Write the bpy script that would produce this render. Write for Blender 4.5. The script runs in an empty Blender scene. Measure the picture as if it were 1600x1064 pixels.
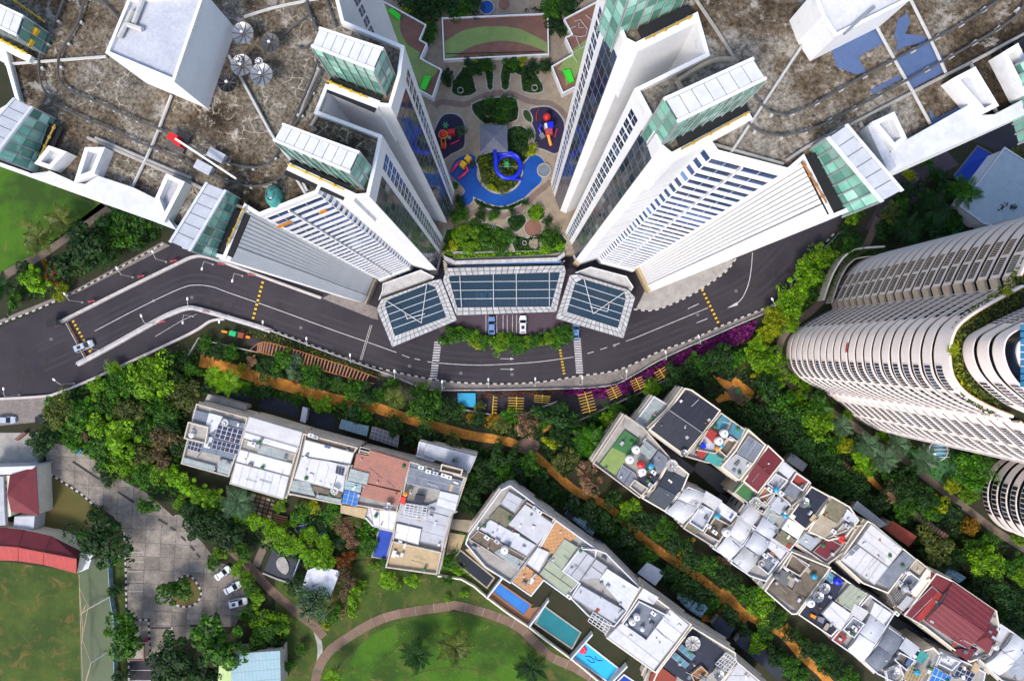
import bpy, math, random
from mathutils import Vector, Matrix, noise
R = math.radians
rnd = random.Random(11)
sc = bpy.context.scene
col = sc.collection
# ------------------------------------------------------------------ camera
S = 0.16; H = 170.0; CX = 795.0; CY = 545.0          # metres per pixel on the ground, flying height, nadir pixel
cam = bpy.data.cameras.new('camera'); camo = bpy.data.objects.new('camera', cam); col.objects.link(camo)
camo.location = (0, 0, H); camo.rotation_euler = (0, 0, 0)
cam.sensor_width = 36; cam.lens = 36 * (H / S) / 1600
cam.shift_x = (800 - CX) / 1600; cam.shift_y = (CY - 532) / 1600
cam.clip_end = 2000; sc.camera = camo
# ------------------------------------------------------------------ light
SUN_EL, SUN_AZ = 50, 206
w = bpy.data.worlds.new('World'); sc.world = w; w.use_nodes = True
nt = w.node_tree; nt.nodes.clear()
sky = nt.nodes.new('ShaderNodeTexSky'); sky.sky_type = 'NISHITA'; sky.sun_disc = False
sky.sun_elevation = R(SUN_EL); sky.sun_rotation = R(SUN_AZ); sky.air_density = 1.0; sky.dust_density = 2.5
bg = nt.nodes.new('ShaderNodeBackground'); bg.inputs[1].default_value = 0.15
wo = nt.nodes.new('ShaderNodeOutputWorld')
nt.links.new(sky.outputs[0], bg.inputs[0]); nt.links.new(bg.outputs[0], wo.inputs[0])
sl = bpy.data.lights.new('sun', 'SUN'); sl.energy = 1.5; sl.angle = R(14); sl.color = (1, .94, .87)
so = bpy.data.objects.new('sun', sl); col.objects.link(so)
sd = Vector((math.sin(R(SUN_AZ)) * math.cos(R(SUN_EL)), math.cos(R(SUN_AZ)) * math.cos(R(SUN_EL)), math.sin(R(SUN_EL))))
so.rotation_euler = sd.to_track_quat('Z', 'Y').to_euler(); so.location = sd * 300
vs = sc.view_settings; vs.view_transform = 'Standard'; vs.look = 'None'; vs.exposure = 0.97; vs.gamma = 1; vs.use_curve_mapping = False
# ------------------------------------------------------------------ helpers
def W(px, py, z=0.0):
    k = S * (H - z) / H
    return ((px - CX) * k, (CY - py) * k, z)
def XY(poly, z=0.0): return [W(x, y, z)[:2] for x, y in poly]
REG = dict(A=(0, 0), B=(300, 0), C=(600, 0), D=(900, 0), E=(1200, 0), F=(0, 230), G=(300, 230), H=(600, 230), I=(900, 230), J=(1200, 230),
           K=(0, 500), L=(270, 500), M=(600, 500), N=(900, 500), O=(1200, 500), P=(0, 764), Q=(300, 764), R=(600, 764), T=(900, 764), U=(1200, 764))
def C(reg, *v, q=3.5475):
    ox, oy = REG[reg] if isinstance(reg, str) else reg
    return [(ox + v[i] / q, oy + v[i + 1] / q) for i in range(0, len(v), 2)]
def area(p): return sum(p[i][0] * p[(i + 1) % len(p)][1] - p[(i + 1) % len(p)][0] * p[i][1] for i in range(len(p))) / 2
def ccw(p): return list(p) if area(p) > 0 else list(reversed(p))
def inside(p, x, y):
    c = False; j = len(p) - 1
    for i in range(len(p)):
        if (p[i][1] > y) != (p[j][1] > y) and x < (p[j][0] - p[i][0]) * (y - p[i][1]) / (p[j][1] - p[i][1]) + p[i][0]: c = not c
        j = i
    return c
def offset(p, d):                                    # inward for d > 0, polygon counter-clockwise
    n = len(p); out = []
    for i in range(n):
        a, b, c = Vector(p[i - 1]), Vector(p[i]), Vector(p[(i + 1) % n])
        e1 = (b - a).normalized(); e2 = (c - b).normalized()
        n1 = Vector((-e1.y, e1.x)); n2 = Vector((-e2.y, e2.x)); m = n1 + n2
        q = m.length_squared
        m = n1 if q < 1e-6 else m * (2 / q)
        if m.length > 2.5: m = m.normalized() * 2.5
        out.append((b.x + m.x * d, b.y + m.y * d))
    return out
def smooth(pts, n=6, closed=False):
    out = []; N = len(pts)
    rng = range(N) if closed else range(N - 1)
    g = (lambda i: Vector(pts[i % N])) if closed else (lambda i: Vector(pts[max(0, min(N - 1, i))]))
    for i in rng:
        p0, p1, p2, p3 = g(i - 1), g(i), g(i + 1), g(i + 2)
        for k in range(n):
            t = k / n
            out.append(tuple(0.5 * (2 * p1 + (p2 - p0) * t + (2 * p0 - 5 * p1 + 4 * p2 - p3) * t * t + (3 * p1 - p0 - 3 * p2 + p3) * t ** 3)))
    if not closed: out.append(tuple(pts[-1]))
    return out
def strip(pts, w0, w1=None):                         # polygon of a path of width w0 around a centre line
    w1 = w0 if w1 is None else w1; L = []; Rr = []; n = len(pts)
    for i, p in enumerate(pts):
        a = Vector(pts[max(0, i - 1)]); b = Vector(pts[min(n - 1, i + 1)]); d = (b - a).normalized()
        w_ = (w0 + (w1 - w0) * i / (n - 1)) / 2
        L.append((p[0] - d.y * w_, p[1] + d.x * w_)); Rr.append((p[0] + d.y * w_, p[1] - d.x * w_))
    return L + Rr[::-1]
def side(pts, d):
    n = len(pts); out = []
    for i, p in enumerate(pts):
        a = Vector(pts[max(0, i - 1)]); b = Vector(pts[min(n - 1, i + 1)]); v = (b - a).normalized()
        out.append((p[0] - v.y * d, p[1] + v.x * d))
    return out
def along(pts, step, start=0.0):                     # points and headings at even spacing
    out = []; acc = start
    for i in range(len(pts) - 1):
        a = Vector(pts[i][:2]); b = Vector(pts[i + 1][:2]); L = (b - a).length
        while acc <= L:
            p = a + (b - a) * (acc / L) if L else a
            out.append((p.x, p.y, math.atan2(b.y - a.y, b.x - a.x))); acc += step
        acc -= L
    return out
def cliprect(poly, x0, x1, y0, y1):
    def cl(p, f, g):
        o = []
        for i in range(len(p)):
            a, b = p[i - 1], p[i]; fa, fb = f(a), f(b)
            if (fa >= 0) != (fb >= 0):
                t = fa / (fa - fb); o.append((a[0] + (b[0] - a[0]) * t, a[1] + (b[1] - a[1]) * t))
            if fb >= 0: o.append(b)
        return o
    for f in (lambda p: p[0] - x0, lambda p: x1 - p[0], lambda p: p[1] - y0, lambda p: y1 - p[1]):
        poly = cl(poly, f, None)
        if len(poly) < 3: return []
    return poly
def tiles(poly, ang, sx, sy, gap):                   # cells of a grid cut to a polygon (world xy)
    c, s = math.cos(ang), math.sin(ang)
    q = [(x * c + y * s, -x * s + y * c) for x, y in ccw(poly)]
    x0 = min(p[0] for p in q); x1 = max(p[0] for p in q); y0 = min(p[1] for p in q); y1 = max(p[1] for p in q); out = []
    nx = max(1, round((x1 - x0) / sx)); ny = max(1, round((y1 - y0) / sy)); sx = (x1 - x0) / nx; sy = (y1 - y0) / ny
    for i in range(nx):
        for j in range(ny):
            r = cliprect(q, x0 + i * sx + gap / 2, x0 + (i + 1) * sx - gap / 2, y0 + j * sy + gap / 2, y0 + (j + 1) * sy - gap / 2)
            if len(r) >= 3 and abs(area(r)) > 0.08 * sx * sy: out.append([(x * c - y * s, x * s + y * c) for x, y in r])
    return out
class MB:
    def __init__(s): s.v = []; s.f = []; s.m = []
    def add(s, vs, fs, m=0):
        o = len(s.v); s.v += [tuple(p) for p in vs]; s.f += [tuple(i + o for i in f) for f in fs]; s.m += [m] * len(fs); return s
    def sheet(s, poly, z, m=0): p = ccw(poly); return s.add([(x, y, z) for x, y in p], [tuple(range(len(p)))], m)
    def prism(s, poly, z0, z1, m=0, top=True, bottom=False, mt=None):
        p = ccw(poly); n = len(p)
        s.add([(x, y, z0) for x, y in p] + [(x, y, z1) for x, y in p], [(i, (i + 1) % n, n + (i + 1) % n, n + i) for i in range(n)], m)
        if top: s.add([(x, y, z1) for x, y in p], [tuple(range(n))], m if mt is None else mt)
        if bottom: s.add([(x, y, z0) for x, y in p], [tuple(range(n))[::-1]], m)
        return s
    def tilt(s, p3, th, m=0):                        # slab with its own height at each corner
        n = len(p3)
        if area([q[:2] for q in p3]) < 0: p3 = p3[::-1]
        s.add(list(p3) + [(x, y, z - th) for x, y, z in p3],
              [tuple(range(n)), tuple(range(2 * n - 1, n - 1, -1))] + [(n + i, n + (i + 1) % n, (i + 1) % n, i) for i in range(n)], m); return s
    def ring(s, poly, d, z0, z1, m=0):
        p = ccw(poly); q = offset(p, d); n = len(p)
        vs = [(x, y, z0) for x, y in p] + [(x, y, z1) for x, y in p] + [(x, y, z1) for x, y in q] + [(x, y, z0) for x, y in q]
        fs = []
        for i in range(n):
            j = (i + 1) % n
            fs += [(i, j, n + j, n + i), (n + i, n + j, 2 * n + j, 2 * n + i), (2 * n + i, 2 * n + j, 3 * n + j, 3 * n + i), (3 * n + i, 3 * n + j, j, i)]
        return s.add(vs, fs, m)
    def band(s, line, d, z0, z1, m=0):               # wall of thickness d along an open line
        p = list(line); q = side(line, d); n = len(p)
        vs = [(x, y, z0) for x, y in p] + [(x, y, z1) for x, y in p] + [(x, y, z1) for x, y in q] + [(x, y, z0) for x, y in q]
        fs = [(0, n, 2 * n, 3 * n), (n - 1, 4 * n - 1, 3 * n - 1, 2 * n - 1)]
        for i in range(n - 1):
            j = i + 1
            fs += [(i, j, n + j, n + i), (n + i, n + j, 2 * n + j, 2 * n + i), (2 * n + i, 2 * n + j, 3 * n + j, 3 * n + i), (3 * n + i, 3 * n + j, j, i)]
        return s.add(vs, fs, m)
    def box(s, x, y, z, sx, sy, sz, a=0.0, m=0):     # z is the bottom
        c, q = math.cos(a), math.sin(a); P = []
        for dz in (0, sz):
            for dx, dy in ((-1, -1), (1, -1), (1, 1), (-1, 1)):
                u, v = dx * sx / 2, dy * sy / 2; P.append((x + u * c - v * q, y + u * q + v * c, z + dz))
        return s.add(P, [(3, 2, 1, 0), (4, 5, 6, 7), (0, 1, 5, 4), (1, 2, 6, 5), (2, 3, 7, 6), (3, 0, 4, 7)], m)
    def beam(s, a, b, wd, ht, m=0):                  # a bar between two points (centre line)
        a = Vector(a); b = Vector(b); d = (b - a).normalized()
        u = d.cross(Vector((0, 0, 1))); u = u.normalized() if u.length > 1e-4 else Vector((1, 0, 0)); v = u.cross(d)
        u *= wd / 2; v *= ht / 2
        P = [a - u - v, a + u - v, a + u + v, a - u + v, b - u - v, b + u - v, b + u + v, b - u + v]
        return s.add(P, [(0, 1, 2, 3), (7, 6, 5, 4), (0, 4, 5, 1), (1, 5, 6, 2), (2, 6, 7, 3), (3, 7, 4, 0)], m)
    def tube(s, pts, r, n=6, m=0, r1=None):
        pts = [Vector(p) for p in pts]; o = []; N = len(pts)
        for i, p in enumerate(pts):
            d = (pts[min(N - 1, i + 1)] - pts[max(0, i - 1)]).normalized()
            u = d.cross(Vector((0, 0, 1))); u = u.normalized() if u.length > 1e-3 else Vector((1, 0, 0)); v = u.cross(d)
            rr = r if r1 is None else r + (r1 - r) * i / (N - 1)
            o += [p + (u * math.cos(6.2832 * k / n) + v * math.sin(6.2832 * k / n)) * rr for k in range(n)]
        fs = [(i * n + k, i * n + (k + 1) % n, (i + 1) * n + (k + 1) % n, (i + 1) * n + k) for i in range(N - 1) for k in range(n)]
        fs += [tuple(range(n))[::-1], tuple((N - 1) * n + k for k in range(n))]
        return s.add(o, fs, m)
    def lathe(s, x, y, prof, n=12, m=0):             # profile of (radius, z), closed by its end caps
        o = []; N = len(prof)
        for r, z in prof: o += [(x + r * math.cos(6.2832 * k / n), y + r * math.sin(6.2832 * k / n), z) for k in range(n)]
        fs = [(i * n + k, i * n + (k + 1) % n, (i + 1) * n + (k + 1) % n, (i + 1) * n + k) for i in range(N - 1) for k in range(n)]
        fs += [tuple(range(n))[::-1], tuple((N - 1) * n + k for k in range(n))]
        return s.add(o, fs, m)
    def build(s, name, mat, parent=None, sm=False, kind=None, label=None):
        me = bpy.data.meshes.new(name); me.from_pydata(s.v, [], s.f)
        ms = mat if isinstance(mat, (list, tuple)) else [mat]
        for q in ms: me.materials.append(q)
        if len(ms) > 1: me.polygons.foreach_set('material_index', s.m)
        if sm: me.polygons.foreach_set('use_smooth', [True] * len(s.f))
        me.update(); o = bpy.data.objects.new(name, me); col.objects.link(o)
        if parent is not None: put(o, parent)
        if kind: o['kind'] = kind
        if label: o['label'] = label
        return o
def put(o, parent):                                   # meshes carry world coordinates; only Empties have a place of their own
    o.parent = parent; o.matrix_parent_inverse = Matrix.Translation(-parent.location) if parent.type == 'EMPTY' else Matrix.Identity(4)
def link_copy(o, parent, loc, rz=0.0, scale=None, name=None):   # a copy that shares the mesh, placed in parent space
    c = o.copy(); col.objects.link(c); c.parent = parent; c.matrix_parent_inverse = Matrix.Identity(4)
    c.location = loc; c.rotation_euler = (0, 0, rz)
    if scale: c.scale = scale
    return c
def tag(o, label, cat, group=None, kind=None):
    o['label'] = label; o['category'] = cat
    if group: o['group'] = group
    if kind: o['kind'] = kind
    return o
def thing(name, label, cat, loc, group=None):
    o = bpy.data.objects.new(name, None); col.objects.link(o); o.location = loc; o.empty_display_size = .5
    return tag(o, label, cat, group)
def structure(name, mb, mat, sm=False): return mb.build(name, mat, None, sm, 'structure')
# ------------------------------------------------------------------ materials
MT = {}
def nodes(name, rough=.7, metal=0.0, spec=.35):
    m = bpy.data.materials.new(name); m.use_nodes = True; n = m.node_tree; b = n.nodes['Principled BSDF']
    b.inputs['Roughness'].default_value = rough; b.inputs['Metallic'].default_value = metal; b.inputs['Specular IOR Level'].default_value = spec
    MT[name] = m; return m, n, b
def nd(n, t, **k):
    o = n.nodes.new(t)
    for a, v in k.items():
        if a.startswith('i'): o.inputs[int(a[1:])].default_value = v
        else: setattr(o, a, v)
    return o
def ramp(n, fac, *st):
    r = n.nodes.new('ShaderNodeValToRGB'); e = r.color_ramp.elements
    while len(e) < len(st): e.new(.5)
    for q, (p, c) in zip(e, st): q.position = p; q.color = (*c, 1) if len(c) == 3 else c
    n.links.new(fac, r.inputs[0]); return r.outputs[0]
def mix(n, fac, a, b, mode='MIX'):
    x = n.nodes.new('ShaderNodeMix'); x.data_type = 'RGBA'; x.blend_type = mode
    for s, v in ((x.inputs[0], fac), (x.inputs[6], a), (x.inputs[7], b)):
        if isinstance(v, (int, float)): s.default_value = v
        elif isinstance(v, tuple): s.default_value = (*v, 1)
        else: n.links.new(v, s)
    return x.outputs[2]
def coords(n, ang=0.0, scale=(1, 1, 1)):
    t = n.nodes.new('ShaderNodeTexCoord'); mp = n.nodes.new('ShaderNodeMapping')
    mp.inputs[2].default_value = (0, 0, -ang); mp.inputs[3].default_value = scale
    n.links.new(t.outputs['Object'], mp.inputs[0]); return mp.outputs[0]
def ntex(n, co, scale, det=4, rough=.6, dist=0.0):
    t = nd(n, 'ShaderNodeTexNoise'); t.inputs['Scale'].default_value = scale; t.inputs['Detail'].default_value = det
    t.inputs['Roughness'].default_value = rough; t.inputs['Distortion'].default_value = dist
    n.links.new(co, t.inputs['Vector']); return t.outputs['Fac']
def bump(n, b, h, st=.3, d=.1):
    q = nd(n, 'ShaderNodeBump'); q.inputs['Strength'].default_value = st; q.inputs['Distance'].default_value = d
    n.links.new(h, q.inputs['Height']); n.links.new(q.outputs[0], b.inputs['Normal'])
def dirt(name, c1, c2, scale=.5, rough=.75, fine=6.0, famt=.25, lo=.35, hi=.68, metal=0.0, spec=.3, bm=.15, stain=None):
    m, n, b = nodes(name, rough, metal, spec); co = coords(n)
    f = ntex(n, co, scale, 5, .65); c = ramp(n, f, (lo, c1), (hi, c2))
    g = ntex(n, co, fine, 3, .7)
    c = mix(n, famt, c, ramp(n, g, (.3, (.25, .25, .25)), (.75, (1, 1, 1))), 'MULTIPLY')
    if stain:
        s = ntex(n, co, stain[1], 6, .75, .8); c = mix(n, ramp(n, s, (stain[2], (0, 0, 0)), (stain[2] + .12, (1, 1, 1))), c, stain[0])
    n.links.new(c, b.inputs['Base Color'])
    if bm: bump(n, b, g, bm, .05)
    return m
def lines(name, c1, c2, ang, pitch, cross=None, rough=.6, w=.12, noise_c=None, bm=.5, metal=0.0):   # ribbed or tiled sheets
    m, n, b = nodes(name, rough, metal); co = coords(n, ang)
    sx = nd(n, 'ShaderNodeSeparateXYZ'); n.links.new(co, sx.inputs[0])
    def saw(o, p):
        a = nd(n, 'ShaderNodeMath', operation='MULTIPLY'); a.inputs[1].default_value = 1 / p; n.links.new(o, a.inputs[0])
        f = nd(n, 'ShaderNodeMath', operation='FRACT'); n.links.new(a.outputs[0], f.inputs[0]); return f.outputs[0]
    f = saw(sx.outputs[0], pitch); k = ramp(n, f, (0, (1, 1, 1)), (w, (0, 0, 0)))
    if cross:
        k2 = ramp(n, saw(sx.outputs[1], cross), (0, (1, 1, 1)), (w, (0, 0, 0))); k = mix(n, 1.0, k, k2, 'LIGHTEN')
    g = ntex(n, coords(n), .6, 6, .7)
    base = mix(n, ramp(n, g, (.35, (0, 0, 0)), (.7, (1, 1, 1))), c1, noise_c or tuple(x * .75 for x in c1))
    n.links.new(mix(n, k, base, c2), b.inputs['Base Color'])
    iv = nd(n, 'ShaderNodeInvert'); n.links.new(k, iv.inputs[1]); bump(n, b, iv.outputs[0], bm, .06)
    return m
def leafmat(name, a, bcol, c):
    m, n, b = nodes(name, .55, 0, .25)
    g = nd(n, 'ShaderNodeNewGeometry'); oi = nd(n, 'ShaderNodeObjectInfo')
    cc = ramp(n, g.outputs['Random Per Island'], (0, a), (.55, bcol), (1, c))
    cl = ntex(n, coords(n), 2.2, 3, .6); cc = mix(n, .85, cc, ramp(n, cl, (.36, (.42, .46, .42)), (.52, (.95, .95, .9)), (.66, (1.55, 1.5, 1.2))), 'MULTIPLY')
    hs = nd(n, 'ShaderNodeHueSaturation'); mr = nd(n, 'ShaderNodeMapRange'); mr.inputs[3].default_value = .85; mr.inputs[4].default_value = 1.4; hs.inputs['Saturation'].default_value = 1.12
    n.links.new(oi.outputs['Random'], mr.inputs[0]); n.links.new(mr.outputs[0], hs.inputs['Value']); n.links.new(cc, hs.inputs['Color'])
    n.links.new(hs.outputs[0], b.inputs['Base Color'])
    tr = nd(n, 'ShaderNodeBsdfTranslucent'); n.links.new(hs.outputs[0], tr.inputs[0]); mx = nd(n, 'ShaderNodeMixShader'); mx.inputs[0].default_value = .25
    out = n.nodes['Material Output']; n.links.new(b.outputs[0], mx.inputs[1]); n.links.new(tr.outputs[0], mx.inputs[2]); n.links.new(mx.outputs[0], out.inputs[0])
    return m
def plain(name, c, rough=.6, metal=0.0, spec=.35): return dirt(name, c, tuple(x * .82 for x in c), .8, rough, 5, .12, metal=metal, spec=spec, bm=.04)
def glassy(name, c, c2, rough=.08, scale=.35):
    m, n, b = nodes(name, rough, 0, .5); co = coords(n)
    n.links.new(ramp(n, ntex(n, co, scale, 3), (.35, c), (.65, c2)), b.inputs['Base Color']); return m
def pane(name, tint, alpha):                           # see-through sheet that still reflects
    m, n, b = nodes(name, .05, 0, .5); out = n.nodes['Material Output']
    b.inputs['Base Color'].default_value = (*[x * .42 for x in tint], 1)
    t = nd(n, 'ShaderNodeBsdfTransparent'); t.inputs[0].default_value = (*tint, 1)
    mx = nd(n, 'ShaderNodeMixShader'); mx.inputs[0].default_value = alpha
    n.links.new(t.outputs[0], mx.inputs[1]); n.links.new(b.outputs[0], mx.inputs[2]); n.links.new(mx.outputs[0], out.inputs[0]); return m
plain('white', (.78, .78, .78)); plain('white2', (.60, .61, .635)); plain('tile_white', (.47, .47, .48)); plain('cream', (.72, .66, .55)); plain('grey', (.36, .37, .39)); plain('dgrey', (.12, .12, .13))
dirt('wall_white', (.78, .78, .78), (.68, .68, .70), .12, .6, 2.5, .14, stain=((.46, .46, .47), .5, .60))
dirt('rib_white', (.82, .81, .80), (.74, .74, .74), .15, .55, 3, .10)
dirt('beige_wall', (.62, .55, .46), (.48, .42, .36), .4, .8, 4, .3, stain=((.3, .27, .24), .7, .6))
dirt('concrete', (.40, .38, .35), (.27, .255, .235), .5, .9, 5, .35, stain=((.13, .12, .11), .6, .62))
dirt('tan_concrete', (.42, .36, .27), (.30, .26, .20), .6, .9, 5, .35, stain=((.16, .14, .11), .7, .62))
dirt('asphalt_warm', (.031, .0265, .035), (.046, .039, .047), .07, .85, 6, .45, .4, .62, stain=((.030, .027, .031), .22, .58))
dirt('soil', (.042, .036, .020), (.022, .034, .012), .3, .95, 4, .5)
dirt('grass', (.040, .075, .012), (.075, .115, .018), .10, .95, 5, .6, .42, .6, stain=((.115, .085, .025), .3, .53))
dirt('grass_bright', (.060, .155, .008), (.032, .075, .008), .09, .95, 5, .55, .42, .6, stain=((.13, .11, .03), .12, .56))
dirt('grass_dry', (.14, .105, .035), (.09, .095, .025), .18, .95, 9, .5)
dirt('path_brown', (.24, .155, .105), (.17, .115, .085), .4, .9, 6, .4, stain=((.09, .065, .05), .5, .64))
dirt('path_orange', (.70, .29, .045), (.50, .20, .035), .6, .9, 1.6, .6, .4, .6, stain=((.24, .13, .05), .6, .58))
dirt('path_brown2', (.20, .15, .115), (.14, .11, .085), .5, .9, 4, .4)
dirt('pavers', (.36, .315, .265), (.23, .20, .17), .22, .9, 3.2, .6, .42, .6, stain=((.13, .115, .105), .5, .54))
dirt('sidewalk', (.28, .245, .22), (.19, .165, .155), .6, .9, 3.5, .6)
dirt('brick_red', (.30, .06, .035), (.20, .05, .035), .5, .85, 4, .3)
dirt('maroon', (.16, .022, .03), (.11, .02, .028), .5, .7, 3, .25)
dirt('red_roof', (.36, .035, .03), (.24, .03, .03), .5, .7, 3, .3)
dirt('navy', (.014, .018, .034), (.024, .028, .05), .5, .6, 4, .3, stain=((.06, .065, .085), .6, .66))
dirt('slate', (.13, .15, .19), (.20, .22, .26), .7, .7, 4, .3, stain=((.32, .33, .36), .6, .66))
dirt('grey_sheet', (.42, .43, .46), (.33, .34, .37), .5, .6, 4, .2, stain=((.24, .24, .26), .4, .66))
dirt('pale_sheet', (.56, .58, .63), (.44, .46, .52), .4, .5, 3, .3, stain=((.30, .31, .34), .7, .60))
dirt('white_sheet', (.64, .64, .65), (.54, .55, .57), .3, .5, 3, .25, stain=((.38, .38, .38), .45, .56))
dirt('pale_green', (.34, .38, .27), (.28, .32, .23), .5, .8, 4, .3)
dirt('turf', (.05, .17, .055), (.045, .13, .05), .6, .9, 6, .3)
dirt('rooftop_dirt', (.20, .16, .12), (.11, .09, .07), .5, .95, 5, .5, stain=((.36, .32, .27), .7, .6))
dirt('mossy', (.22, .20, .13), (.14, .13, .09), .7, .95, 5, .5)
dirt('sand', (.50, .38, .22), (.38, .29, .18), .8, .95, 6, .3)
dirt('timber', (.33, .15, .07), (.25, .115, .06), .9, .7, 6, .3)
dirt('blue_coat', (.085, .135, .27), (.07, .11, .22), .4, .6, 5, .25, stain=((.15, .2, .33), .6, .66))
dirt('pool_deep', (.01, .04, .30), (.015, .06, .38), .3, .08, 3, .1); dirt('pool_teal', (.008, .14, .17), (.01, .17, .19), .3, .08, 3, .1)
dirt('pool_cyan', (.02, .36, .62), (.02, .42, .66), .3, .08, 3, .1); dirt('pool_blue', (.02, .13, .42), (.03, .18, .48), .3, .08, 3, .1); dirt('pool_black', (.008, .012, .022), (.012, .016, .028), .3, .08, 3, .1)
dirt('kid_pool', (.008, .055, .26), (.012, .08, .34), .3, .1, 3, .15)
dirt('play_floor', (.02, .016, .05), (.03, .018, .05), .6, .8, 5, .3)
dirt('court_brown', (.24, .12, .085), (.18, .09, .07), .5, .9, 5, .4); dirt('court_green', (.24, .32, .10), (.19, .26, .085), .5, .9, 5, .4)
dirt('court_stone', (.34, .275, .20), (.25, .20, .15), .6, .9, 5, .4, stain=((.16, .12, .09), .6, .62)); dirt('court_path', (.21, .15, .125), (.16, .115, .10), .6, .9, 6, .35)
plain('yellow', (.60, .36, .02)); plain('yellow2', (.45, .30, .06)); plain('black', (.012, .012, .014)); plain('red', (.55, .02, .015), .4); plain('blue_plastic', (.01, .025, .55), .3)
plain('pink', (.65, .03, .11), .4); plain('orange_plastic', (.75, .25, .01), .4); plain('green_plastic', (.01, .40, .14), .4); plain('lime', (.03, .62, .02), .5); plain('cyan_plastic', (.02, .30, .50), .4)
plain('yellow_plastic', (.78, .45, .01), .4); plain('steel', (.42, .43, .45), .35, .6); plain('rail_dark', (.095, .095, .095), .6, .2); plain('rail_light', (.50, .49, .47), .6); plain('rust', (.38, .14, .03)); plain('gold', (.45, .27, .05), .5)
dirt('paint_white', (.60, .58, .58), (.42, .40, .41), .8, .8, 4, .3); plain('kerb', (.50, .46, .44), .9); plain('kerb_black', (.02, .02, .02), .8); plain('bark', (.10, .075, .05), .95); plain('dark_red_paint', (.45, .06, .07), .6)
plain('car_white', (.78, .79, .82), .15); plain('car_silver', (.50, .54, .60), .15, .4); plain('car_blue', (.16, .28, .52), .15, .2); plain('car_black', (.02, .02, .025), .1); plain('tyre', (.015, .015, .015), .9); plain('lamp_red', (.5, .01, .01), .3)
glassy('win', (.012, .022, .06), (.025, .045, .11)); glassy('win_blue', (.03, .06, .16), (.05, .10, .24), .1); glassy('win_dark', (.008, .012, .022), (.02, .04, .075), .1); glassy('win_grey', (.03, .035, .05), (.12, .13, .17), .12, 1.2)
glassy('green_glass', (.13, .34, .26), (.20, .42, .33), .12, .5); glassy('green_glass2', (.26, .48, .39), (.34, .54, .46), .12, .5); glassy('teal_glass', (.04, .22, .20), (.06, .27, .24), .1, .5)
glassy('car_glass', (.012, .015, .02), (.02, .025, .035), .05); glassy('pv', (.012, .016, .045), (.02, .026, .06), .12, 1.0); glassy('skylight', (.05, .16, .22), (.08, .22, .28), .1, .6); glassy('grey_glass', (.20, .25, .25), (.30, .34, .33), .15, .6)
pane('canopy_glass', (.13, .27, .42), .36)
lines('tile_red', (.34, .14, .10), (.14, .06, .05), R(-14), .55, .7, noise_c=(.24, .115, .09)); lines('tile_orange', (.46, .24, .10), (.20, .085, .035), R(10), .85, .85, w=.16); lines('tile_dark', (.035, .045, .065), (.008, .01, .016), R(-38), .6, .9)
lines('tile_slate', (.11, .135, .175), (.045, .055, .08), R(-14), .6, .9, noise_c=(.16, .19, .24)); lines('roof_black', (.012, .014, .026), (.05, .052, .065), R(-38), 1.6, None, w=.06, noise_c=(.02, .022, .036)); lines('maroon_ribs', (.15, .02, .028), (.34, .13, .13), R(52), 1.15, None, w=.07, noise_c=(.10, .016, .022))
lines('sheet_ribs', (.40, .42, .46), (.24, .25, .28), R(52), .9, None, w=.10, noise_c=(.48, .50, .55)); lines('sheet_ribs2', (.30, .33, .37), (.18, .19, .22), R(52), .8, None, w=.12); lines('white_ribs', (.78, .79, .80), (.50, .51, .54), R(52), .8, None, w=.08, noise_c=(.72, .73, .76))
lines('sheet_teal', (.20, .34, .38), (.12, .20, .22), R(5), .9, 2.4, w=.09, noise_c=(.26, .36, .42)); lines('red_ribs', (.34, .035, .03), (.42, .10, .08), R(-8), 4.5, None, w=.03, noise_c=(.22, .028, .03)); lines('green_roof_sheet', (.42, .55, .22), (.30, .42, .18), R(0), 1.0, None, w=.1)
lines('slate_pavilion', (.10, .11, .16), (.035, .04, .06), R(20), .35, .5, w=.3, noise_c=(.16, .17, .23)); lines('paver_dark', (.07, .045, .06), (.03, .022, .03), R(30), .9, .9, w=.08); lines('net_green', (.045, .078, .030), (.07, .10, .05), R(90), 1.9, None, w=.05, noise_c=(.07, .085, .04), bm=0.05)
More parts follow.
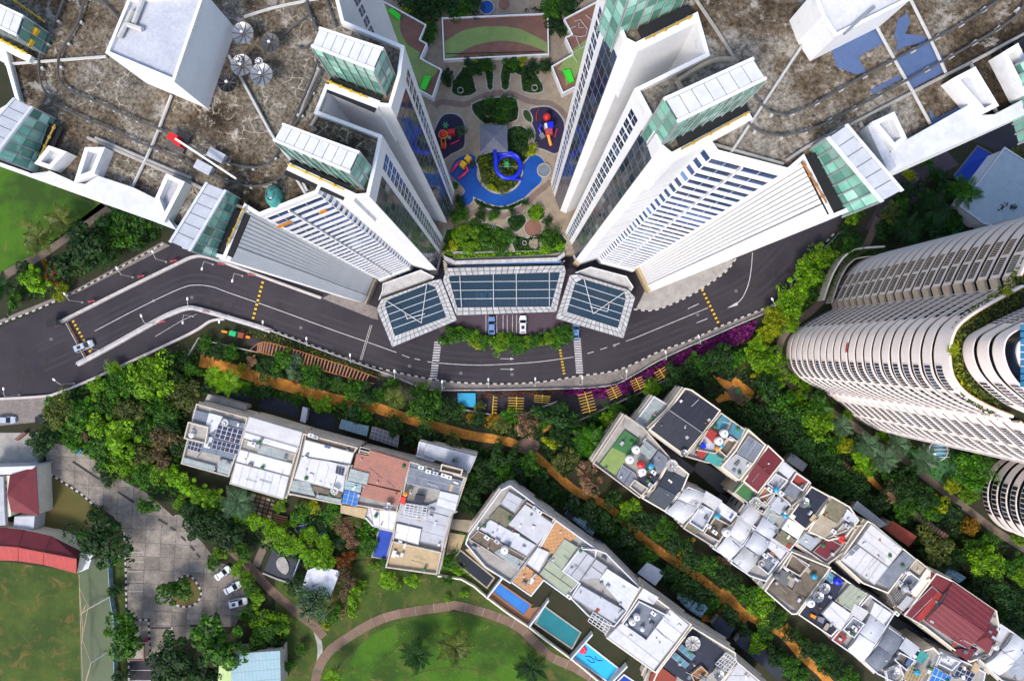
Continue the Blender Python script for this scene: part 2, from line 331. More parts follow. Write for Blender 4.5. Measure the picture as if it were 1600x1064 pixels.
# roof decks of the towers: weathered concrete with pale crack fillets
def deck(name, tone, cs, lo, dark, ang):
    m, n, b = nodes(name, .95, 0, .15); co = coords(n)
    f = ntex(n, co, .10, 8, .7, .1); c = ramp(n, f, (.36, (.035, .027, .018)), (.44, (.10, .076, .05)), (.50, (.175, .143, .105)), (.58, tuple(x * .72 for x in tone)), (.66, tuple(x * .42 for x in tone)))
    g = ntex(n, co, 2.2, 8, .8, 0); c = mix(n, .9, c, ramp(n, g, (.40, (dark, dark, dark)), (.52, (.75, .73, .7)), (.66, (1.25, 1.2, 1.12))), 'MULTIPLY')
    s = ntex(n, co, .38, 8, .78, .15); c = mix(n, ramp(n, s, (.55, (0, 0, 0)), (.62, (.8, .8, .8))), c, (.33, .305, .27))
    k = ntex(n, co, .24, 8, .75, .1); c = mix(n, ramp(n, k, (.57, (0, 0, 0)), (.66, (.85, .85, .85))), c, (.045, .034, .026))
    wv = nd(n, 'ShaderNodeTexNoise'); wv.inputs['Scale'].default_value = .8; wv.inputs['Detail'].default_value = 1; n.links.new(co, wv.inputs['Vector'])
    sv = nd(n, 'ShaderNodeVectorMath', operation='SCALE'); sv.inputs['Scale'].default_value = .9; av = nd(n, 'ShaderNodeVectorMath', operation='ADD'); n.links.new(wv.outputs['Color'], sv.inputs[0]); n.links.new(co, av.inputs[0]); n.links.new(sv.outputs[0], av.inputs[1])
    v = nd(n, 'ShaderNodeTexVoronoi', feature='DISTANCE_TO_EDGE'); v.inputs['Scale'].default_value = cs; n.links.new(av.outputs[0], v.inputs['Vector'])
    ln = ramp(n, v.outputs['Distance'], (.014, (1, 1, 1)), (.05, (0, 0, 0)))
    mk = ramp(n, ntex(n, co, .2, 5, .75, .8), (lo, (0, 0, 0)), (lo + .10, (.65, .65, .65))); ln = mix(n, 1.0, ln, mk, 'MULTIPLY')
    c = mix(n, ln, c, (.50, .45, .36))
    rc = coords(n, ang); sp = nd(n, 'ShaderNodeSeparateXYZ'); n.links.new(rc, sp.inputs[0]); jm = ramp(n, ntex(n, co, .25, 3), (.40, (0, 0, 0)), (.55, (.75, .75, .75)))
    for ax, pt in ((0, 4.2), (1, 3.4)):               # slab joints
        a_ = nd(n, 'ShaderNodeMath', operation='MULTIPLY'); a_.inputs[1].default_value = 1 / pt; n.links.new(sp.outputs[ax], a_.inputs[0]); fr_ = nd(n, 'ShaderNodeMath', operation='FRACT'); n.links.new(a_.outputs[0], fr_.inputs[0])
        c = mix(n, mix(n, 1.0, ramp(n, fr_.outputs[0], (0, (1, 1, 1)), (.03, (0, 0, 0))), jm, 'MULTIPLY'), c, (.05, .042, .035))
    n.links.new(c, b.inputs['Base Color']); bump(n, b, g, .5, .06); return m
deck('deck', (.30, .27, .22), .60, .51, .14, R(-25)); deck('deck2', (.44, .41, .36), .34, .64, .18, R(28))
leafmat('leaf_dark', (.005, .019, .005), (.012, .042, .008), (.032, .082, .014)); leafmat('leaf_mid', (.010, .038, .005), (.030, .10, .010), (.080, .19, .020))
leafmat('leaf_bright', (.045, .11, .010), (.10, .22, .016), (.20, .32, .03)); leafmat('leaf_yellow', (.07, .12, .010), (.19, .24, .014), (.40, .38, .025)); leafmat('leaf_lime', (.04, .12, .008), (.11, .26, .012), (.24, .40, .02))
leafmat('leaf_olive', (.035, .055, .015), (.075, .10, .025), (.14, .15, .035)); leafmat('leaf_dry', (.06, .045, .025), (.10, .075, .04), (.16, .12, .06)); leafmat('leaf_blue', (.025, .055, .030), (.05, .095, .05), (.10, .15, .085))
leafmat('bloom_purple', (.035, .012, .035), (.12, .015, .10), (.26, .03, .21)); leafmat('bloom_pink', (.04, .07, .02), (.13, .09, .05), (.42, .17, .16)); leafmat('bloom_orange', (.06, .08, .015), (.20, .11, .015), (.55, .24, .02)); leafmat('bloom_red', (.05, .07, .015), (.13, .05, .02), (.38, .05, .03)); leafmat('leaf_pool', (.02, .035, .008), (.07, .09, .012), (.15, .17, .02))
# slab to slab differences
for q in ('pavers', 'path_brown', 'tile_white', 'pale_sheet', 'white_sheet', 'beige_wall', 'pink_white_'):
    if q not in MT: continue
    n = MT[q].node_tree; b = n.nodes['Principled BSDF']; lk = b.inputs['Base Color'].links[0].from_socket; oi = nd(n, 'ShaderNodeObjectInfo'); mr = nd(n, 'ShaderNodeMapRange'); mr.inputs[3].default_value = .80 if q != 'pavers' else .68; mr.inputs[4].default_value = 1.06; n.links.new(oi.outputs['Random'], mr.inputs[0]); n.links.new(mix(n, 1.0, lk, mr.outputs[0], 'MULTIPLY'), b.inputs['Base Color'])
for q in ('win', 'win_blue', 'win_dark', 'win_grey', 'green_glass', 'green_glass2'):     # curtains and blinds differ from flat to flat
    n = MT[q].node_tree; b = n.nodes['Principled BSDF']; lk = b.inputs['Base Color'].links[0].from_socket; oi = nd(n, 'ShaderNodeObjectInfo'); f = ramp(n, oi.outputs['Random'], (.0, (.55, .55, .55)), (.6, (1, 1, 1)), (.86, (1.4, 1.4, 1.4)), (1, (3.2, 2.9, 2.4) if 'green' not in q else (1.3, 1.3, 1.3)))
    n.links.new(mix(n, 1.0, lk, f, 'MULTIPLY'), b.inputs['Base Color'])
# ================================================================== the ground, roads and paths
structure('ground', MB().sheet([(-900, -900), (900, -900), (900, 900), (-900, 900)], 0), MT['soil'])
def sheet(name, poly, z, mat, zp=0.0): return structure(name, MB().sheet(XY(poly, zp), z), MT[mat])
ROAD_LOW = [(-60, 625), (0, 622.5), (70, 618.5), (93, 613), (135, 596), (197, 568), (299, 520), (338, 500), (369, 500), (422, 514.5), (490, 540), (557, 565), (600, 577), (656, 589), (699, 596), (748, 599), (797, 599.5), (850, 596), (900, 588), (968, 577), (1030, 549), (1080, 531), (1125, 510), (1199, 480), (1224, 464), (1247, 424), (1305, 362), (1335, 318)]
ROAD_UP = [(-60, 540), (0, 512), (60, 487), (121, 457), (254, 383), (330, 372), (420, 390), (600, 420), (700, 398), (880, 398), (990, 415), (1100, 395), (1180, 330)]
sheet('road', ROAD_UP + ROAD_LOW[::-1], .04, 'asphalt_warm')
# pavements
lowline = smooth(ROAD_LOW[7:24], 5)
def pave(name, poly, h, mat): return structure(name, MB().prism(XY(poly), 0, h), MT[mat])
pave('pavement_south', [(600, 577.5), (656, 589.5), (699, 596.5), (748, 599.5), (797, 600), (850, 596.5), (900, 588.5), (968, 577.5), (1030, 549.5), (1125, 510.5), (1199, 480.5), (1206, 486), (1125, 519), (1032, 561), (985, 588), (945, 603), (840, 607.5), (721, 609), (665, 607), (590, 585)], .14, 'sidewalk')
pave('pavement_west_tower', C('G', 720, 838, 780, 810, 970, 868, 1025, 890, 1034, 958, 1000, 950), .14, 'sidewalk')
pave('pavement_east_tower', C('I', 330, 900, 430, 905, 560, 858, 690, 790, 830, 690, 885, 620, 700, 640, 380, 800), .14, 'concrete')
pave('pavement_north_lane', [(-60, 528), (0, 500), (121, 451), (254, 378), (266, 384), (124, 456), (0, 508), (-60, 537)], .14, 'sidewalk')
pave('pavement_south_west', [(-60, 627), (0, 625), (72, 621), (72, 658), (0, 665), (-60, 665)], .10, 'sidewalk')
# kerbs with black and white blocks
def kerb(name, line, wd=.35, h=.16, step=.9):
    mb = MB(); p = along(XY(line), step)
    for i, (x, y, a) in enumerate(p): mb.box(x, y, 0, step * 1.02, wd, h + (.004 if i % 2 else 0), a, i % 2)
    structure(name, mb, [MT['kerb'], MT['kerb_black']])
kerb('kerb_south', lowline); kerb('kerb_east_island', smooth(C('I', 330, 900, 430, 905, 560, 858, 690, 790, 830, 690, 885, 620), 4)); kerb('kerb_north_lane', [(-20, 515), (0, 506.5), (60, 483), (121, 455), (254, 382)])
kerb('kerb_east', [(1206, 477), (1226, 463), (1249, 423), (1307, 361)])
# road paint
mk = MB()
def dash(mb, a, b, wd=.16, z=.064): p = W(*a); q = W(*b); mb.sheet(XY(strip([a, b], wd / S)), z)
def line(mb, pts, wd=.15, z=.064):
    q = XY(pts); l = side(q, wd / 2); r = side(q, -wd / 2)
    for i in range(len(q) - 1): mb.sheet([l[i], l[i + 1], r[i + 1], r[i]], z)
line(mk, smooth([(148, 517.5), (220, 480), (282, 451), (307, 445.6), (332.6, 448.5), (356, 457), (432.5, 483.7), (525, 517.5), (572, 533.8), (619.5, 550.7)], 5))
line(mk, smooth([(668, 565), (690, 567.5), (730, 570), (769, 570), (840, 565.4), (896, 557.8)], 5)); line(mk, [(978, 533), (990, 529), (1106, 481)])
for s in (C('M', 100, 193, 140, 208), C('M', 170, 214, 200, 221), C('M', 1128, 186, 1162, 176), C('M', 1198, 164, 1236, 152), C('M', 1270, 141, 1306, 129), C('I', 620, 896, 680, 868), C('I', 668, 974, 728, 950)): dash(mk, *s)
line(mk, smooth(C('I', 978, 585, 970, 680, 955, 760, 925, 830, 893, 866), 4), .17); mk.sheet(XY(C('I', 838, 892, 893, 858, 897, 876)), .064)
for y in (214, 272):
    a = C('M', 645, y, 700, y + 1, 722, y + 1); dash(mk, a[0], a[1], .12); mk.sheet(XY([(a[1][0], a[1][1] - 2), a[2], (a[1][0], a[1][1] + 2)]), .064)
line(mk, [(252, 497), (300, 478), (318, 482)], .12); line(mk, C('F', 860, 1050, 1010, 960, 1090, 925), .1)
for a, b in (((684.6, 533), (677, 593)), ((901.5, 528), (905.8, 584))):
    for i in range(15):
        t = (i + .5) / 15; x = a[0] + (b[0] - a[0]) * t; y = a[1] + (b[1] - a[1]) * t; mk.sheet(XY([(x - 5.5, y - 1.1), (x + 5.5, y - 1.1), (x + 5.5, y + 1.1), (x - 5.5, y + 1.1)]), .064)
structure('road_markings', mk, MT['paint_white'])
# drop-off court under the canopies
sheet('forecourt', [(676, 420), (900, 420), (905, 500), (898, 522), (690, 522), (676, 500)], .055, 'paver_dark')
mk = MB()
for x in C('H', 565, 930, 625, 930, 660, 930, 683, 930, 712, 930, 735, 930, 790, 930): dash(mk, x, (x[0], x[1] + 28), .13, .085)
structure('bay_markings', mk, MT['paint_white'])
# drain grille across the road
t = thing('road_drain', 'narrow metal drain channel running straight across the main road', 'drain', W(571, 536))
for d in (-1.2, 1.2): MB().beam(W(580 + d, 508, .07), W(563.5 + d, 563, .07), .12, .06).build('rail', MT['kerb'], t)
MB().beam(W(580, 508, .06), W(563.5, 563, .06), .3, .04).build('grate', MT['black'], t)
# speed bumps of yellow and black blocks
def bump_strip(a, b, label):
    t = thing('speed_bump', label, 'speed bump', W((a[0] + b[0]) / 2, (a[1] + b[1]) / 2), 'speed bumps across the road'); p, q = Vector(W(*a)), Vector(W(*b)); n = 18; ang = math.atan2(q.y - p.y, q.x - p.x)
    for i in range(n):
        c = p + (q - p) * ((i + .5) / n); L = (q - p).length / n
        MB().box(c.x, c.y, .045, L, .62, .07 + .004 * (i % 2), ang).build('block', MT['black' if i % 2 else 'yellow'], t)
bump_strip((114, 501), (143.5, 553), 'yellow and black speed bump beside the boom gate'); bump_strip((411, 440), (394.5, 502), 'yellow and black speed bump below the west tower')
bump_strip((875, 546), (882, 587), 'short yellow and black speed bump near the eastern zebra crossing'); bump_strip((1096.5, 452), (1124, 508), 'long yellow and black speed bump beside the grey kerbed island')
# lawns, fields and paths
sheet('lawn_north_west', [(-80, 200), (60, 240), (180, 300), (150, 345), (60, 400), (30, 425), (-80, 460)], .02, 'grass_bright')
sheet('path_north_west', C('F', -200, 740, 0, 700, 120, 630, 215, 585, 600, 320, 560, 310, 620, 350, 240, 620, 60, 715, 0, 760), .03, 'path_brown2')
sheet('sports_field', [(-80, 860), (0, 876), (60, 884), (122, 893), (123, 900), (127, 1090), (-80, 1090)], .02, 'grass')
sheet('net_court', [(123, 896), (142, 866), (176, 868), (186, 1090), (127, 1090)], .03, 'net_green')
sheet('lawn_hall', C('K', 258, 850, 400, 930, 560, 1064) + C('P', 580, 160, 430, 260, 225, 200, 250, 120), .02, 'grass_dry')
sheet('lawn_verge', [(176, 868), (194, 840), (202, 1090), (186, 1090)], .02, 'grass')
sheet('lawn_park', [(430, 900), (600, 870), (700, 880), (740, 890), (800, 960), (860, 1010), (940, 1060), (960, 1090), (430, 1090)], .02, 'grass')
sheet('lawn_round', smooth([(520, 1090), (560, 1010), (620, 975), (700, 962), (770, 975), (820, 1010), (850, 1050), (870, 1090)], 4), .03, 'grass_bright')
def path(name, pts, w0, mat, z=.05, w1=None, n=5): return sheet(name, strip(smooth(pts, n), w0, w1), z, mat)
# garden path of brown slabs laid end to end
def slab_path(name, pts, wpx, mat, step, jit=.02, z=.0, h=.09):
    q = XY(smooth(pts, 6)); base = structure(name, MB().sheet(strip(q, wpx * S * .96), .035 + z), MT['concrete']); l = side(q, wpx * S / 2); r = side(q, -wpx * S / 2); acc = []; cur = [0]; d = 0
    for i in range(1, len(q)):
        d += math.hypot(q[i][0] - q[i - 1][0], q[i][1] - q[i - 1][1]); cur.append(i)
        if d >= step or i == len(q) - 1:
            poly = [l[k] for k in cur] + [r[k] for k in cur][::-1]; pp = offset(ccw(poly), .07)
            MB().prism(pp, .03, h + rnd.random() * jit).build('slab', MT[mat], base); cur = [i]; d = 0
slab_path('park_path', [(489, 1095), (497, 1046), (514, 1017.7), (539.6, 998), (582, 972.6), (624, 958.5), (700, 947), (713, 945.8), (763.5, 958.5), (808.6, 978), (839.6, 1006.4), (862, 1026), (899, 1043), (933, 1064), (950, 1080)], 15, 'path_brown', 3.2)
path('path_west_branch', [(345, 842), (356, 854), (393, 888), (424, 922), (463.5, 955.7), (491.7, 978), (506, 995)], 14, 'path_brown', .06)
path('path_west_spur', [(400, 884), (410, 860), (422, 842)], 12, 'path_brown2', .055); path('path_link', [(492, 980), (500, 1010), (498, 1040)], 8, 'concrete', .052)
path('park_ring', smooth([(620, 1075), (650, 1052), (700, 1043), (745, 1046), (780, 1064), (790, 1090)], 3), 3, 'grass', .045)
OP1 = [(312, 563), (354.6, 573), (402.5, 590), (453, 604), (523.7, 624), (580, 635), (636.5, 653.6), (713, 674.8), (735, 680), (794.5, 690), (815, 700)]
OP2 = [(828, 704), (868, 739.6), (899, 766), (938, 784), (956, 795), (993, 831.7), (1041, 868), (1097, 905), (1131, 933), (1168, 961), (1218.5, 986.7), (1252, 1023), (1280.5, 1048.7), (1300, 1070), (1330, 1095)]
path('garden_path_north', OP1, 20, 'path_orange', .06, 13); path('garden_path_south', OP2, 13, 'path_orange', .064)
sheet('garden_path_spur', C('L', 450, 320, 490, 330, 500, 370, 455, 380), .07, 'path_orange'); sheet('garden_path_bay', C('M', 870, 600, 940, 565, 950, 585, 885, 625), .07, 'path_orange')
sheet('garden_path_bay_b', C('T', 540, 350, 650, 265, 665, 280, 580, 390), .075, 'path_orange'); sheet('garden_path_bay_c', C('T', 770, 560, 840, 545, 960, 700, 930, 770, 700, 730, 690, 700, 800, 640), .078, 'path_orange'); sheet('garden_path_bay_d', C('T', 1100, 800, 1170, 740, 1220, 790, 1180, 850), .079, 'path_orange')
c = [(825 + 19 * math.cos(a), 697 + 13 * math.sin(a)) for a in [i * .2618 for i in range(24)]]; sheet('garden_circle', c, .08, 'path_brown')
sheet('garden_plaza', C('N', 750, 300, 800, 320, 860, 345, 880, 310, 905, 330, 990, 400, 975, 430, 920, 480, 860, 440, 790, 460, 770, 440, 830, 390), .06, 'path_orange')
path('path_tower_garden', [(1372, 340), (1352, 385), (1321, 410), (1307, 444), (1270, 484), (1249, 500), (1224, 525), (1216, 556), (1224, 585), (1247, 610), (1275, 624), (1304, 647), (1335, 666), (1375, 697), (1403, 711), (1440, 740), (1482, 773), (1518, 800), (1552, 826), (1600, 857), (1640, 880)], 11, 'path_brown2', .05)
sheet('pool_terrace', C('J', 700, 0, 1000, 30, 1060, 100, 950, 150, 880, 200, 860, 280, 760, 380, 620, 520, 540, 450, 600, 340), .03, 'paver_dark'); sheet('pool_terrace_b', C('J', 1040, 370, 1100, 350, 1200, 430, 1150, 450, 1090, 440), .032, 'paver_dark')
sheet('pool_lawn', C('J', 880, 430, 1000, 380, 1090, 430, 1080, 480, 900, 510), .034, 'turf'); sheet('drive_north_east', C('E', 1100, 770, 1200, 720, 1340, 690, 1419, 640, 1500, 760, 1380, 900, 1250, 830), .03, 'asphalt_warm')
# stepped garden walks of red brick with beige treads
def steps(name, a, b, n):
    p, q = Vector(W(*a)), Vector(W(*b)); ang = math.atan2(q.y - p.y, q.x - p.x); L = (q - p).length; m = (p + q) / 2
    base = structure(name, MB().box(m.x, m.y, 0, L, 1.7, .12, ang), MT['brick_red'])
    for i in range(n):
        c = p + (q - p) * ((i + .5) / n); o = MB().box(c.x, c.y, .12, .5, 1.2, .06, ang).build('tread', MT['tan_concrete'], base)
steps('brick_walk_plaza', (1181, 617), (1216, 646), 6); steps('brick_walk_garden', (1283, 697), (1331, 736), 12); steps('brick_walk_east', (1376, 765), (1480, 840), 26); steps('brick_walk_far', (1550, 896), (1600, 934), 11)
path('path_orange_east', [(1331, 736), (1352, 742), (1376, 765)], 9, 'path_orange', .06); path('path_far_east', [(1480, 868), (1500, 872), (1515, 890), (1550, 905)], 13, 'path_brown2', .06)
# car park of large concrete slabs
CP = C('K', 255, 745, 310, 680, 480, 735, 560, 800, 700, 900, 800, 950) + C('P', 860, 60, 960, 150, 1000, 130, 1100, 260, 1200, 400, 1330, 440, 1370, 640, 1300, 760, 1060, 770, 1050, 830, 950, 830, 935, 1120, 715, 1120, 702, 710, 690, 250, 630, 150, 520, 90) + C('K', 430, 950, 260, 830)
base = sheet('car_park', CP, .02, 'dgrey')
for i, p in enumerate(tiles(XY(CP), R(-3), 3.6, 3.3, .09)):
    if abs(area(p)) < .5: continue
    MB().prism(p, .02, .07 + rnd.random() * .015).build('slab', MT['pavers'], base)
mk = MB()
for y in (350, 402, 456, 512, 566): dash(mk, *C('P', 712, y, 795, y), .12, .1)
for y in (1002, 1058): dash(mk, *C('P', 722, y, 838, y), .12, .1)
structure('car_park_markings', mk, MT['paint_white'])
sheet('car_park_lane', C('P', 715, 950, 935, 910, 935, 1130, 715, 1130), .09, 'asphalt_warm')
kerb('car_park_kerb_west', C('P', 690, 245, 700, 480, 703, 710), .45, .2, .75); kerb('car_park_kerb_south', C('P', 716, 950, 716, 1120), .45, .2, .75); kerb('car_park_kerb_bed', C('P', 712, 722, 825, 722, 833, 900), .45, .21, .75)
kerb('car_park_kerb_lawn', C('K', 260, 840, 340, 890, 450, 960, 530, 1030, 560, 1064), .45, .2, .75); kerb('car_park_kerb_hut', C('P', 955, 770, 948, 840), .45, .2, .75)
isl = smooth(C('P', 1010, 485, 1060, 482, 1105, 540, 1115, 590, 1075, 640, 1010, 648, 960, 620, 960, 530), 4, True)
structure('car_park_island', MB().prism(XY(isl), .05, .18), MT['grass_dry']); kerb('car_park_kerb_island', isl + isl[:1], .45, .22, .75)
mk = MB()
for s in ((405, 783, 550, 880), (655, 950, 745, 1010)): a = C('K', *s); dash(mk, a[0], a[1], .55, .12)
for s in ((880, 165, 930, 195), (945, 210, 975, 228), (1005, 260, 1030, 285), (1058, 315, 1080, 340), (1090, 355, 1110, 378)): a = C('P', *s); dash(mk, a[0], a[1], .55, .12)
a = C('P', 838, 768, 955, 768, 1055, 755, 1130, 755); dash(mk, a[0], a[1], .4, .12); dash(mk, a[2], a[3], .5, .12)
structure('car_park_edge_strip', mk, MT['black'])
sheet('yard_west', [(-60, 676), (60, 676), (68, 735), (58, 735), (0, 730), (-60, 730)], .03, 'concrete')
sheet('lawn_back_garden', Q_(870, 260, 1010, 260, 1000, 390, 870, 380) if 'Q_' in globals() else C('Q', 870, 260, 1010, 260, 1000, 390, 870, 380), .025, 'grass'); sheet('lawn_tower_garden', [(1400, 700), (1500, 705), (1560, 730), (1540, 770), (1490, 768), (1440, 735)], .025, 'turf'); sheet('lawn_corner', C('R', 310, 380, 420, 240, 470, 260, 400, 340, 480, 520, 300, 465), .025, 'grass_bright')
dirt('asphalt_dark', (.030, .026, .029), (.042, .037, .040), .5, .85, 6, .4); mk = MB()
for q in ([(60, 560), (78, 552), (84, 566), (66, 574)], [(430, 470), (452, 478), (448, 486), (427, 478)], [(330, 470), (350, 474), (346, 486), (326, 480)], [(700, 560), (728, 562), (726, 566), (700, 565)], [(20, 580), (52, 572), (58, 590), (30, 600)], [(1050, 505), (1075, 495), (1079, 502), (1054, 513)], [(1170, 440), (1190, 425), (1198, 433), (1178, 450)], [(960, 555), (985, 546), (988, 552), (962, 562)], [(520, 540), (545, 548), (541, 556), (517, 548)], [(200, 505), (230, 490), (234, 497), (205, 511)]): mk.sheet(XY(q), .048)
structure('asphalt_patches', mk, MT['asphalt_dark']); mk = MB()
for p in ((300, 465), (470, 512), (640, 572), (800, 585), (960, 540), (1090, 492), (80, 530), (1150, 455), (720, 583), (240, 470)): x, y, _ = W(*p); mk.lathe(x, y, [(.42, .04), (.42, .056)], 14)
structure('manhole_covers', mk, MT['dgrey'])
sheet('plaza_centre', C('N', 830, 392, 870, 360, 920, 405, 962, 438, 915, 474, 862, 438), .07, 'path_brown'); structure('plaza_planter', MB().prism(XY(C('N', 872, 392, 898, 374, 920, 400, 893, 420)), .05, .5), MT['turf'])
dirt('asphalt_worn', (.036, .031, .039), (.048, .041, .049), .3, .8, 5, .4); mk = MB(); ctr = XY(smooth([(60, 560), (148, 520), (220, 484), (282, 455), (307, 449), (332, 452), (356, 461), (432, 488), (525, 521), (572, 537), (620, 553), (668, 565), (730, 572), (769, 572), (840, 567), (896, 559), (978, 534), (1106, 483), (1180, 445), (1240, 385)], 5))
for d in (1.6, 3.1, -2.0, -3.5):
    q = side(ctr, d); l, r = side(q, .32), side(q, -.32)
    for i in range(len(q) - 1): mk.sheet([l[i], l[i + 1], r[i + 1], r[i]], .044 + .0006 * (i % 2))
structure('wheel_tracks', mk, MT['asphalt_worn'])
# ================================================================== the twin towers
class Face:                                           # a wall plane between two roof-line pixels
    def __init__(s, a, b, zt):
        s.a = Vector(W(*a, zt)[:2]); s.b = Vector(W(*b, zt)[:2]); s.L = (s.b - s.a).length; s.d = (s.b - s.a) / s.L
        n = Vector((s.d.y, -s.d.x)); s.n = n if n.dot(-(s.a + s.b) / 2) > 0 else -n; s.zt = zt     # outward = towards the camera's nadir
    def pt(s, u, o, z): p = s.a + s.d * u + s.n * o; return (p.x, p.y, z)
    def panel(s, mb, u0, u1, z0, z1, o0, o1, m=0):
        P = [s.pt(u, o, z) for z in (z0, z1) for u, o in ((u0, o0), (u1, o0), (u1, o1), (u0, o1))]
        return mb.add(P, [(3, 2, 1, 0), (4, 5, 6, 7), (0, 1, 5, 4), (1, 2, 6, 5), (2, 3, 7, 6), (3, 0, 4, 7)], m)
def floors(zt, zb, n): return [(zt - (zt - zb) * (i + 1) / n, zt - (zt - zb) * i / n) for i in range(n)]
def window_strip(t, a, b, zt, n, u0, u1, panes=2):    # one window per storey, set in a proud white frame
    f = Face(a, b, zt)
    for z0, z1 in floors(zt - 3.5, 5, n):
        h = z1 - z0; zz = z0 + h * .12; zh = z1 - h * .14
        o = f.panel(MB(), u0 * f.L, u1 * f.L, zz, zh, -.05, .03).build('window', MT['win'], t)
        mb = MB()
        for k in range(1, panes): u = (u0 + (u1 - u0) * k / panes) * f.L; f.panel(mb, u - .035, u + .035, zz, zh, .03, .05)
        f.panel(mb, u0 * f.L, u1 * f.L, (zz + zh) / 2 - .025, (zz + zh) / 2 + .025, .03, .045)
        mb.build('glazing_bar', MT['white'], o)
        f.panel(MB(), u0 * f.L - .1, u1 * f.L + .1, zz - .10, zz - .002, -.05, .06).build('sill', MT['white'], o)
def curtain(t, a, b, zt, n, mat, rough_bars=True):    # tall glazed recess with floor lines and mullions
    f = Face(a, b, zt); rows = floors(zt - 4.2, 4.5, n); k = max(2, int(f.L / 1.1))
    for z0, z1 in rows:
        for i in range(k): f.panel(MB(), f.L * i / k + .04, f.L * (i + 1) / k - .04, z0 + .1, z1 - .02, -.02, .02 + .012 * rnd.random()).build('pane', MT[mat if rnd.random() > .25 else 'win_dark'], t)
    mb = MB()
    for z0, z1 in rows: f.panel(mb, .02, f.L - .02, z0 - .06, z0 + .06, .0, .07)
    for i in range(k + 1): u = min(max(f.L * i / k, .06), f.L - .06); f.panel(mb, u - .04, u + .04, 4.6, zt - 4.3, .0, .062)
    mb.build('mullion_grid', MT['dgrey'], t)
def balconies(t, a, b, zt, n, split, ret=None):       # white spandrels with long blue windows between them
    f = Face(a, b, zt); g = Face(b, ret, zt) if ret else None
    for z0, z1 in floors(zt - 1.6, 5.5, n):
        h = z1 - z0; zs = z0 + h * .40
        sp = MB(); f.panel(sp, 0.05, f.L - .02, z0, zs, .0, .12); f.panel(sp, .05, f.L - .02, z1 - .06 * h, z1 - .003, .0, .06)
        if g: g.panel(sp, .02, g.L, z0, zs, .0, .11); g.panel(sp, .02, g.L, z1 - .06 * h, z1 - .003, .0, .05)
        sp.build('spandrel', MT['wall_white'], t)
        for u0, u1 in ((.05, split - .02), (split + .02, .985)):
            o = f.panel(MB(), u0 * f.L, u1 * f.L, zs + .01, z1 - .07 * h, -.05, .03).build('window', MT['win_blue'], t)
            f.panel(MB(), u0 * f.L, u1 * f.L, z1 - .24 * h, z1 - .08 * h, .03, .045).build('blind_box', MT['win_dark'], o)
            mb = MB(); k = max(2, int((u1 - u0) * f.L / 1.6))
            for i in range(1, k): u = (u0 + (u1 - u0) * i / k) * f.L; f.panel(mb, u - .03, u + .03, zs + .02, z1 - .12 * h, .03, .08)
            mb.build('glazing_bar', MT['white2'], o)
        if g: g.panel(MB(), .05, g.L, zs + .01, z1 - .11 * h, -.05, .03).build('window', MT['win_blue'], t)
    f.panel(MB(), (split - .012) * f.L, (split + .012) * f.L, 5.5, zt - 1.7, .0, .33).build('fin', MT['wall_white'], t)
    f.panel(MB(), 0.02, f.L, 3, 5.4, .0, .4).build('lintel', MT['wall_white'], t)
def ribs(t, a, b, zt, n, u0, u1, o=.34):
    f = Face(a, b, zt)
    for i in range(n):
        u = (u0 + (u1 - u0) * (i + .5) / n) * f.L; wdt = (u1 - u0) * f.L / n
        f.panel(MB(), u - wdt * .41, u + wdt * .41, 4, zt - .35, .0, o).build('rib', MT['rib_white'], t)
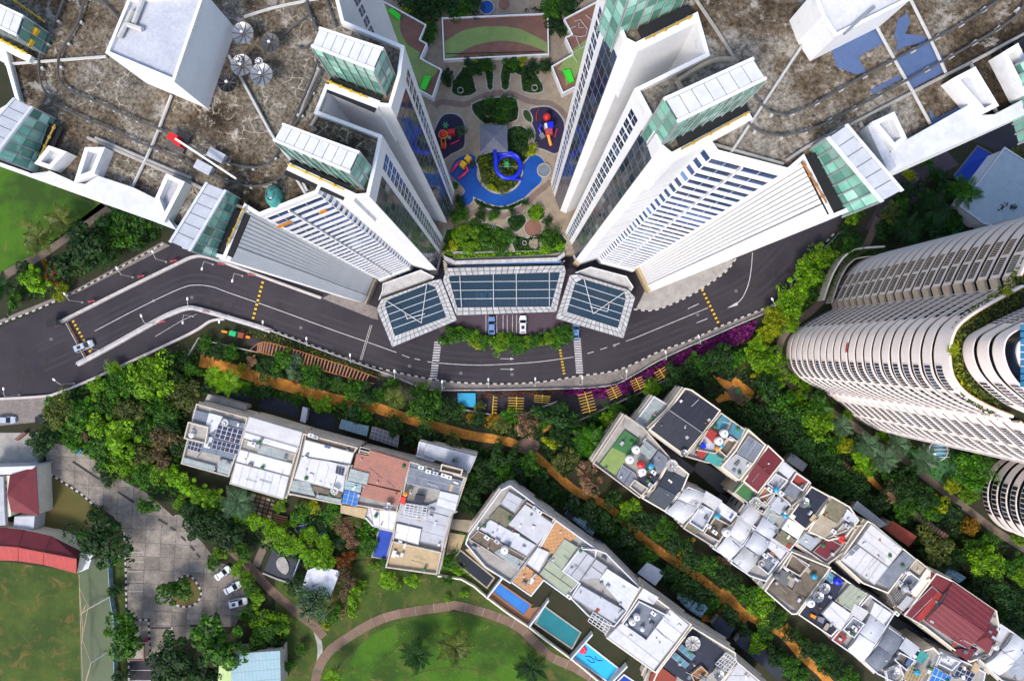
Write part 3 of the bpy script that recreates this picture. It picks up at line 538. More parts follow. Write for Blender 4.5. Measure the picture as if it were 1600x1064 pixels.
def lantern(t, pts, ztops, zb, mat, panels, rows, rail=None, slope=None):
    """glass lantern with a panelled white roof. pts = four roof corner pixels: inner-left, inner-right, outer-right, outer-left"""
    top = [Vector(W(x, y, z)) for (x, y), z in zip(pts, ztops)]; foot = [p.xy for p in top]
    core = MB()
    for i in range(4):
        a, b = top[i], top[(i + 1) % 4]; core.add([(a.x, a.y, zb), (b.x, b.y, zb), (b.x, b.y, b.z), (a.x, a.y, a.z)], [(0, 1, 2, 3)])
    lo = core.build('lantern', MT['teal_glass'], t)
    for i in range(4):                                # glazing cells as single panes, pushed a little proud
        a, b = top[i], top[(i + 1) % 4]; nrm = Vector(((b - a).y, -(b - a).x, 0)).normalized(); mid = (a + b) / 2
        c0 = sum(top, Vector()) / 4
        if nrm.dot(mid - c0) < 0: nrm = -nrm
        if nrm.xy.dot(-mid.xy) <= 0: continue         # face hidden from every nearby viewpoint
        L = (b - a).length; k = max(2, round(L / (1.25)))
        for u in range(k):
            for v in range(rows):
                q = []
                for s_, r_ in ((u + .04, v + .03), (u + .96, v + .03), (u + .96, v + .97), (u + .04, v + .97)):
                    x = a + (b - a) * (s_ / k); zz = zb + (x.z - zb) * r_ / rows; q.append(Vector((x.x, x.y, zz)) + nrm * .03)
                MB().add(q, [(0, 1, 2, 3)]).build('pane', MT[mat if rnd.random() > .3 else 'green_glass2' if mat == 'green_glass' else 'green_glass'], lo)
        mb = MB()
        for u in range(k + 1):
            x = a + (b - a) * (u / k); mb.beam((x.x + nrm.x * .12, x.y + nrm.y * .12, zb), (x.x + nrm.x * .12, x.y + nrm.y * .12, x.z - .1), .09, .16)
        mb.build('mullion', MT['grey'], lo)
    # roof: a tray with a raised rim and separate panels
    rf = MB().tilt([(p.x, p.y, p.z + .16) for p in top], .3).build('lantern_roof', MT['dgrey'], t)
    a, b, c, d = top; N = panels
    for i in range(N):
        q = []
        for s_, r_ in ((i + .03, .12), (i + .97, .12), (i + .97, .88), (i + .03, .88)):
            p = a + (b - a) * (s_ / N); e = d + (c - d) * (s_ / N); x = p + (e - p) * r_; q.append((x.x, x.y, x.z + .24))
        MB().tilt(q, .1).build('roof_panel', MT['white2'], rf)
    for r0, r1 in ((-.02, .10), (.90, 1.02)):
        q = []
        for s_, r_ in ((-.01, r0), (1.01, r0), (1.01, r1), (-.01, r1)):
            p = a + (b - a) * s_; e = d + (c - d) * s_; x = p + (e - p) * r_; q.append((x.x, x.y, x.z + .32))
        MB().tilt(q, .34).build('rim', MT['white'], rf)
    return lo
def ledge_rail(t, a, b, z, mat, n=4):
    p, q = Vector(W(*a, z)), Vector(W(*b, z)); o = MB().tube([p, q], .11, 6).build('rail', MT[mat], t)
    for i in range(n):
        x = p + (q - p) * ((i + .3) / n); MB().lathe(x.x, x.y, [(.2, z - .1), (.24, z), (.14, z + .14)], 8).build('rail_joint', MT[mat], o)
    return o
def deck_pipes(t, runs, z, mat, r, name='pipe'):
    for pts in runs: MB().tube([W(x, y, z) for x, y in smooth(pts, 4)], r, 6).build(name, MT[mat], t)
def fin(t, a, b, w_, z0, z1, mat='wall_white'):
    p, q = Vector(W(*a, z1)), Vector(W(*b, z1)); MB().beam((p.x, p.y, (z0 + z1) / 2), (q.x, q.y, (z0 + z1) / 2), w_, z1 - z0).build('fin_wall', MT[mat], t)
def shell(t, outline, zt, name='wall'):
    P = XY(outline, zt); MB().prism(P, 0, zt - .9, 0, top=False).build(name, MT['wall_white'], t)
    return P
# ---------------------------------------------------------------- west tower
ZL = 84.0
tw = thing('apartment_tower', 'white apartment tower with weathered brown roof deck on the left', 'tower', W(650, 400), 'twin towers')
OL = [(-80, 50), (0, 69), (24, 155), (-90, 228), (40, 274), (275, 358), (285, 388), (352, 405), (384.6, 325.5), (404.5, 338), (496.4, 302), (501.6, 291.7), (555, 309), (577, 307), (587, 262), (597.4, 211.5), (497.6, 174), (512, 138), (592, 166), (611, 168), (626, 118), (632, 72), (537.5, 32.8), (528, -6), (571, -75), (520, -160), (-80, -160)]
PL = shell(tw, OL, ZL)
MB().sheet(PL, ZL - .9).build('roof_deck', MT['deck'], tw)
MB().ring(PL, .45, ZL - .95, ZL + .02).build('parapet', MT['wall_white'], tw)
balconies(tw, (404.5, 338), (496.4, 302), ZL, 26, .42, (501.6, 291.7)); ribs(tw, (384.6, 325.5), (352, 405), ZL, 9, .02, .70); f = Face((384.6, 325.5), (352, 405), ZL); f.panel(MB(), .72 * f.L, f.L - .02, 4, ZL - .3, 0, .5).build('rib_panel', MT['rib_white'], tw)
f.panel(MB(), -.1, f.L, 0, 3.2, 0, .9).build('base_pad', MT['tan_concrete'], tw)
window_strip(tw, (587, 262), (597.4, 211.5), ZL, 25, .22, .70); window_strip(tw, (626, 118), (632, 72), ZL, 25, .22, .66)
curtain(tw, (577, 307), (587, 262), ZL, 24, 'win_grey'); curtain(tw, (611, 168), (626, 118), ZL, 24, 'win')
window_strip(tw, (528, -6), (571, -75), ZL, 25, .30, .45); f = Face((512, 138), (592, 166), ZL)
for i in range(6): f.panel(MB(), f.L * .12, f.L * .42, ZL - 6 - i * 3.3, ZL - 4.6 - i * 3.3, -.05, .04).build('window', MT['win_dark'], tw)
f = Face((555, 309), (577, 307), ZL); f.panel(MB(), 0, f.L, 0, 3, 0, .8).build('base_pad', MT['tan_concrete'], tw)
for q in ([(501.6, 291.7), (555, 309)], ): f = Face(*q, ZL); [f.panel(MB(), .1, f.L - .1, z, z + .06, 0, .035).build('panel_joint', MT['grey'], tw) for z in [6 + 6.6 * i for i in range(12)]]
lantern(tw, [(500.8, 44.8), (599, 76.7), (583.8, 111), (488, 74.3)], [91] * 4, 79.5, 'green_glass', 7, 6); lantern(tw, [(443.8, 194.5), (561.5, 237.9), (546, 270.7), (428.7, 221)], [91] * 4, 79.5, 'green_glass', 8, 6)
lantern(tw, [(354.5, 299), (299, 392.6), (266.4, 378), (323, 286.4)], [87, 90, 90, 87], 82.5, 'green_glass', 6, 3); lantern(tw, [(53, 169), (-6, 246), (-45, 230), (23, 155)], [87, 90, 90, 87], 82.5, 'green_glass', 6, 3); lantern(tw, [(-60, -20), (38, 26), (27, 58), (-70, 10)], [88] * 4, 82.5, 'green_glass', 8, 3)
fin(tw, (449.8, 260), (555, 309), 1.0, 70, ZL); fin(tw, (513, 134), (592, 164), 1.0, 70, ZL); fin(tw, (0, 70), (47, 92), .8, 78, ZL + .3)
ledge_rail(tw, (449.4, 256.5), (538, 297), ZL + .5, 'yellow'); ledge_rail(tw, (512, 127), (575, 153), ZL + .5, 'yellow'); ledge_rail(tw, (382, 324), (354, 384), ZL + .5, 'yellow2'); ledge_rail(tw, (86, 195), (58, 254), ZL + .5, 'yellow2'); ledge_rail(tw, (20, 0), (70, 35), ZL + .5, 'yellow'); ledge_rail(tw, (0, 62), (42, 84), ZL + .5, 'yellow')
for i, (a, b) in enumerate((((37, 38), (58, 52)), ((30, 55), (50, 69)))): MB().beam(W(*a, 86), W(*b, 86), .9, .5).build('gantry_beam', MT['yellow'], tw)
for s in ((449, 262, 541, 302), (513, 132, 590, 165), (380, 332, 352, 398), (88, 197, 60, 258)): a, b = (s[0] , s[1]), (s[2], s[3]); MB().beam(W(*a, ZL - .2), W(*b, ZL - .2), 2.0, .3).build('ledge', MT['black'], tw)
# white frames along the outer edge
def frame_row(t, edge, zt, boxes, mat='white2'):
    e = XY(edge, zt + .5); MB().prism(e, zt - 5, zt + .5).build('edge_frame', MT[mat], t)
    for b in boxes:
        P = XY(b, zt + .5); MB().ring(P, .5, zt - .85, zt + 1.2).build('box_frame', MT['white'], t); MB().prism(offset(ccw(P), .5), zt - .8, zt + .2).build('box_floor', MT['pale_sheet'], t)
frame_row(tw, C('F', 145, 150, 275, 135, 425, 200, 470, 205, 545, 160, 740, 225, 870, 290, 915, 310, 935, 400, 975, 455, 950, 450, 560, 300), ZL, [C('F', 210, 100, 290, 0, 390, 35, 300, 130), C('F', 490, 10, 600, 10, 540, 155, 430, 200), C('F', 935, 155, 1040, 200, 925, 420, 875, 290)])
MB().prism(XY(C('F', 270, 130, 425, 200, 470, 205, 430, 225, 270, 150), ZL + .6), ZL - 1, ZL + .6).build('box_frame', MT['white'], tw)
# penthouse plant room
PH = C('A', 583, 295, 710, -10, 1135, -40, 965, 455); zp = ZL + 8; P = XY(PH, zp); MB().prism(P, ZL - .9, zp - .5).build('penthouse', MT['wall_white'], tw); MB().sheet(offset(ccw(P), .35), zp - .48).build('penthouse_roof', MT['pale_sheet'], tw); MB().ring(P, .35, zp - .55, zp).build('penthouse_parapet', MT['white'], tw)
deck_pipes(tw, [C('A', 800, -20, 740, 130), C('A', 660, 210, 700, 130, 735, 60), C('A', 690, 130, 790, 165)], zp, 'rail_light', .3)
# rails of the window-cleaning cradle
r1 = C('A', 360, -20, 300, 130, 240, 260, 215, 330, 220, 430, 250, 510, 320, 580, 450, 650, 600, 712, 770, 790, 900, 840, 1030, 895, 1200, 985) + [(365, 284), (385, 290.5), (405, 290.5), (421, 286.5), (437, 278), (452, 264), (457, 240), (457, 192), (476, 148), (494, 101), (500, 60), (484, 20), (478, -10)]
r2 = C('A', 475, -20, 430, 130, 370, 230, 330, 300, 320, 400, 345, 470, 420, 520, 560, 575, 730, 655, 880, 715, 1010, 790, 1150, 860) + [(340, 250), (376, 260), (396, 262), (415, 258), (428, 246), (440, 225), (473, 175), (503, 110)]
for nm, rr in (('track', r1), ('track', r2)):
    o = MB().tube([W(x, y, ZL - .25) for x, y in smooth(rr, 4)], .14, 6).build(nm, MT['rail_dark'], tw)
    for x, y, a in along([W(*p, ZL)[:2] for p in rr], 3.2): MB().box(x, y, ZL - .9, .3, .45, .55, a).build('track_foot', MT['rail_light'], o)
deck_pipes(tw, [C('A', 30, 358, 590, 315), C('A', 950, 530, 850, 790, 735, 1035), C('B', 290, 95, 450, 45, 640, 5, 720, -10), C('B', 205, 310, 330, 540, 460, 775, 560, 905, 640, 1060), C('G', 570, 160, 640, 275)], ZL - .5, 'rail_light', .2)
deck_pipes(tw, [[(137, 215), (290, 282), (345, 310), (405, 335)], C('A', 530, 765, 1060, 990), C('B', 705, 380, 640, 520, 600, 640), C('B', 660, 700, 720, 590, 750, 470), C('G', 500, 330, 690, 240), C('A', 50, 280, 120, 560)], ZL - .6, 'concrete', .24, 'kerb_upstand')
deck_pipes(tw, [C('B', 620, -10, 680, 150, 700, 170), C('B', 740, -10, 800, 150), C('A', 560, 0, 640, 80, 700, 180), C('B', 430, 180, 480, 210, 560, 150, 640, 90), C('B', 590, 260, 620, 270, 670, 235)], ZL - .5, 'rail_dark', .14)
# loose roof things
def dish(p, z, r, label, col_='steel', tilt=.0):
    x, y, _ = W(*p, z); t = thing('satellite_dish', label, 'satellite dish', (x, y, z - .9), 'rooftop satellite dishes')
    pr = [(r * k / 5, z + .28 * r * (k / 5) ** 2) for k in range(6)]; mb = MB(); n = 20; o = []
    for rr, zz in pr[1:]: o += [(x + rr * math.cos(6.2832 * k / n), y + rr * math.sin(6.2832 * k / n), zz) for k in range(n)]
    mb.add(o + [(x, y, pr[0][1])], [(i * n + k, i * n + (k + 1) % n, (i + 1) * n + (k + 1) % n, (i + 1) * n + k) for i in range(4) for k in range(n)] + [(4 * n + 4 * 0 + n, k, (k + 1) % n) for k in range(n)] if False else [(i * n + k, i * n + (k + 1) % n, (i + 1) * n + (k + 1) % n, (i + 1) * n + k) for i in range(4) for k in range(n)] + [(5 * n, (k + 1) % n, k) for k in range(n)])
    d = mb.build('reflector', MT[col_], t, True); m2 = MB()
    for k in range(10): a = 6.2832 * k / 10; m2.beam((x + .1 * math.cos(a), y + .1 * math.sin(a), z + .03), (x + r * .98 * math.cos(a), y + r * .98 * math.sin(a), z + .30 * r), .06, .06)
    m2.build('rib', MT['rail_dark'], d); MB().tube([(x, y, z - .9), (x, y, z)], .12, 6).build('mast', MT['rail_dark'], t)
    MB().lathe(x, y, [(.16, z + .55 * r), (.2, z + .62 * r), (.08, z + .7 * r)], 8).build('feed_horn', MT['white'], t); mm = MB()
    for k in range(3): a = 2.0944 * k; mm.tube([(x + r * .9 * math.cos(a), y + r * .9 * math.sin(a), z + .26 * r), (x, y, z + .6 * r)], .035, 4)
    mm.build('strut', MT['rail_dark'], t)
Z1 = ZL + 1
dish((381, 54), Z1, 1.35, 'pale mesh satellite dish nearest the penthouse wall on the west tower roof'); dish((423, 69), Z1, 1.2, 'dark mesh satellite dish on the west tower roof', 'rail_dark'); dish((379, 104), Z1, 1.35, 'grey mesh satellite dish beside two small white dishes on the roof'); dish((410, 118), Z1, 1.4, 'grey mesh satellite dish farthest from the penthouse on the west tower'); dish((357, 131), Z1, 1.2, 'black satellite dish standing in the shadow of the penthouse', 'black')
dish((372, 94), ZL + 1.6, .5, 'small solid white dish overlapping a mesh dish', 'white'); dish((405, 97), ZL + 1.4, .5, 'small solid white dish between two mesh dishes', 'white')
x, y, z = W(264, 211, ZL + 2); t = thing('roof_crane', 'red cabin roof crane with long white boom on the west tower', 'crane', (x, y, ZL - .9))
MB().box(x, y, ZL - .3, 1.2, .9, 1.5, R(-25)).build('cabin', MT['red'], t); MB().box(x + .7, y - .7, ZL, .9, .7, 1.3, R(-25)).build('engine_box', MT['red'], t); MB().box(x, y, ZL - .9, 2.4, 2.4, .6, R(-25)).build('bogie', MT['rail_dark'], t)
b0 = (x + .8, y - .5, ZL + 2); b1 = W(371, 281, ZL + 1.2); bo = MB().beam(b0, b1, .24, .3).build('boom', MT['white'], t); MB().tube([(b1[0], b1[1], ZL + 1.5), (b1[0], b1[1], ZL - .6)], .12).build('hook', MT['rail_dark'], bo)
for q in ((338, 243), (318, 262)): xx, yy, _ = W(*q, ZL); MB().box(xx, yy, ZL - .7, 2.2, 1.2, .9, R(-28)).build('counterweight', MT['pale_sheet'], t)
x, y, _ = W(424, 305, ZL + 1); t = thing('tarpaulin_stack', 'dark green tarpaulin covered heap on the west tower roof', 'covered heap', (x, y, ZL - .9)); mb = MB(); n = 10; o = []
for k, (rr, zz) in enumerate(((1.0, ZL - .9), (1.02, ZL + .3), (.75, ZL + 1.3), (.3, ZL + 1.6))): o += [(x + .95 * rr * math.cos(6.2832 * i / n), y + 1.45 * rr * math.sin(6.2832 * i / n) , zz + .12 * math.sin(i * 2.3)) for i in range(n)]
mb.add(o, [(i * n + k, i * n + (k + 1) % n, (i + 1) * n + (k + 1) % n, (i + 1) * n + k) for i in range(3) for k in range(n)] + [tuple(3 * n + k for k in range(n))]); mb.build('cover', MT['teal_glass'], t, True); MB().ring([(x + .5 * math.cos(6.2832 * i / 10), y + .8 * math.sin(6.2832 * i / 10)) for i in range(10)], .07, ZL + 1.2, ZL + 1.62).build('rope', MT['rail_dark'], t)
for p, lb in ((C('G', 510, 432)[0], 'orange cloth hung in a top floor window of the west tower'), (C('G', 735, 380)[0], 'small orange cloth hung in an upper window of the west tower')):
    f = Face((404.5, 338), (496.4, 302), ZL); zc = 77.6 if 'small' not in lb else 76.6
    u = ((Vector(W(*p, zc)[:2]) - f.a).dot(f.d)); wd_ = 1.0 if 'small' not in lb else .5
    tag(f.panel(MB(), u - wd_, u + wd_, zc - .7, zc + .3, .24, .30).build('hanging_cloth', MT['orange_plastic']), lb, 'cloth')
# ---------------------------------------------------------------- east tower
ZR = 96.0
te = thing('apartment_tower', 'white apartment tower with blue patched roof deck on the right', 'tower', W(950, 390), 'twin towers')
OR = [(941, -33), (956, 18), (974, 64), (993, 74), (1086, 28), (1102, 84), (991, 139), (1015, 184), (1031, 231), (1048, 245), (1108, 225.6), (1118.3, 240), (1232.5, 269.5), (1254, 251), (1299.6, 342), (1370, 312), (1389, 272), (1600, 180), (1720, 128), (1720, -160), (975, -160)]
PR = shell(te, OR, ZR); MB().sheet(PR, ZR - .9).build('roof_deck', MT['deck2'], te); MB().ring(PR, .45, ZR - .95, ZR + .02).build('parapet', MT['wall_white'], te)
balconies(te, (1232.5, 269.5), (1118.3, 240), ZR, 29, .56, (1108, 225.6)); ribs(te, (1254, 251), (1299.6, 342), ZR, 9, .02, .72); f = Face((1254, 251), (1299.6, 342), ZR); f.panel(MB(), .74 * f.L, f.L - .02, 4, ZR - .3, 0, .5).build('rib_panel', MT['rib_white'], te); f.panel(MB(), -.1, f.L, 0, 3.2, 0, .9).build('base_pad', MT['sand'], te)
window_strip(te, (991, 139), (1015, 184), ZR, 28, .24, .68); window_strip(te, (941, -33), (956, 18), ZR, 28, .28, .68); curtain(te, (1015, 184), (1031, 231), ZR, 27, 'win_grey'); curtain(te, (956, 18), (974, 64), ZR, 27, 'win')
f = Face((993, 74), (1086, 28), ZR)
for i in range(6): f.panel(MB(), f.L * .5, f.L * .8, ZR - 6 - i * 3.3, ZR - 4.6 - i * 3.3, -.05, .04).build('window', MT['win_dark'], te)
f = Face((1031, 231), (1048, 245), ZR); f.panel(MB(), 0, f.L, 0, 3, 0, .8).build('base_pad', MT['sand'], te)
f = Face((1048, 245), (1108, 225.6), ZR); [f.panel(MB(), .1, f.L - .1, z, z + .06, 0, .035).build('panel_joint', MT['grey'], te) for z in [6 + 6.6 * i for i in range(13)]]
lantern(te, [(996, -60), (1090, -36), (1085, -5), (983, 43)][0:0] or [(960, -38), (1075, -85), (1092, -50), (982, 0)], [103] * 4, 91.5, 'green_glass', 7, 6)
lantern(te, C('D', 488, 548, 972, 328, 1048, 445, 568, 680), [103] * 4, 91.5, 'green_glass', 7, 6)
lantern(te, [(1291.6, 217), (1374.8, 316), (1408.6, 297.7), (1322.6, 196)], [99, 102, 102, 99], 94.5, 'green_glass', 6, 3)
lantern(te, [(1610, 90), (1680, 190), (1720, 170), (1640, 70)], [99, 102, 102, 99], 94.5, 'green_glass', 6, 3)
fin(te, (1173, 180), (1050, 246), 1.0, 82, ZR); fin(te, (1088, 28), (994, 74), 1.0, 82, ZR)
ledge_rail(te, (1172, 175), (1064, 234), ZR + .5, 'gold'); ledge_rail(te, (1082, 25), (1008, 62), ZR + .5, 'gold'); ledge_rail(te, (1254, 253), (1292, 318), ZR + .5, 'rust'); ledge_rail(te, (1588, 70), (1606, 98), ZR + .5, 'yellow')
for s in ((1170, 172, 1062, 228), (1080, 20, 1002, 58), (1262, 245, 1305, 330), (1594, 62, 1616, 100)): MB().beam(W(s[0], s[1], ZR - .2), W(s[2], s[3], ZR - .2), 1.8, .3).build('ledge', MT['black'], te)
frame_row(te, C('E', 668, 965, 640, 905, 690, 830, 760, 780, 1115, 580, 1170, 640, 1255, 635, 1419, 550, 1500, 510, 1500, 605, 1419, 640), ZR, [C('E', 555, 690, 680, 632, 750, 780, 680, 840), C('E', 1000, 450, 1125, 385, 1255, 600, 1170, 645), C('E', 1270, 310, 1360, 255, 1470, 480, 1390, 545)])
MB().prism(XY(C('E', 550, 700, 595, 680, 712, 925, 668, 955), ZR + .8), ZR - 1, ZR + .8).build('box_frame', MT['pale_sheet'], te)
PH = C('E', 250, -40, 300, 90, 375, 205, 790, 0, 830, -60); zp = ZR + 5; P = XY(PH, zp); MB().prism(P, ZR - .9, zp - .5).build('penthouse', MT['wall_white'], te); MB().sheet(offset(ccw(P), .35), zp - .48).build('penthouse_roof', MT['white_sheet'], te); MB().ring(P, .35, zp - .55, zp).build('penthouse_parapet', MT['white'], te)
deck_pipes(te, [C('E', 420, 190, 590, 40)], zp, 'steel', .15)
for q in (C('E', 340, 240, 480, 170, 585, 115, 650, 235, 500, 315, 545, 400, 490, 415, 380, 370), C('E', 705, 320, 900, 215, 975, 330, 985, 395, 800, 490, 755, 440), C('E', 570, 500, 720, 420, 755, 430, 600, 510, 575, 520), C('E', 720, 110, 770, 75, 790, 120, 760, 190, 870, 200, 880, 230, 760, 260, 700, 290, 720, 240, 700, 200), C('E', 890, 600, 930, 660, 1060, 590, 1010, 490, 1070, 600, 910, 690)):
    MB().prism(XY(q, ZR - .86), ZR - .9, ZR - .86).build('waterproof_patch', MT['blue_coat'], te)
e1 = C('E', -240, 470) + C('D', 985, 520, 1030, 580, 1090, 625, 1180, 640) + C('E', 100, 640, 260, 575, 480, 450, 780, 290, 1080, 130, 1280, 0, 1340, -60); e2 = C('D', 945, 670, 1000, 720, 1070, 745, 1160, 755) + C('E', 90, 750, 250, 715, 480, 600, 800, 430, 1100, 265, 1340, 120, 1419, 30, 1450, -60)
for rr in (e1, e2):
    o = MB().tube([W(x, y, ZR - .25) for x, y in smooth(rr[1:] if rr is e1 else rr, 4)], .13, 6).build('track', MT['rail_dark'], te)
    for x, y, a in along([W(*p, ZR)[:2] for p in rr[1:]], 3.0): MB().box(x, y, ZR - .9, .3, .45, .55, a).build('track_foot', MT['rail_light'], o)
deck_pipes(te, [C('D', 850, 860, 1050, 560, 1360, 90), C('E', 580, 110, 700, 330, 800, 505, 900, 690), C('E', 790, 0, 900, 220, 985, 405)], ZR - .5, 'rail_light', .17)
deck_pipes(te, [C('E', 440, 700, 620, 605, 900, 460, 1120, 350, 1419, 190), C('E', 510, 680, 650, 930), C('E', 440, 700, 240, 800, 100, 890), C('D', 760, 800, 1150, 910), C('D', 665, 0, 800, 200, 880, 330), C('E', 1120, 350, 1270, 630)], ZR - .6, 'concrete', .2, 'kerb_upstand')
deck_pipes(te, [C('D', 560, 450, 745, 340, 880, 330), C('D', 560, 450, 590, 500)], ZR - .6, 'tan_concrete', .3, 'kerb_upstand')
dirt('pale_concrete', (.50, .49, .48), (.36, .35, .34), .6, .85, 4, .35); dirt('turf_dark', (.018, .050, .010), (.030, .070, .014), .6, .95, 5, .5)
# ================================================================== the curved tower
dirt('pink_white', (.84, .75, .71), (.76, .67, .64), .2, .6, 2.5, .12); plain('beige_side', (.62, .50, .38), .7)
BASE = [(1520, 386), (1440, 388), (1390, 393), (1360, 401), (1340, 410), (1323, 426), (1309, 449), (1298, 472)]
MID = [(1301, 482), (1284, 491), (1266, 501), (1248, 512), (1235, 524), (1229, 540), (1228, 556), (1232, 574), (1245, 590), (1267, 603), (1291, 613)]
LOW = [(1297, 618), (1314, 633), (1341, 656), (1362, 668), (1382, 675), (1420, 682), (1500, 690), (1600, 694)]
tc = thing('curved_apartment_tower', 'curving white apartment tower with banded balconies and planted roof terrace', 'tower', W(1400, 540))
secs = [smooth(XY(q), 5) for q in (BASE, MID, LOW)]
for q in range(3):                                    # left side of each line is the inside
    if area(secs[q] + [XY([(1560, 540)])[0]]) < 0: secs[q] = secs[q][::-1]
secs = [s_[::-1] if False else s_ for s_ in secs]
def inward(line, d):
    a = side(line, d); m = XY([(1560, 540)])[0]; i = len(line) // 2
    return a if math.hypot(a[i][0] - m[0], a[i][1] - m[1]) < math.hypot(line[i][0] - m[0], line[i][1] - m[1]) else side(line, -d)
FH, NF = 3.1, 20; ZC = FH * NF
full = XY(BASE) ; core = inward(smooth(XY(BASE), 5), 1.1) + inward(smooth(XY(MID), 5), 1.1) + inward(smooth(XY(LOW), 5), 1.1) + XY([(1640, 690), (1640, 390)])
MB().prism(core, 0, ZC - .6).build('facade', MT['win_dark'], tc)
MB().prism(inward(smooth(XY(BASE), 5), .9) + inward(smooth(XY(MID), 5), .9) + inward(smooth(XY(LOW), 5), .9) + XY([(1650, 690), (1650, 390)]), ZC - .55, ZC - .2).build('roof_terrace', MT['soil'], tc)
def arc(line, t0, t1):
    d = [0]
    for i in range(1, len(line)): d.append(d[-1] + math.hypot(line[i][0] - line[i - 1][0], line[i][1] - line[i - 1][1]))
    out = []; L = d[-1]
    for k in range(9):
        t = (t0 + (t1 - t0) * k / 8) * L
        for i in range(1, len(line)):
            if d[i] >= t - 1e-6:
                f_ = (t - d[i - 1]) / max(1e-6, d[i] - d[i - 1]); out.append((line[i - 1][0] + (line[i][0] - line[i - 1][0]) * f_, line[i - 1][1] + (line[i][1] - line[i - 1][1]) * f_)); break
    return out
base_, mid_, low_ = smooth(XY(BASE), 5), smooth(XY(MID), 5), smooth(XY(LOW), 5)
def outw(line, d): return [tuple(2 * Vector(p) - Vector(q)) for p, q in zip(line, inward(line, d))]
OPEN = [(base_, .825, .895), (base_, .91, .985), (mid_, .03, .30), (mid_, .58, .72), (mid_, .74, .99), (low_, .04, .13), (low_, .15, .24), (low_, .27, .34), (low_, .36, .46)]
for k in range(NF):
    z = k * FH; sp = 2.15
    for ln in (base_, mid_, low_):
        q = inward(ln, .18); n = len(ln)
        o = MB().band(ln, .18 if q == side(ln, .18) else -.18, z + .4, z + .4 + sp).build('balcony_band', MT['pink_white'], tc)
        MB().band(ln, 1.15 if q == side(ln, .18) else -1.15, z + .28, z + .39).build('balcony_floor', MT['beige_side'], o)
    for j, (ln, t0, t1) in enumerate(OPEN):
        ou = outw(arc(ln, t0, t1), .05); mb = MB()
        w0_, w1_ = (.65, 2.15) if j not in (2, 4) else (.95, 2.05); o = mb.band(ou, .03, z + w0_, z + w1_).build('window', MT['win_dark'], tc)
        b = MB(); A = arc(ln, t0, t1); ob = outw(A, .09); L = len(A)
        for i in range(L): b.beam((ob[i][0], ob[i][1], z + w0_), (ob[i][0], ob[i][1], z + w1_), *((.07, .09) if j != 2 else (.04, .05)))
        b.build('railing', MT['beige_side' if j < 2 else 'pink_white'], o, kind='stuff')
    for a, b in ((BASE[-1], MID[0]), (MID[-1], LOW[0])):
        p, q = Vector(W(*a)), Vector(W(*b)); MB().beam((p.x, p.y, z + 1.35), (q.x, q.y, z + 1.35), .5, 1.85).build('joint_wall', MT['beige_side' if a == BASE[-1] else 'pink_white'], tc)
for ln, t0, t1, k, m_ in ((base_, .30, .62, 13, 'red'), (mid_, .46, .52, 9, 'red')):
    tag(MB().band(outw(arc(ln, t0, t1), .12), .05, k * FH + 2.36, k * FH + 3.05).build('awning', MT['dark_red_paint']), 'dark red awning strip on an upper balcony of the curved tower' if k == 13 else 'short dark red awning on a mid floor of the curved tower bulge', 'awning')
for ln in (base_, mid_, low_):
    q = inward(ln, .3); MB().band(ln, .35 if inward(ln, .3) == side(ln, .3) else -.35, ZC - .6, ZC + 1.0).build('roof_rim', MT['pink_white'], tc)
    e = inward(ln, .4); MB().band(e, .12, ZC - .2, ZC + .9).build('rim_lining', MT['gold'], tc)
# set-back storeys above the terrace
UP = [(1640, 470), (1590, 492), (1550, 512), (1530, 524), (1522, 538), (1522, 558), (1532, 583), (1555, 608), (1594, 636), (1650, 660)]; up = smooth(XY(UP, ZC + 3), 5)
cx_, cy_ = XY([(1620, 560)], ZC)[0]
def inw2(line, d):
    a = side(line, d); i = len(line) // 2
    return a if math.hypot(a[i][0] - cx_, a[i][1] - cy_) < math.hypot(line[i][0] - cx_, line[i][1] - cy_) else side(line, -d)
MB().prism(inw2(up, 1.0) + XY([(1680, 640), (1680, 480)], ZC), ZC - .3, ZC + 10).build('upper_facade', MT['win_dark'], tc)
for k in range(3):
    z = ZC + .2 + k * 3.3; q = inw2(up, .2); o = MB().band(up, .2 if q == side(up, .2) else -.2, z + .4, z + 2.6).build('balcony_band', MT['pink_white'], tc); MB().band(up, 1.05 if q == side(up, .2) else -1.05, z + .28, z + .39).build('balcony_floor', MT['beige_side'], o)
    for t0, t1 in ((.06, .27), (.62, .80)):
        A = arc(up, t0, t1); oo = [tuple(2 * Vector(p) - Vector(w_)) for p, w_ in zip(A, inw2(A, .05))]; o = MB().band(oo, .03, z + .7, z + 2.3).build('window', MT['win_dark'], tc); b = MB()
        for i in range(len(oo)): b.beam((oo[i][0], oo[i][1], z + .7), (oo[i][0], oo[i][1], z + 2.3), .14, .2)
        b.build('railing', MT['pink_white'], o, kind='stuff')
rp = inw2(up, 1.3); MB().prism(rp + XY([(1680, 640), (1680, 480)], ZC), ZC + 10, ZC + 10.3).build('upper_roof', MT['pink_white'], tc)
blue = glassy('roof_blue_glass', (.02, .12, .24), (.03, .17, .30), .1)
for i in range(9):
    for j in range(4):
        x, y, _ = W(1597 + j * 13, 512 + i * 11, ZC + 10); MB().box(x, y, ZC + 10.3, 1.0, .82, .12).build('roof_pane', blue, tc)
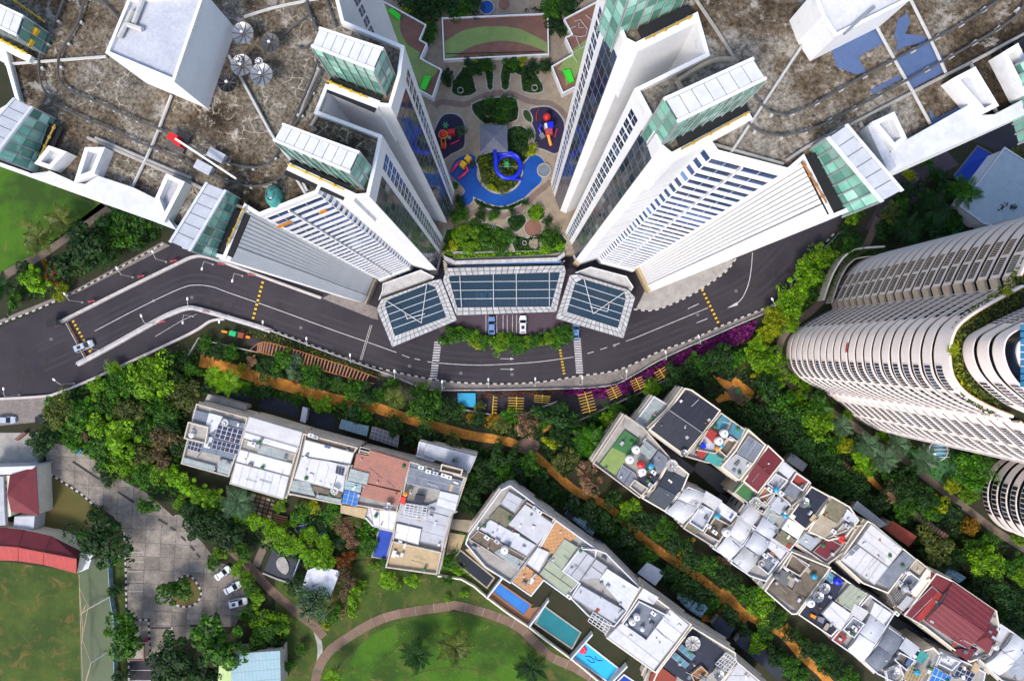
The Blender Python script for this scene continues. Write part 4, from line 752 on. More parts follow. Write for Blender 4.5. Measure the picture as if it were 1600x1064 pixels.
# terrace tower at the lower right
tr = thing('round_apartment_tower', 'round white balconied tower at the right edge below the curved tower', 'tower', W(1595, 770)); cc = W(1597, 770); rad = 10.2
MB().lathe(cc[0], cc[1], [(rad - 1, 0), (rad - 1, ZC)], 40).build('facade', MT['win_dark'], tr)
cir = [(cc[0] + rad * math.cos(a), cc[1] + rad * math.sin(a)) for a in [6.2832 * i / 48 for i in range(48)]]
for k in range(NF):
    z = k * FH; o = MB().ring(cir, .2, z + .4, z + 2.3).build('balcony_band', MT['pink_white'], tr); MB().ring(offset(cir, .2), .9, z + .28, z + .39).build('balcony_floor', MT['beige_side'], o)
    A = [(cc[0] + (rad + .06) * math.cos(a), cc[1] + (rad + .06) * math.sin(a)) for a in [2.75 + .9 * i / 8 for i in range(9)]]; w_ = MB().band(A, -.03, z + .6, z + 2.1).build('window', MT['win_dark'], tr); b = MB()
    for p in A: b.beam((*p, z + .6), (*p, z + 2.1), .2, .22)
    b.build('railing', MT['beige_side'], w_, kind='stuff')
# hedge trough at the tower foot
hl = smooth([(x - 13, y) for x, y in C('J', 355, 850, 385, 760, 420, 680, 470, 610, 540, 570, 690, 556)], 5); t = thing('planter_trough', 'long curved cream trough with clipped green hedge at the curved tower foot', 'planter', W(1325, 420, 0))
P = XY(hl, 3); MB().band(P, .4, 0, 3.4).build('trough_wall', MT['cream'], t); MB().band(side(P, -1.9), -.2, 0, 3.2).build('trough_wall', MT['cream'], t); 
hedge_line = side(P, -.95)
# ================================================================== glass canopies over the drop-off
ZK = 6.0
def canopy(label, outer, inner, cols, rows, tn, braces, z=ZK):
    O, I = XY(outer, z), XY(inner, z); c0 = (sum(p[0] for p in O) / len(O), sum(p[1] for p in O) / len(O)); t = thing('glass_canopy', label, 'canopy', (c0[0], c0[1], 0), 'glass canopies over the entrance')
    n = len(O); fr = MB()
    for i in range(n):
        j = (i + 1) % n; fr.add([(*O[i], z - .5), (*O[j], z - .5), (*O[j], z - .02), (*O[i], z - .02), (*I[i], z - .02), (*I[j], z - .02), (*I[j], z - .5), (*I[i], z - .5)], [(0, 1, 2, 3), (3, 2, 5, 4), (4, 5, 6, 7)])
    fo = fr.build('frame', MT['dgrey'], t)
    for i in range(n):
        j = (i + 1) % n; L = max(1, round(math.hypot(O[j][0] - O[i][0], O[j][1] - O[i][1]) / tn))
        for k in range(L):
            for r in range(2):
                q = []
                for u, v in ((k + .08, r + .08), (k + .92, r + .08), (k + .92, r + .92), (k + .08, r + .92)):
                    a = Vector(O[i]).lerp(Vector(O[j]), u / L); b = Vector(I[i]).lerp(Vector(I[j]), u / L); p = a.lerp(b, v / 2); q.append((p.x, p.y, z))
                MB().tilt(q, .03).build('tile', MT['tile_white'], fo)
    ang = math.atan2(I[1][1] - I[0][1], I[1][0] - I[0][0])
    g = tiles(I, ang, math.hypot(I[1][0] - I[0][0], I[1][1] - I[0][1]) / cols, 2.6 if rows is None else rows, .06)
    for p in g: MB().sheet(p, z - .25).build('pane', MT['canopy_glass'], t)
    b = MB(); q = [(x * math.cos(ang) + y * math.sin(ang), -x * math.sin(ang) + y * math.cos(ang)) for x, y in I]; x0, x1 = min(p[0] for p in q), max(p[0] for p in q); y0, y1 = min(p[1] for p in q), max(p[1] for p in q)
    ny = max(1, round((y1 - y0) / (2.6 if rows is None else rows)))
    for k in range(1, ny):
        yy = y0 + (y1 - y0) * k / ny; xs = []
        for i in range(len(q)):
            a, c = q[i], q[(i + 1) % len(q)]
            if (a[1] - yy) * (c[1] - yy) < 0: xs.append(a[0] + (c[0] - a[0]) * (yy - a[1]) / (c[1] - a[1]))
        if len(xs) >= 2:
            A, B = [(x * math.cos(ang) - yy * math.sin(ang), x * math.sin(ang) + yy * math.cos(ang)) for x in (min(xs), max(xs))]; b.beam((*A, z - .18), (*B, z - .18), .12, .12)
    b.build('glazing_bar', MT['white2'], t)
    for a, c in braces: MB().tube([W(*a, z + .1), W(*c, z + .5)], .09, 5).build('tie_rod', MT['white2'], t)
    for p in I[:4]: MB().tube([(p[0], p[1], 0), (p[0], p[1], z - .5)], .22, 8).build('post', MT['grey'], t)
    return t
l_ = lambda *v: C((560, 380), *v, q=6.26); r_ = lambda *v: C((780, 380), *v, q=6.26)
canopy('tilted square glass canopy below the west tower with white tiled frame', l_(330, 1018, 965, 755, 810, 350, 725, 368, 225, 548, 178, 645), l_(357, 905, 857, 722, 750, 430, 680, 402, 285, 556, 262, 610), 8, 1.9, 1.25, [(l_(615, 780)[0], l_(668, 400)[0]), (l_(615, 780)[0], l_(285, 570)[0]), (l_(470, 740)[0], l_(650, 690)[0]), (l_(480, 745)[0], l_(455, 680)[0])])
canopy('wide middle glass canopy between the two tilted square ones', C('H', 402, 933, 955, 913, 1008, 690, 1000, 655, 345, 670, 326, 740), C('H', 405, 888, 925, 883, 975, 697, 968, 694, 366, 714, 360, 722), 20, 2.2, 1.5, [(C('H', 420, 715)[0], C('H', 430, 885)[0]), (C('H', 606, 705)[0], C('H', 608, 885)[0]), (C('H', 733, 700)[0], C('H', 735, 880)[0]), (C('H', 917, 695)[0], C('H', 917, 880)[0])])
canopy('tilted square glass canopy below the east tower with white tiled frame', r_(553, 737, 1216, 932, 1332, 532, 1262, 455, 765, 305, 690, 312), r_(665, 670, 1160, 828, 1236, 545, 1222, 470, 815, 350, 745, 390), 8, 1.9, 1.25, [(r_(918, 690)[0], r_(830, 350)[0]), (r_(918, 690)[0], r_(1222, 482)[0]), (r_(890, 620)[0], r_(1060, 670)[0]), (r_(1060, 670)[0], r_(1075, 600)[0])])
for lb, q in (('pale ledge slab between the west tower foot and its canopy', l_(238, 395, 610, 262, 745, 330, 718, 356, 222, 536, 196, 560, 232, 470)), ('pale ledge slab between the east tower foot and its canopy', r_(895, 232, 1245, 325, 1312, 430, 1288, 470, 1262, 446, 772, 298, 735, 290))):
    t = thing('entrance_ledge', lb, 'ledge', W(*q[0], 0)); P = XY(q, 5.2); MB().prism(P, 4.4, 5.2).build('slab', MT['pale_concrete'], t); MB().ring(P, .25, 5.15, 5.5).build('upstand', MT['white2'], t); a_, b_ = (q[4], q[3]) if 'west' in lb else (q[4], q[5]); MB().beam(W(*a_, 5.62), W(*b_, 5.62), .35, .2).build('gutter', MT['black'], t)
# ================================================================== podium courtyard
ZP = 5.0
POD = [(560, -140), (1040, -140), (1040, 380), (882, 398), (868, 408), (712, 410), (694, 400), (560, 380)]
structure('podium', MB().prism(XY(POD, ZP), 0, ZP), MT['court_stone'])
t = thing('podium_parapet', 'white tiled parapet at the front edge of the podium garden', 'parapet', W(790, 408)); pl = XY(C('H', 332, 600, 395, 630, 960, 612, 1000, 578), ZP + 1.1); pd = XY(C('H', 332, 622, 392, 650, 962, 632, 1004, 600), ZP + 1.1)
bp = MB().prism(pl + pd[::-1], 0, ZP + 1.0).build('parapet_wall', MT['grey'], t)
for i in range(3):
    L = max(1, round(math.hypot(pl[i + 1][0] - pl[i][0], pl[i + 1][1] - pl[i][1]) / 1.35))
    for k in range(L):
        q = [Vector(pl[i]).lerp(Vector(pl[i + 1]), (k + .03) / L), Vector(pl[i]).lerp(Vector(pl[i + 1]), (k + .97) / L), Vector(pd[i]).lerp(Vector(pd[i + 1]), (k + .97) / L), Vector(pd[i]).lerp(Vector(pd[i + 1]), (k + .03) / L)]
        MB().tilt([(p.x, p.y, ZP + 1.1) for p in q], .1).build('tile', MT['tile_white'], bp)
MB().beam(W(*C('H', 380, 650)[0], 4), W(*C('H', 980, 640)[0], 4), .5, 3).build('glass_band', MT['win_blue'], t)
for sx in ((328, 640, 335, 700, 350, 660), (1000, 640, 985, 660, 1030, 690)):
    q = C('H', *sx); mb = MB()
    for i in range(5): a = Vector(q[0]).lerp(Vector(q[1]), i / 4); mb.beam(W(a.x, a.y - 3, ZP + .4), W(a.x + (6 if sx[0] < 500 else -6), a.y + 4, ZP + .4), .18, .3)
    mb.build('louvre', MT['cream'], t)
c_ = lambda *v: C((690, 130), *v, q=7.095); k_ = lambda *v: C((690, 250), *v, q=6.257)
def ps(name, poly, z, mat, sm=0, rim=0):
    if rim: q = XY(smooth(poly, sm or 1, True), ZP); structure(name + '_rim', MB().sheet(offset(ccw(q), -rim), ZP + z - .008), MT['concrete'])
    return ps0(name, poly, z, mat, sm)
def ps0(name, poly, z, mat, sm=0): return structure(name, MB().sheet(XY(smooth(poly, sm, True) if sm else poly, ZP), ZP + z), MT[mat])
ps('courtyard_path', strip(smooth(c_(-80, 260, 0, 210, 120, 225, 250, 240, 360, 200, 480, 140, 640, 110, 800, 130, 950, 195, 1080, 220, 1200, 230, 1300, 290, 1370, 360, 1440, 440), 5), 9), .03, 'court_path'); ps('courtyard_path_south', strip(smooth(k_(120, 520, 230, 545, 340, 505, 430, 500, 520, 540, 620, 550, 720, 510, 820, 440, 900, 350, 990, 280, 1070, 210), 5), 9), .032, 'court_path')
ps('play_surface_west', c_(0, 380, 110, 345, 190, 370, 245, 450, 252, 680, 200, 740, 100, 790, -40, 860, -90, 600), .05, 'play_floor', 3, .35); ps('play_surface_east', c_(975, 305, 1080, 270, 1200, 275, 1310, 360, 1360, 500, 1290, 770, 1150, 740, 1030, 690, 1045, 560, 1000, 440), .05, 'play_floor', 3, .35)
POOL = C('H', 365, 150, 375, 110, 400, 70, 470, 40, 515, 60, 520, 100, 515, 160, 545, 215, 590, 250, 640, 262, 700, 250, 745, 215, 765, 170, 770, 110, 820, 45, 870, 60, 888, 95, 855, 130, 875, 185, 820, 240, 760, 295, 700, 320, 640, 330, 570, 315, 510, 285, 470, 320, 425, 315, 415, 280, 450, 245, 400, 185)
ps('pool_edge', offset(ccw([(x, -y) for x, y in smooth(POOL, 3, True)]), -1.6) and [(x, -y) for x, y in offset(ccw([(x, -y) for x, y in smooth(POOL, 3, True)]), -1.4)], .045, 'concrete'); ps('pool_water', POOL, .06, 'kid_pool', 3)
def disc(name, p, r, z, mat, h=.1, n=20, label=None, cat=None, ring=None):
    x, y, _ = W(*p, ZP); mb = MB().lathe(x, y, [(r, ZP + z), (r, ZP + z + h)], n); return mb, x, y
for p, r, m_, lb in ((c_(1135, 970)[0], 1.45, 'slate', 'small round plunge pool with pale kerb beside the courtyard pool'), (C('C', 570, 45)[0], 1.6, 'kid_pool', 'round blue basin behind the long striped roof')):
    mb, x, y = disc('b', p, r, .06, m_); t = thing('round_pool', lb, 'pool', (x, y, ZP)); mb.build('water', MT[m_], t); MB().ring([(x + (r + .3) * math.cos(a), y + (r + .3) * math.sin(a)) for a in [.3142 * i for i in range(20)]], .3, ZP, ZP + .35).build('kerb_ring', MT['concrete'], t)
for p, r, m_, lb, ct in ((k_(895, 665)[0], 2.1, 'court_brown', 'round red brick patio in the front courtyard garden', 'patio'), (k_(905, 818)[0], 1.05, 'court_stone', 'round tan stone seat nearest the courtyard hedge', 'stone seat'), (k_(995, 812)[0], 1.05, 'court_stone', 'round tan stone seat beside the dark shrub', 'stone seat'), (k_(1020, 705)[0], .9, 'court_stone', 'half hidden tan stone seat under the courtyard shrub', 'stone seat'), (C('C', 665, 30)[0], 1.4, 'court_brown', 'brown round kiosk roof behind the long striped roof', 'kiosk')):
    mb, x, y = disc('b', p, r, .0, m_, .12 if ct == 'patio' else .45); t = thing(ct.replace(' ', '_'), lb, ct, (x, y, ZP)); mb.build('top', MT[m_], t); MB().ring([(x + (r + .22) * math.cos(a), y + (r + .22) * math.sin(a)) for a in [.3142 * i for i in range(20)]], .2, ZP, ZP + (.16 if ct == 'patio' else .3)).build('rim', MT['concrete'], t)
for p, r in ((c_(210, 90)[0], .75), (c_(1030, 62)[0], .75), (c_(740, 250)[0], .8), (c_(520, 340)[0], .95), (k_(810, 815)[0], .55)):
    x, y, _ = W(*p, ZP); tag(MB().ring([(x + r * math.cos(a), y + r * math.sin(a)) for a in [.3142 * i for i in range(20)]], .14, ZP, ZP + .7).build('tree_ring', MT['concrete']), {0: 'pale ring planter in the upper left courtyard bed', 1: 'pale ring planter in the upper right courtyard bed', 2: 'pale ring planter in the central island bed', 3: 'large cream ring planter with red bloom in the central bed', 4: 'small dark ring planter in the front garden'}[[c_(210, 90)[0], c_(1030, 62)[0], c_(740, 250)[0], c_(520, 340)[0], k_(810, 815)[0]].index(p)], 'planter')
# long striped roof and the stepped terraces beside it
def arcpoly(pts, n=6): return smooth(pts, n)
zb = 6.6; RB = C('C', 320, 100, 910, 75, 915, 305, 330, 335); t = thing('courtyard_hall', 'long low hall with brown roof crossed by a green arc', 'building', W(774, 60, ZP)); P = XY(RB, zb); MB().prism(P, ZP, zb - .4).build('wall', MT['wall_white'], t); rf = MB().sheet(offset(ccw(P), .25), zb - .38).build('roof', MT['court_brown'], t); MB().ring(P, .28, zb - .4, zb + .1).build('parapet', MT['white'], t)
g = arcpoly(C('C', 337, 232, 450, 168, 600, 148, 750, 163, 903, 238)) + arcpoly(C('C', 905, 300, 860, 272, 760, 240, 640, 228, 500, 255, 375, 320, 340, 322)); MB().prism(XY(g, zb - .36), zb - .38, zb - .35).build('green_arc', MT['court_green'], rf)
MB().beam(W(*C('C', 345, 300)[0], zb - .2), W(*C('C', 890, 288)[0], zb - .2), .12, .12).build('conduit', MT['black'], rf)
def terrace(label, out, patches, z=7.6):
    t = thing('roof_terrace', label, 'terrace', W(out[0][0], out[0][1], ZP)); P = XY(out, z); MB().prism(P, ZP, z - .4).build('wall', MT['wall_white'], t); MB().ring(P, .25, z - .4, z + .25).build('parapet', MT['white'], t); rf = MB().sheet(offset(ccw(P), .22), z - .38).build('roof', MT['court_brown'], t)
    for i, (q, m_) in enumerate(patches): MB().prism(XY(q, z - .3), z - .38, z - .34 + .012 * i).build('turf_patch', MT[m_], rf)
    return t
terrace('stepped roof terrace with brown and green patches beside the west tower', C('C', -120, -60, 0, 10, 235, 140, 200, 222, 240, 245, 205, 325, 322, 388, 270, 545, 190, 500, 60, 250), [(C('C', 0, 20, 60, 70, 90, 100, 90, 170, 130, 250, 200, 290, 190, 330, 260, 360, 300, 390, 240, 470, 200, 490, 100, 300), 'court_green'), (C('C', 85, 130, 130, 80, 225, 140, 195, 220, 230, 245, 205, 290, 150, 260, 105, 210), 'court_brown')])
terrace('stepped roof terrace with dark brown and green patches beside the east tower', C('C', 995, 108, 1200, 0, 1240, 160, 1150, 440, 990, 522, 928, 370, 1045, 302, 1003, 210, 1040, 192), [(C('C', 1045, 280, 1120, 220, 1160, 230, 1060, 430, 985, 500, 960, 390), 'court_green'), (C('C', 945, 380, 985, 500, 1010, 480, 1000, 400), 'court_brown')])
for q, lb in ((C('C', 198, 492, 226, 420, 262, 424, 228, 498), 'bright lime bench pad on the west terrace corner'), (C('C', 22, 62, 40, 45, 92, 82, 84, 112), 'bright lime pad at the top of the west terrace'), (C('C', 990, 392, 1030, 382, 1055, 450, 1030, 458), 'bright lime bench pad on the east terrace')): tag(MB().prism(XY(q, 7.9), 7.2, 7.8).build('lime_bench', MT['lime']), lb, 'bench')
t = thing('climbing_frame', 'pale pipe climbing frame on the east roof terrace', 'climbing frame', W(910, 40, 8)); d8 = lambda *v: C((840, 0), *v, q=6.65)
for q in (d8(385, 225, 440, 205, 520, 310), d8(430, 240, 430, 295, 480, 290), d8(340, 300, 395, 275), d8(500, 160, 590, 240), d8(365, 375, 440, 385, 500, 375, 520, 300), d8(400, 385, 445, 505, 360, 555), d8(445, 505, 495, 480), d8(360, 570, 410, 650)): MB().tube([W(*p, 8.4) for p in q], .07, 5).build('pipe', MT['rail_light'], t)
# pavilion, slides and play towers
PV = c_(420, 468, 722, 468, 736, 766, 428, 772); P = XY(PV, 9); mid = W(*c_(575, 600)[0], 10.6); t = thing('pavilion', 'grey hipped tile pavilion between the play areas', 'pavilion', W(772, 217, ZP)); ap = Vector(mid)
for i in range(4): a, b = P[i], P[(i + 1) % 4]; MB().add([(*a, 9), (*b, 9), mid, (*a, 8.8), (*b, 8.8)], [(0, 1, 2), (3, 4, 1, 0)]).build('roof_slope', MT['slate_pavilion'], t)
for p in offset(ccw(P), .5): MB().tube([(*p, ZP), (*p, 9.1)], .14).build('post', MT['dgrey'], t)
x, y, _ = W(*c_(738, 935)[0], 6.5); t = thing('water_slide', 'blue spiral water slide curling over the courtyard pool', 'slide', (x, y, ZP)); pts = [W(*c_(590, 745)[0], 9), W(*c_(592, 880)[0], 8.6)]
for i in range(26): a = R(178) + R(345) * i / 25; pts.append((x + 2.95 * math.cos(a), y + 2.95 * math.sin(a), 8.5 - 2.4 * i / 25))
a0 = pts[2]; pts[1] = (pts[2][0], pts[2][1] + 1.2, 8.6); MB().tube(pts, .52, 8).build('chute', MT['blue_plastic'], t, True); MB().tube([W(*c_(620, 795)[0], 8), (x + .5, y + 3.3, 7.5), (x + 2.2, y + 2.6, 7.2), (x + 3.3, y + .3, 6.8)], .4, 8).build('outer_chute', MT['blue_plastic'], t, True); MB().tube([W(*k_(690, 190)[0], 6), W(*k_(785, 192)[0], 5.6)], .3, 6).build('run_out', MT['blue_plastic'], t)
MB().tube([(x, y, ZP), (x, y, 8)], .16).build('mast', MT['steel'], t); MB().beam((x - 2.9, y, 7.2), (x + 2.9, y, 7.2), .08, .1).build('brace', MT['steel'], t)
def star(p, z, r, label, n=6):
    x, y, _ = W(*p, z); t = thing('play_palm', label, 'play sculpture', (x, y, ZP)); MB().tube([(x, y, ZP), (x, y, z)], .1).build('trunk', MT['yellow2'], t)
    for k in range(n): a = 6.2832 * k / n; MB().tilt([(x, y, z), (x + r * .6 * math.cos(a - .28), y + r * .6 * math.sin(a - .28), z + .1), (x + r * math.cos(a), y + r * math.sin(a), z - .2), (x + r * .6 * math.cos(a + .28), y + r * .6 * math.sin(a + .28), z + .1)], .06).build('leaf', MT['green_plastic'], t)
star(c_(720, 898)[0], 8.2, .95, 'green plastic palm inside the blue spiral slide'); star(c_(42, 465)[0], 8, .85, 'green plastic palm on the west playground')
x, y, _ = W(*c_(12, 560)[0], 8); t = thing('mushroom_shower', 'red mushroom cap with yellow rim on the west playground', 'play structure', (x, y, ZP)); MB().lathe(x, y, [(1.0, 7.3), (.95, 7.6), (.6, 8.0), (.1, 8.15)], 16).build('cap', MT['red'], t, True); MB().ring([(x + 1.12 * math.cos(a), y + 1.12 * math.sin(a)) for a in [.3927 * i for i in range(16)]], .2, 7.2, 7.42).build('rim', MT['yellow_plastic'], t); MB().tube([(x, y, ZP), (x, y, 7.4)], .15).build('stem', MT['yellow_plastic'], t)
for k in (-.5, .5): MB().tube([(x + k, y - 1, 6.8), (x + k, y - 2.6, 5.2)], .08).build('ladder_rail', MT['yellow_plastic'], t)
def blocks(name, label, cat, parts, z=ZP):
    q0 = parts[0][0]; t = thing(name, label, cat, W(*q0, z))
    for p, sx, sy, z0, h, a, m_, nm in parts: x, y, _ = W(*p, z0 + h); MB().prism(offset([(x + u * sx / 2 * math.cos(R(a)) - v * sy / 2 * math.sin(R(a)), y + u * sx / 2 * math.sin(R(a)) + v * sy / 2 * math.cos(R(a))) for u, v in ((-1, -1), (1, -1), (1, 1), (-1, 1))], 0), z0, z0 + h).build(nm, MT[m_], t)
    return t
blocks('play_tower', 'red roofed box of the west playground beside the mushroom', 'play structure', [(c_(105, 535)[0], 1.7, 1.1, 5, 2.2, 8, 'red', 'roof'), (c_(85, 600)[0], .8, .6, 5, .8, -15, 'grey', 'platform'), (c_(20, 690)[0], 1.0, 1.6, 5, .8, -15, 'red', 'ramp'), (c_(145, 655)[0], 2.4, .25, 5, .5, 25, 'pink', 'see_saw')])
t = blocks('play_tower', 'play tower with red dome, blue roof and yellow slide on the east playground', 'play structure', [(c_(1205, 460)[0], 1.5, 1.3, 5, 3.0, 10, 'blue_plastic', 'roof'), (c_(1160, 470)[0], .6, 1.1, 5, 2.6, 15, 'cream', 'bridge'), (c_(1190, 535)[0], 1.7, 1.3, 5, 2.0, 5, 'dark_red_paint', 'deck'), (c_(1115, 580)[0], 1.0, 1.2, 5, 1.2, 30, 'slate', 'climbing_block')])
x, y, _ = W(*c_(1168, 365)[0], 8); MB().lathe(x, y, [(.95, 7), (.9, 7.5), (.55, 8), (.1, 8.2)], 14).build('dome', MT['red'], t, True); MB().tube([W(*c_(1180, 570)[0], 6.6), W(*c_(1212, 690)[0], 5.3)], .38, 8).build('slide', MT['orange_plastic'], t); MB().tube([W(*c_(1105, 455)[0], 6.5), W(*c_(1080, 500)[0], 6.2), W(*c_(1110, 560)[0], 5.6)], .3, 8).build('tunnel', MT['blue_plastic'], t)
tag(MB().tube([W(*c_(1075, 290)[0], 5.4), W(*c_(1050, 350)[0], 5.7), W(*c_(1050, 420)[0], 5.4)], .1).build('balance_bar', MT['red']), 'thin red curved balance bar on the east playground', 'play structure'); tag(MB().tube([W(*c_(1280, 505)[0], 5.6), W(*c_(1255, 600)[0], 5.6)], .12).build('see_saw', MT['pink']), 'thin pink see-saw bar on the east playground', 'play structure')
t = blocks('pool_slide', 'yellow topped pool slide with two pink tubes in the courtyard pool', 'slide', [(c_(290, 830)[0], 1.25, 1.25, 5, 2.6, -35, 'yellow_plastic', 'roof'), (c_(235, 895)[0], 1.3, 1.3, 5, 2.4, -35, 'yellow_plastic', 'roof'), (c_(345, 895)[0], 1.0, 1.6, 5, .9, -35, 'navy', 'stair')])
for q in (c_(210, 870, 165, 900, 105, 990), c_(265, 925, 290, 965, 250, 1010, 180, 1055)): MB().tube([W(*p, 6.6 - .4 * i) for i, p in enumerate(q)], .33, 8).build('tube', MT['pink'], t, True)
for i in range(4): tag(MB().beam(W(*k_(450 + 24 * i, 620)[0], ZP + .1), W(*k_(450 + 24 * i, 668)[0], ZP + .1), .28, .12).build('stepping_plank', MT['dgrey']), f'{("first", "second", "third", "last")[i]} dark stepping plank from the left by the front garden path', 'plank', 'stepping planks by the garden path')
for i in range(6): tag(MB().beam(W(*k_(395 + 20 * i, 770 + 8 * i)[0], ZP + .1), W(*k_(385 + 20 * i, 812 + 8 * i)[0], ZP + .1), .26, .12).build('stepping_plank', MT['grey']), f'{("first", "second", "third", "fourth", "fifth", "last")[i]} grey plank from the left on the curving front garden stair', 'plank', 'stair planks in the front garden')
ps('front_walk', strip(smooth(k_(60, 800, 200, 815, 330, 800, 430, 800, 520, 850, 600, 880, 700, 800, 720, 740), 4), 6), .04, 'court_path'); 
BEDS = [k_(40, 905, 130, 925, 700, 900, 1000, 890, 1190, 845, 1195, 880, 1040, 925, 150, 960, 30, 930), k_(50, 690, 430, 620, 640, 700, 680, 820, 600, 870, 520, 890, 80, 890), k_(730, 740, 840, 770, 1000, 690, 1180, 740, 1190, 850, 720, 890), C('H', 520, 50, 680, 30, 760, 110, 755, 170, 720, 225, 640, 250, 590, 235, 545, 190, 525, 110), C('H', 500, 285, 570, 318, 640, 334, 700, 325, 770, 292, 780, 300, 700, 345, 600, 345, 520, 320), c_(340, 240, 500, 180, 700, 165, 830, 190, 840, 400, 700, 440, 560, 440, 480, 450, 370, 350), C('C', 380, 480, 440, 380, 590, 350, 600, 490, 575, 490, 560, 400, 490, 420, 510, 510, 440, 535, 385, 520), C('C', 660, 360, 800, 370, 880, 480, 860, 515, 770, 505, 760, 420, 700, 410, 690, 490, 655, 490), c_(735, 520, 880, 480, 960, 560, 950, 720, 990, 780, 880, 890, 820, 800, 740, 770), c_(905, 310, 960, 310, 1000, 390, 985, 440, 920, 390), k_(645, 575, 790, 535, 825, 610, 740, 700, 690, 680), k_(840, 500, 940, 430, 1010, 520, 970, 585, 860, 560)]
for i, q in enumerate(BEDS): ps('bed_soil' if not i else 'bed_soil_' + 'abcdefghijkl'[i], q, .066 + .002 * i, 'turf_dark', 2, .3)
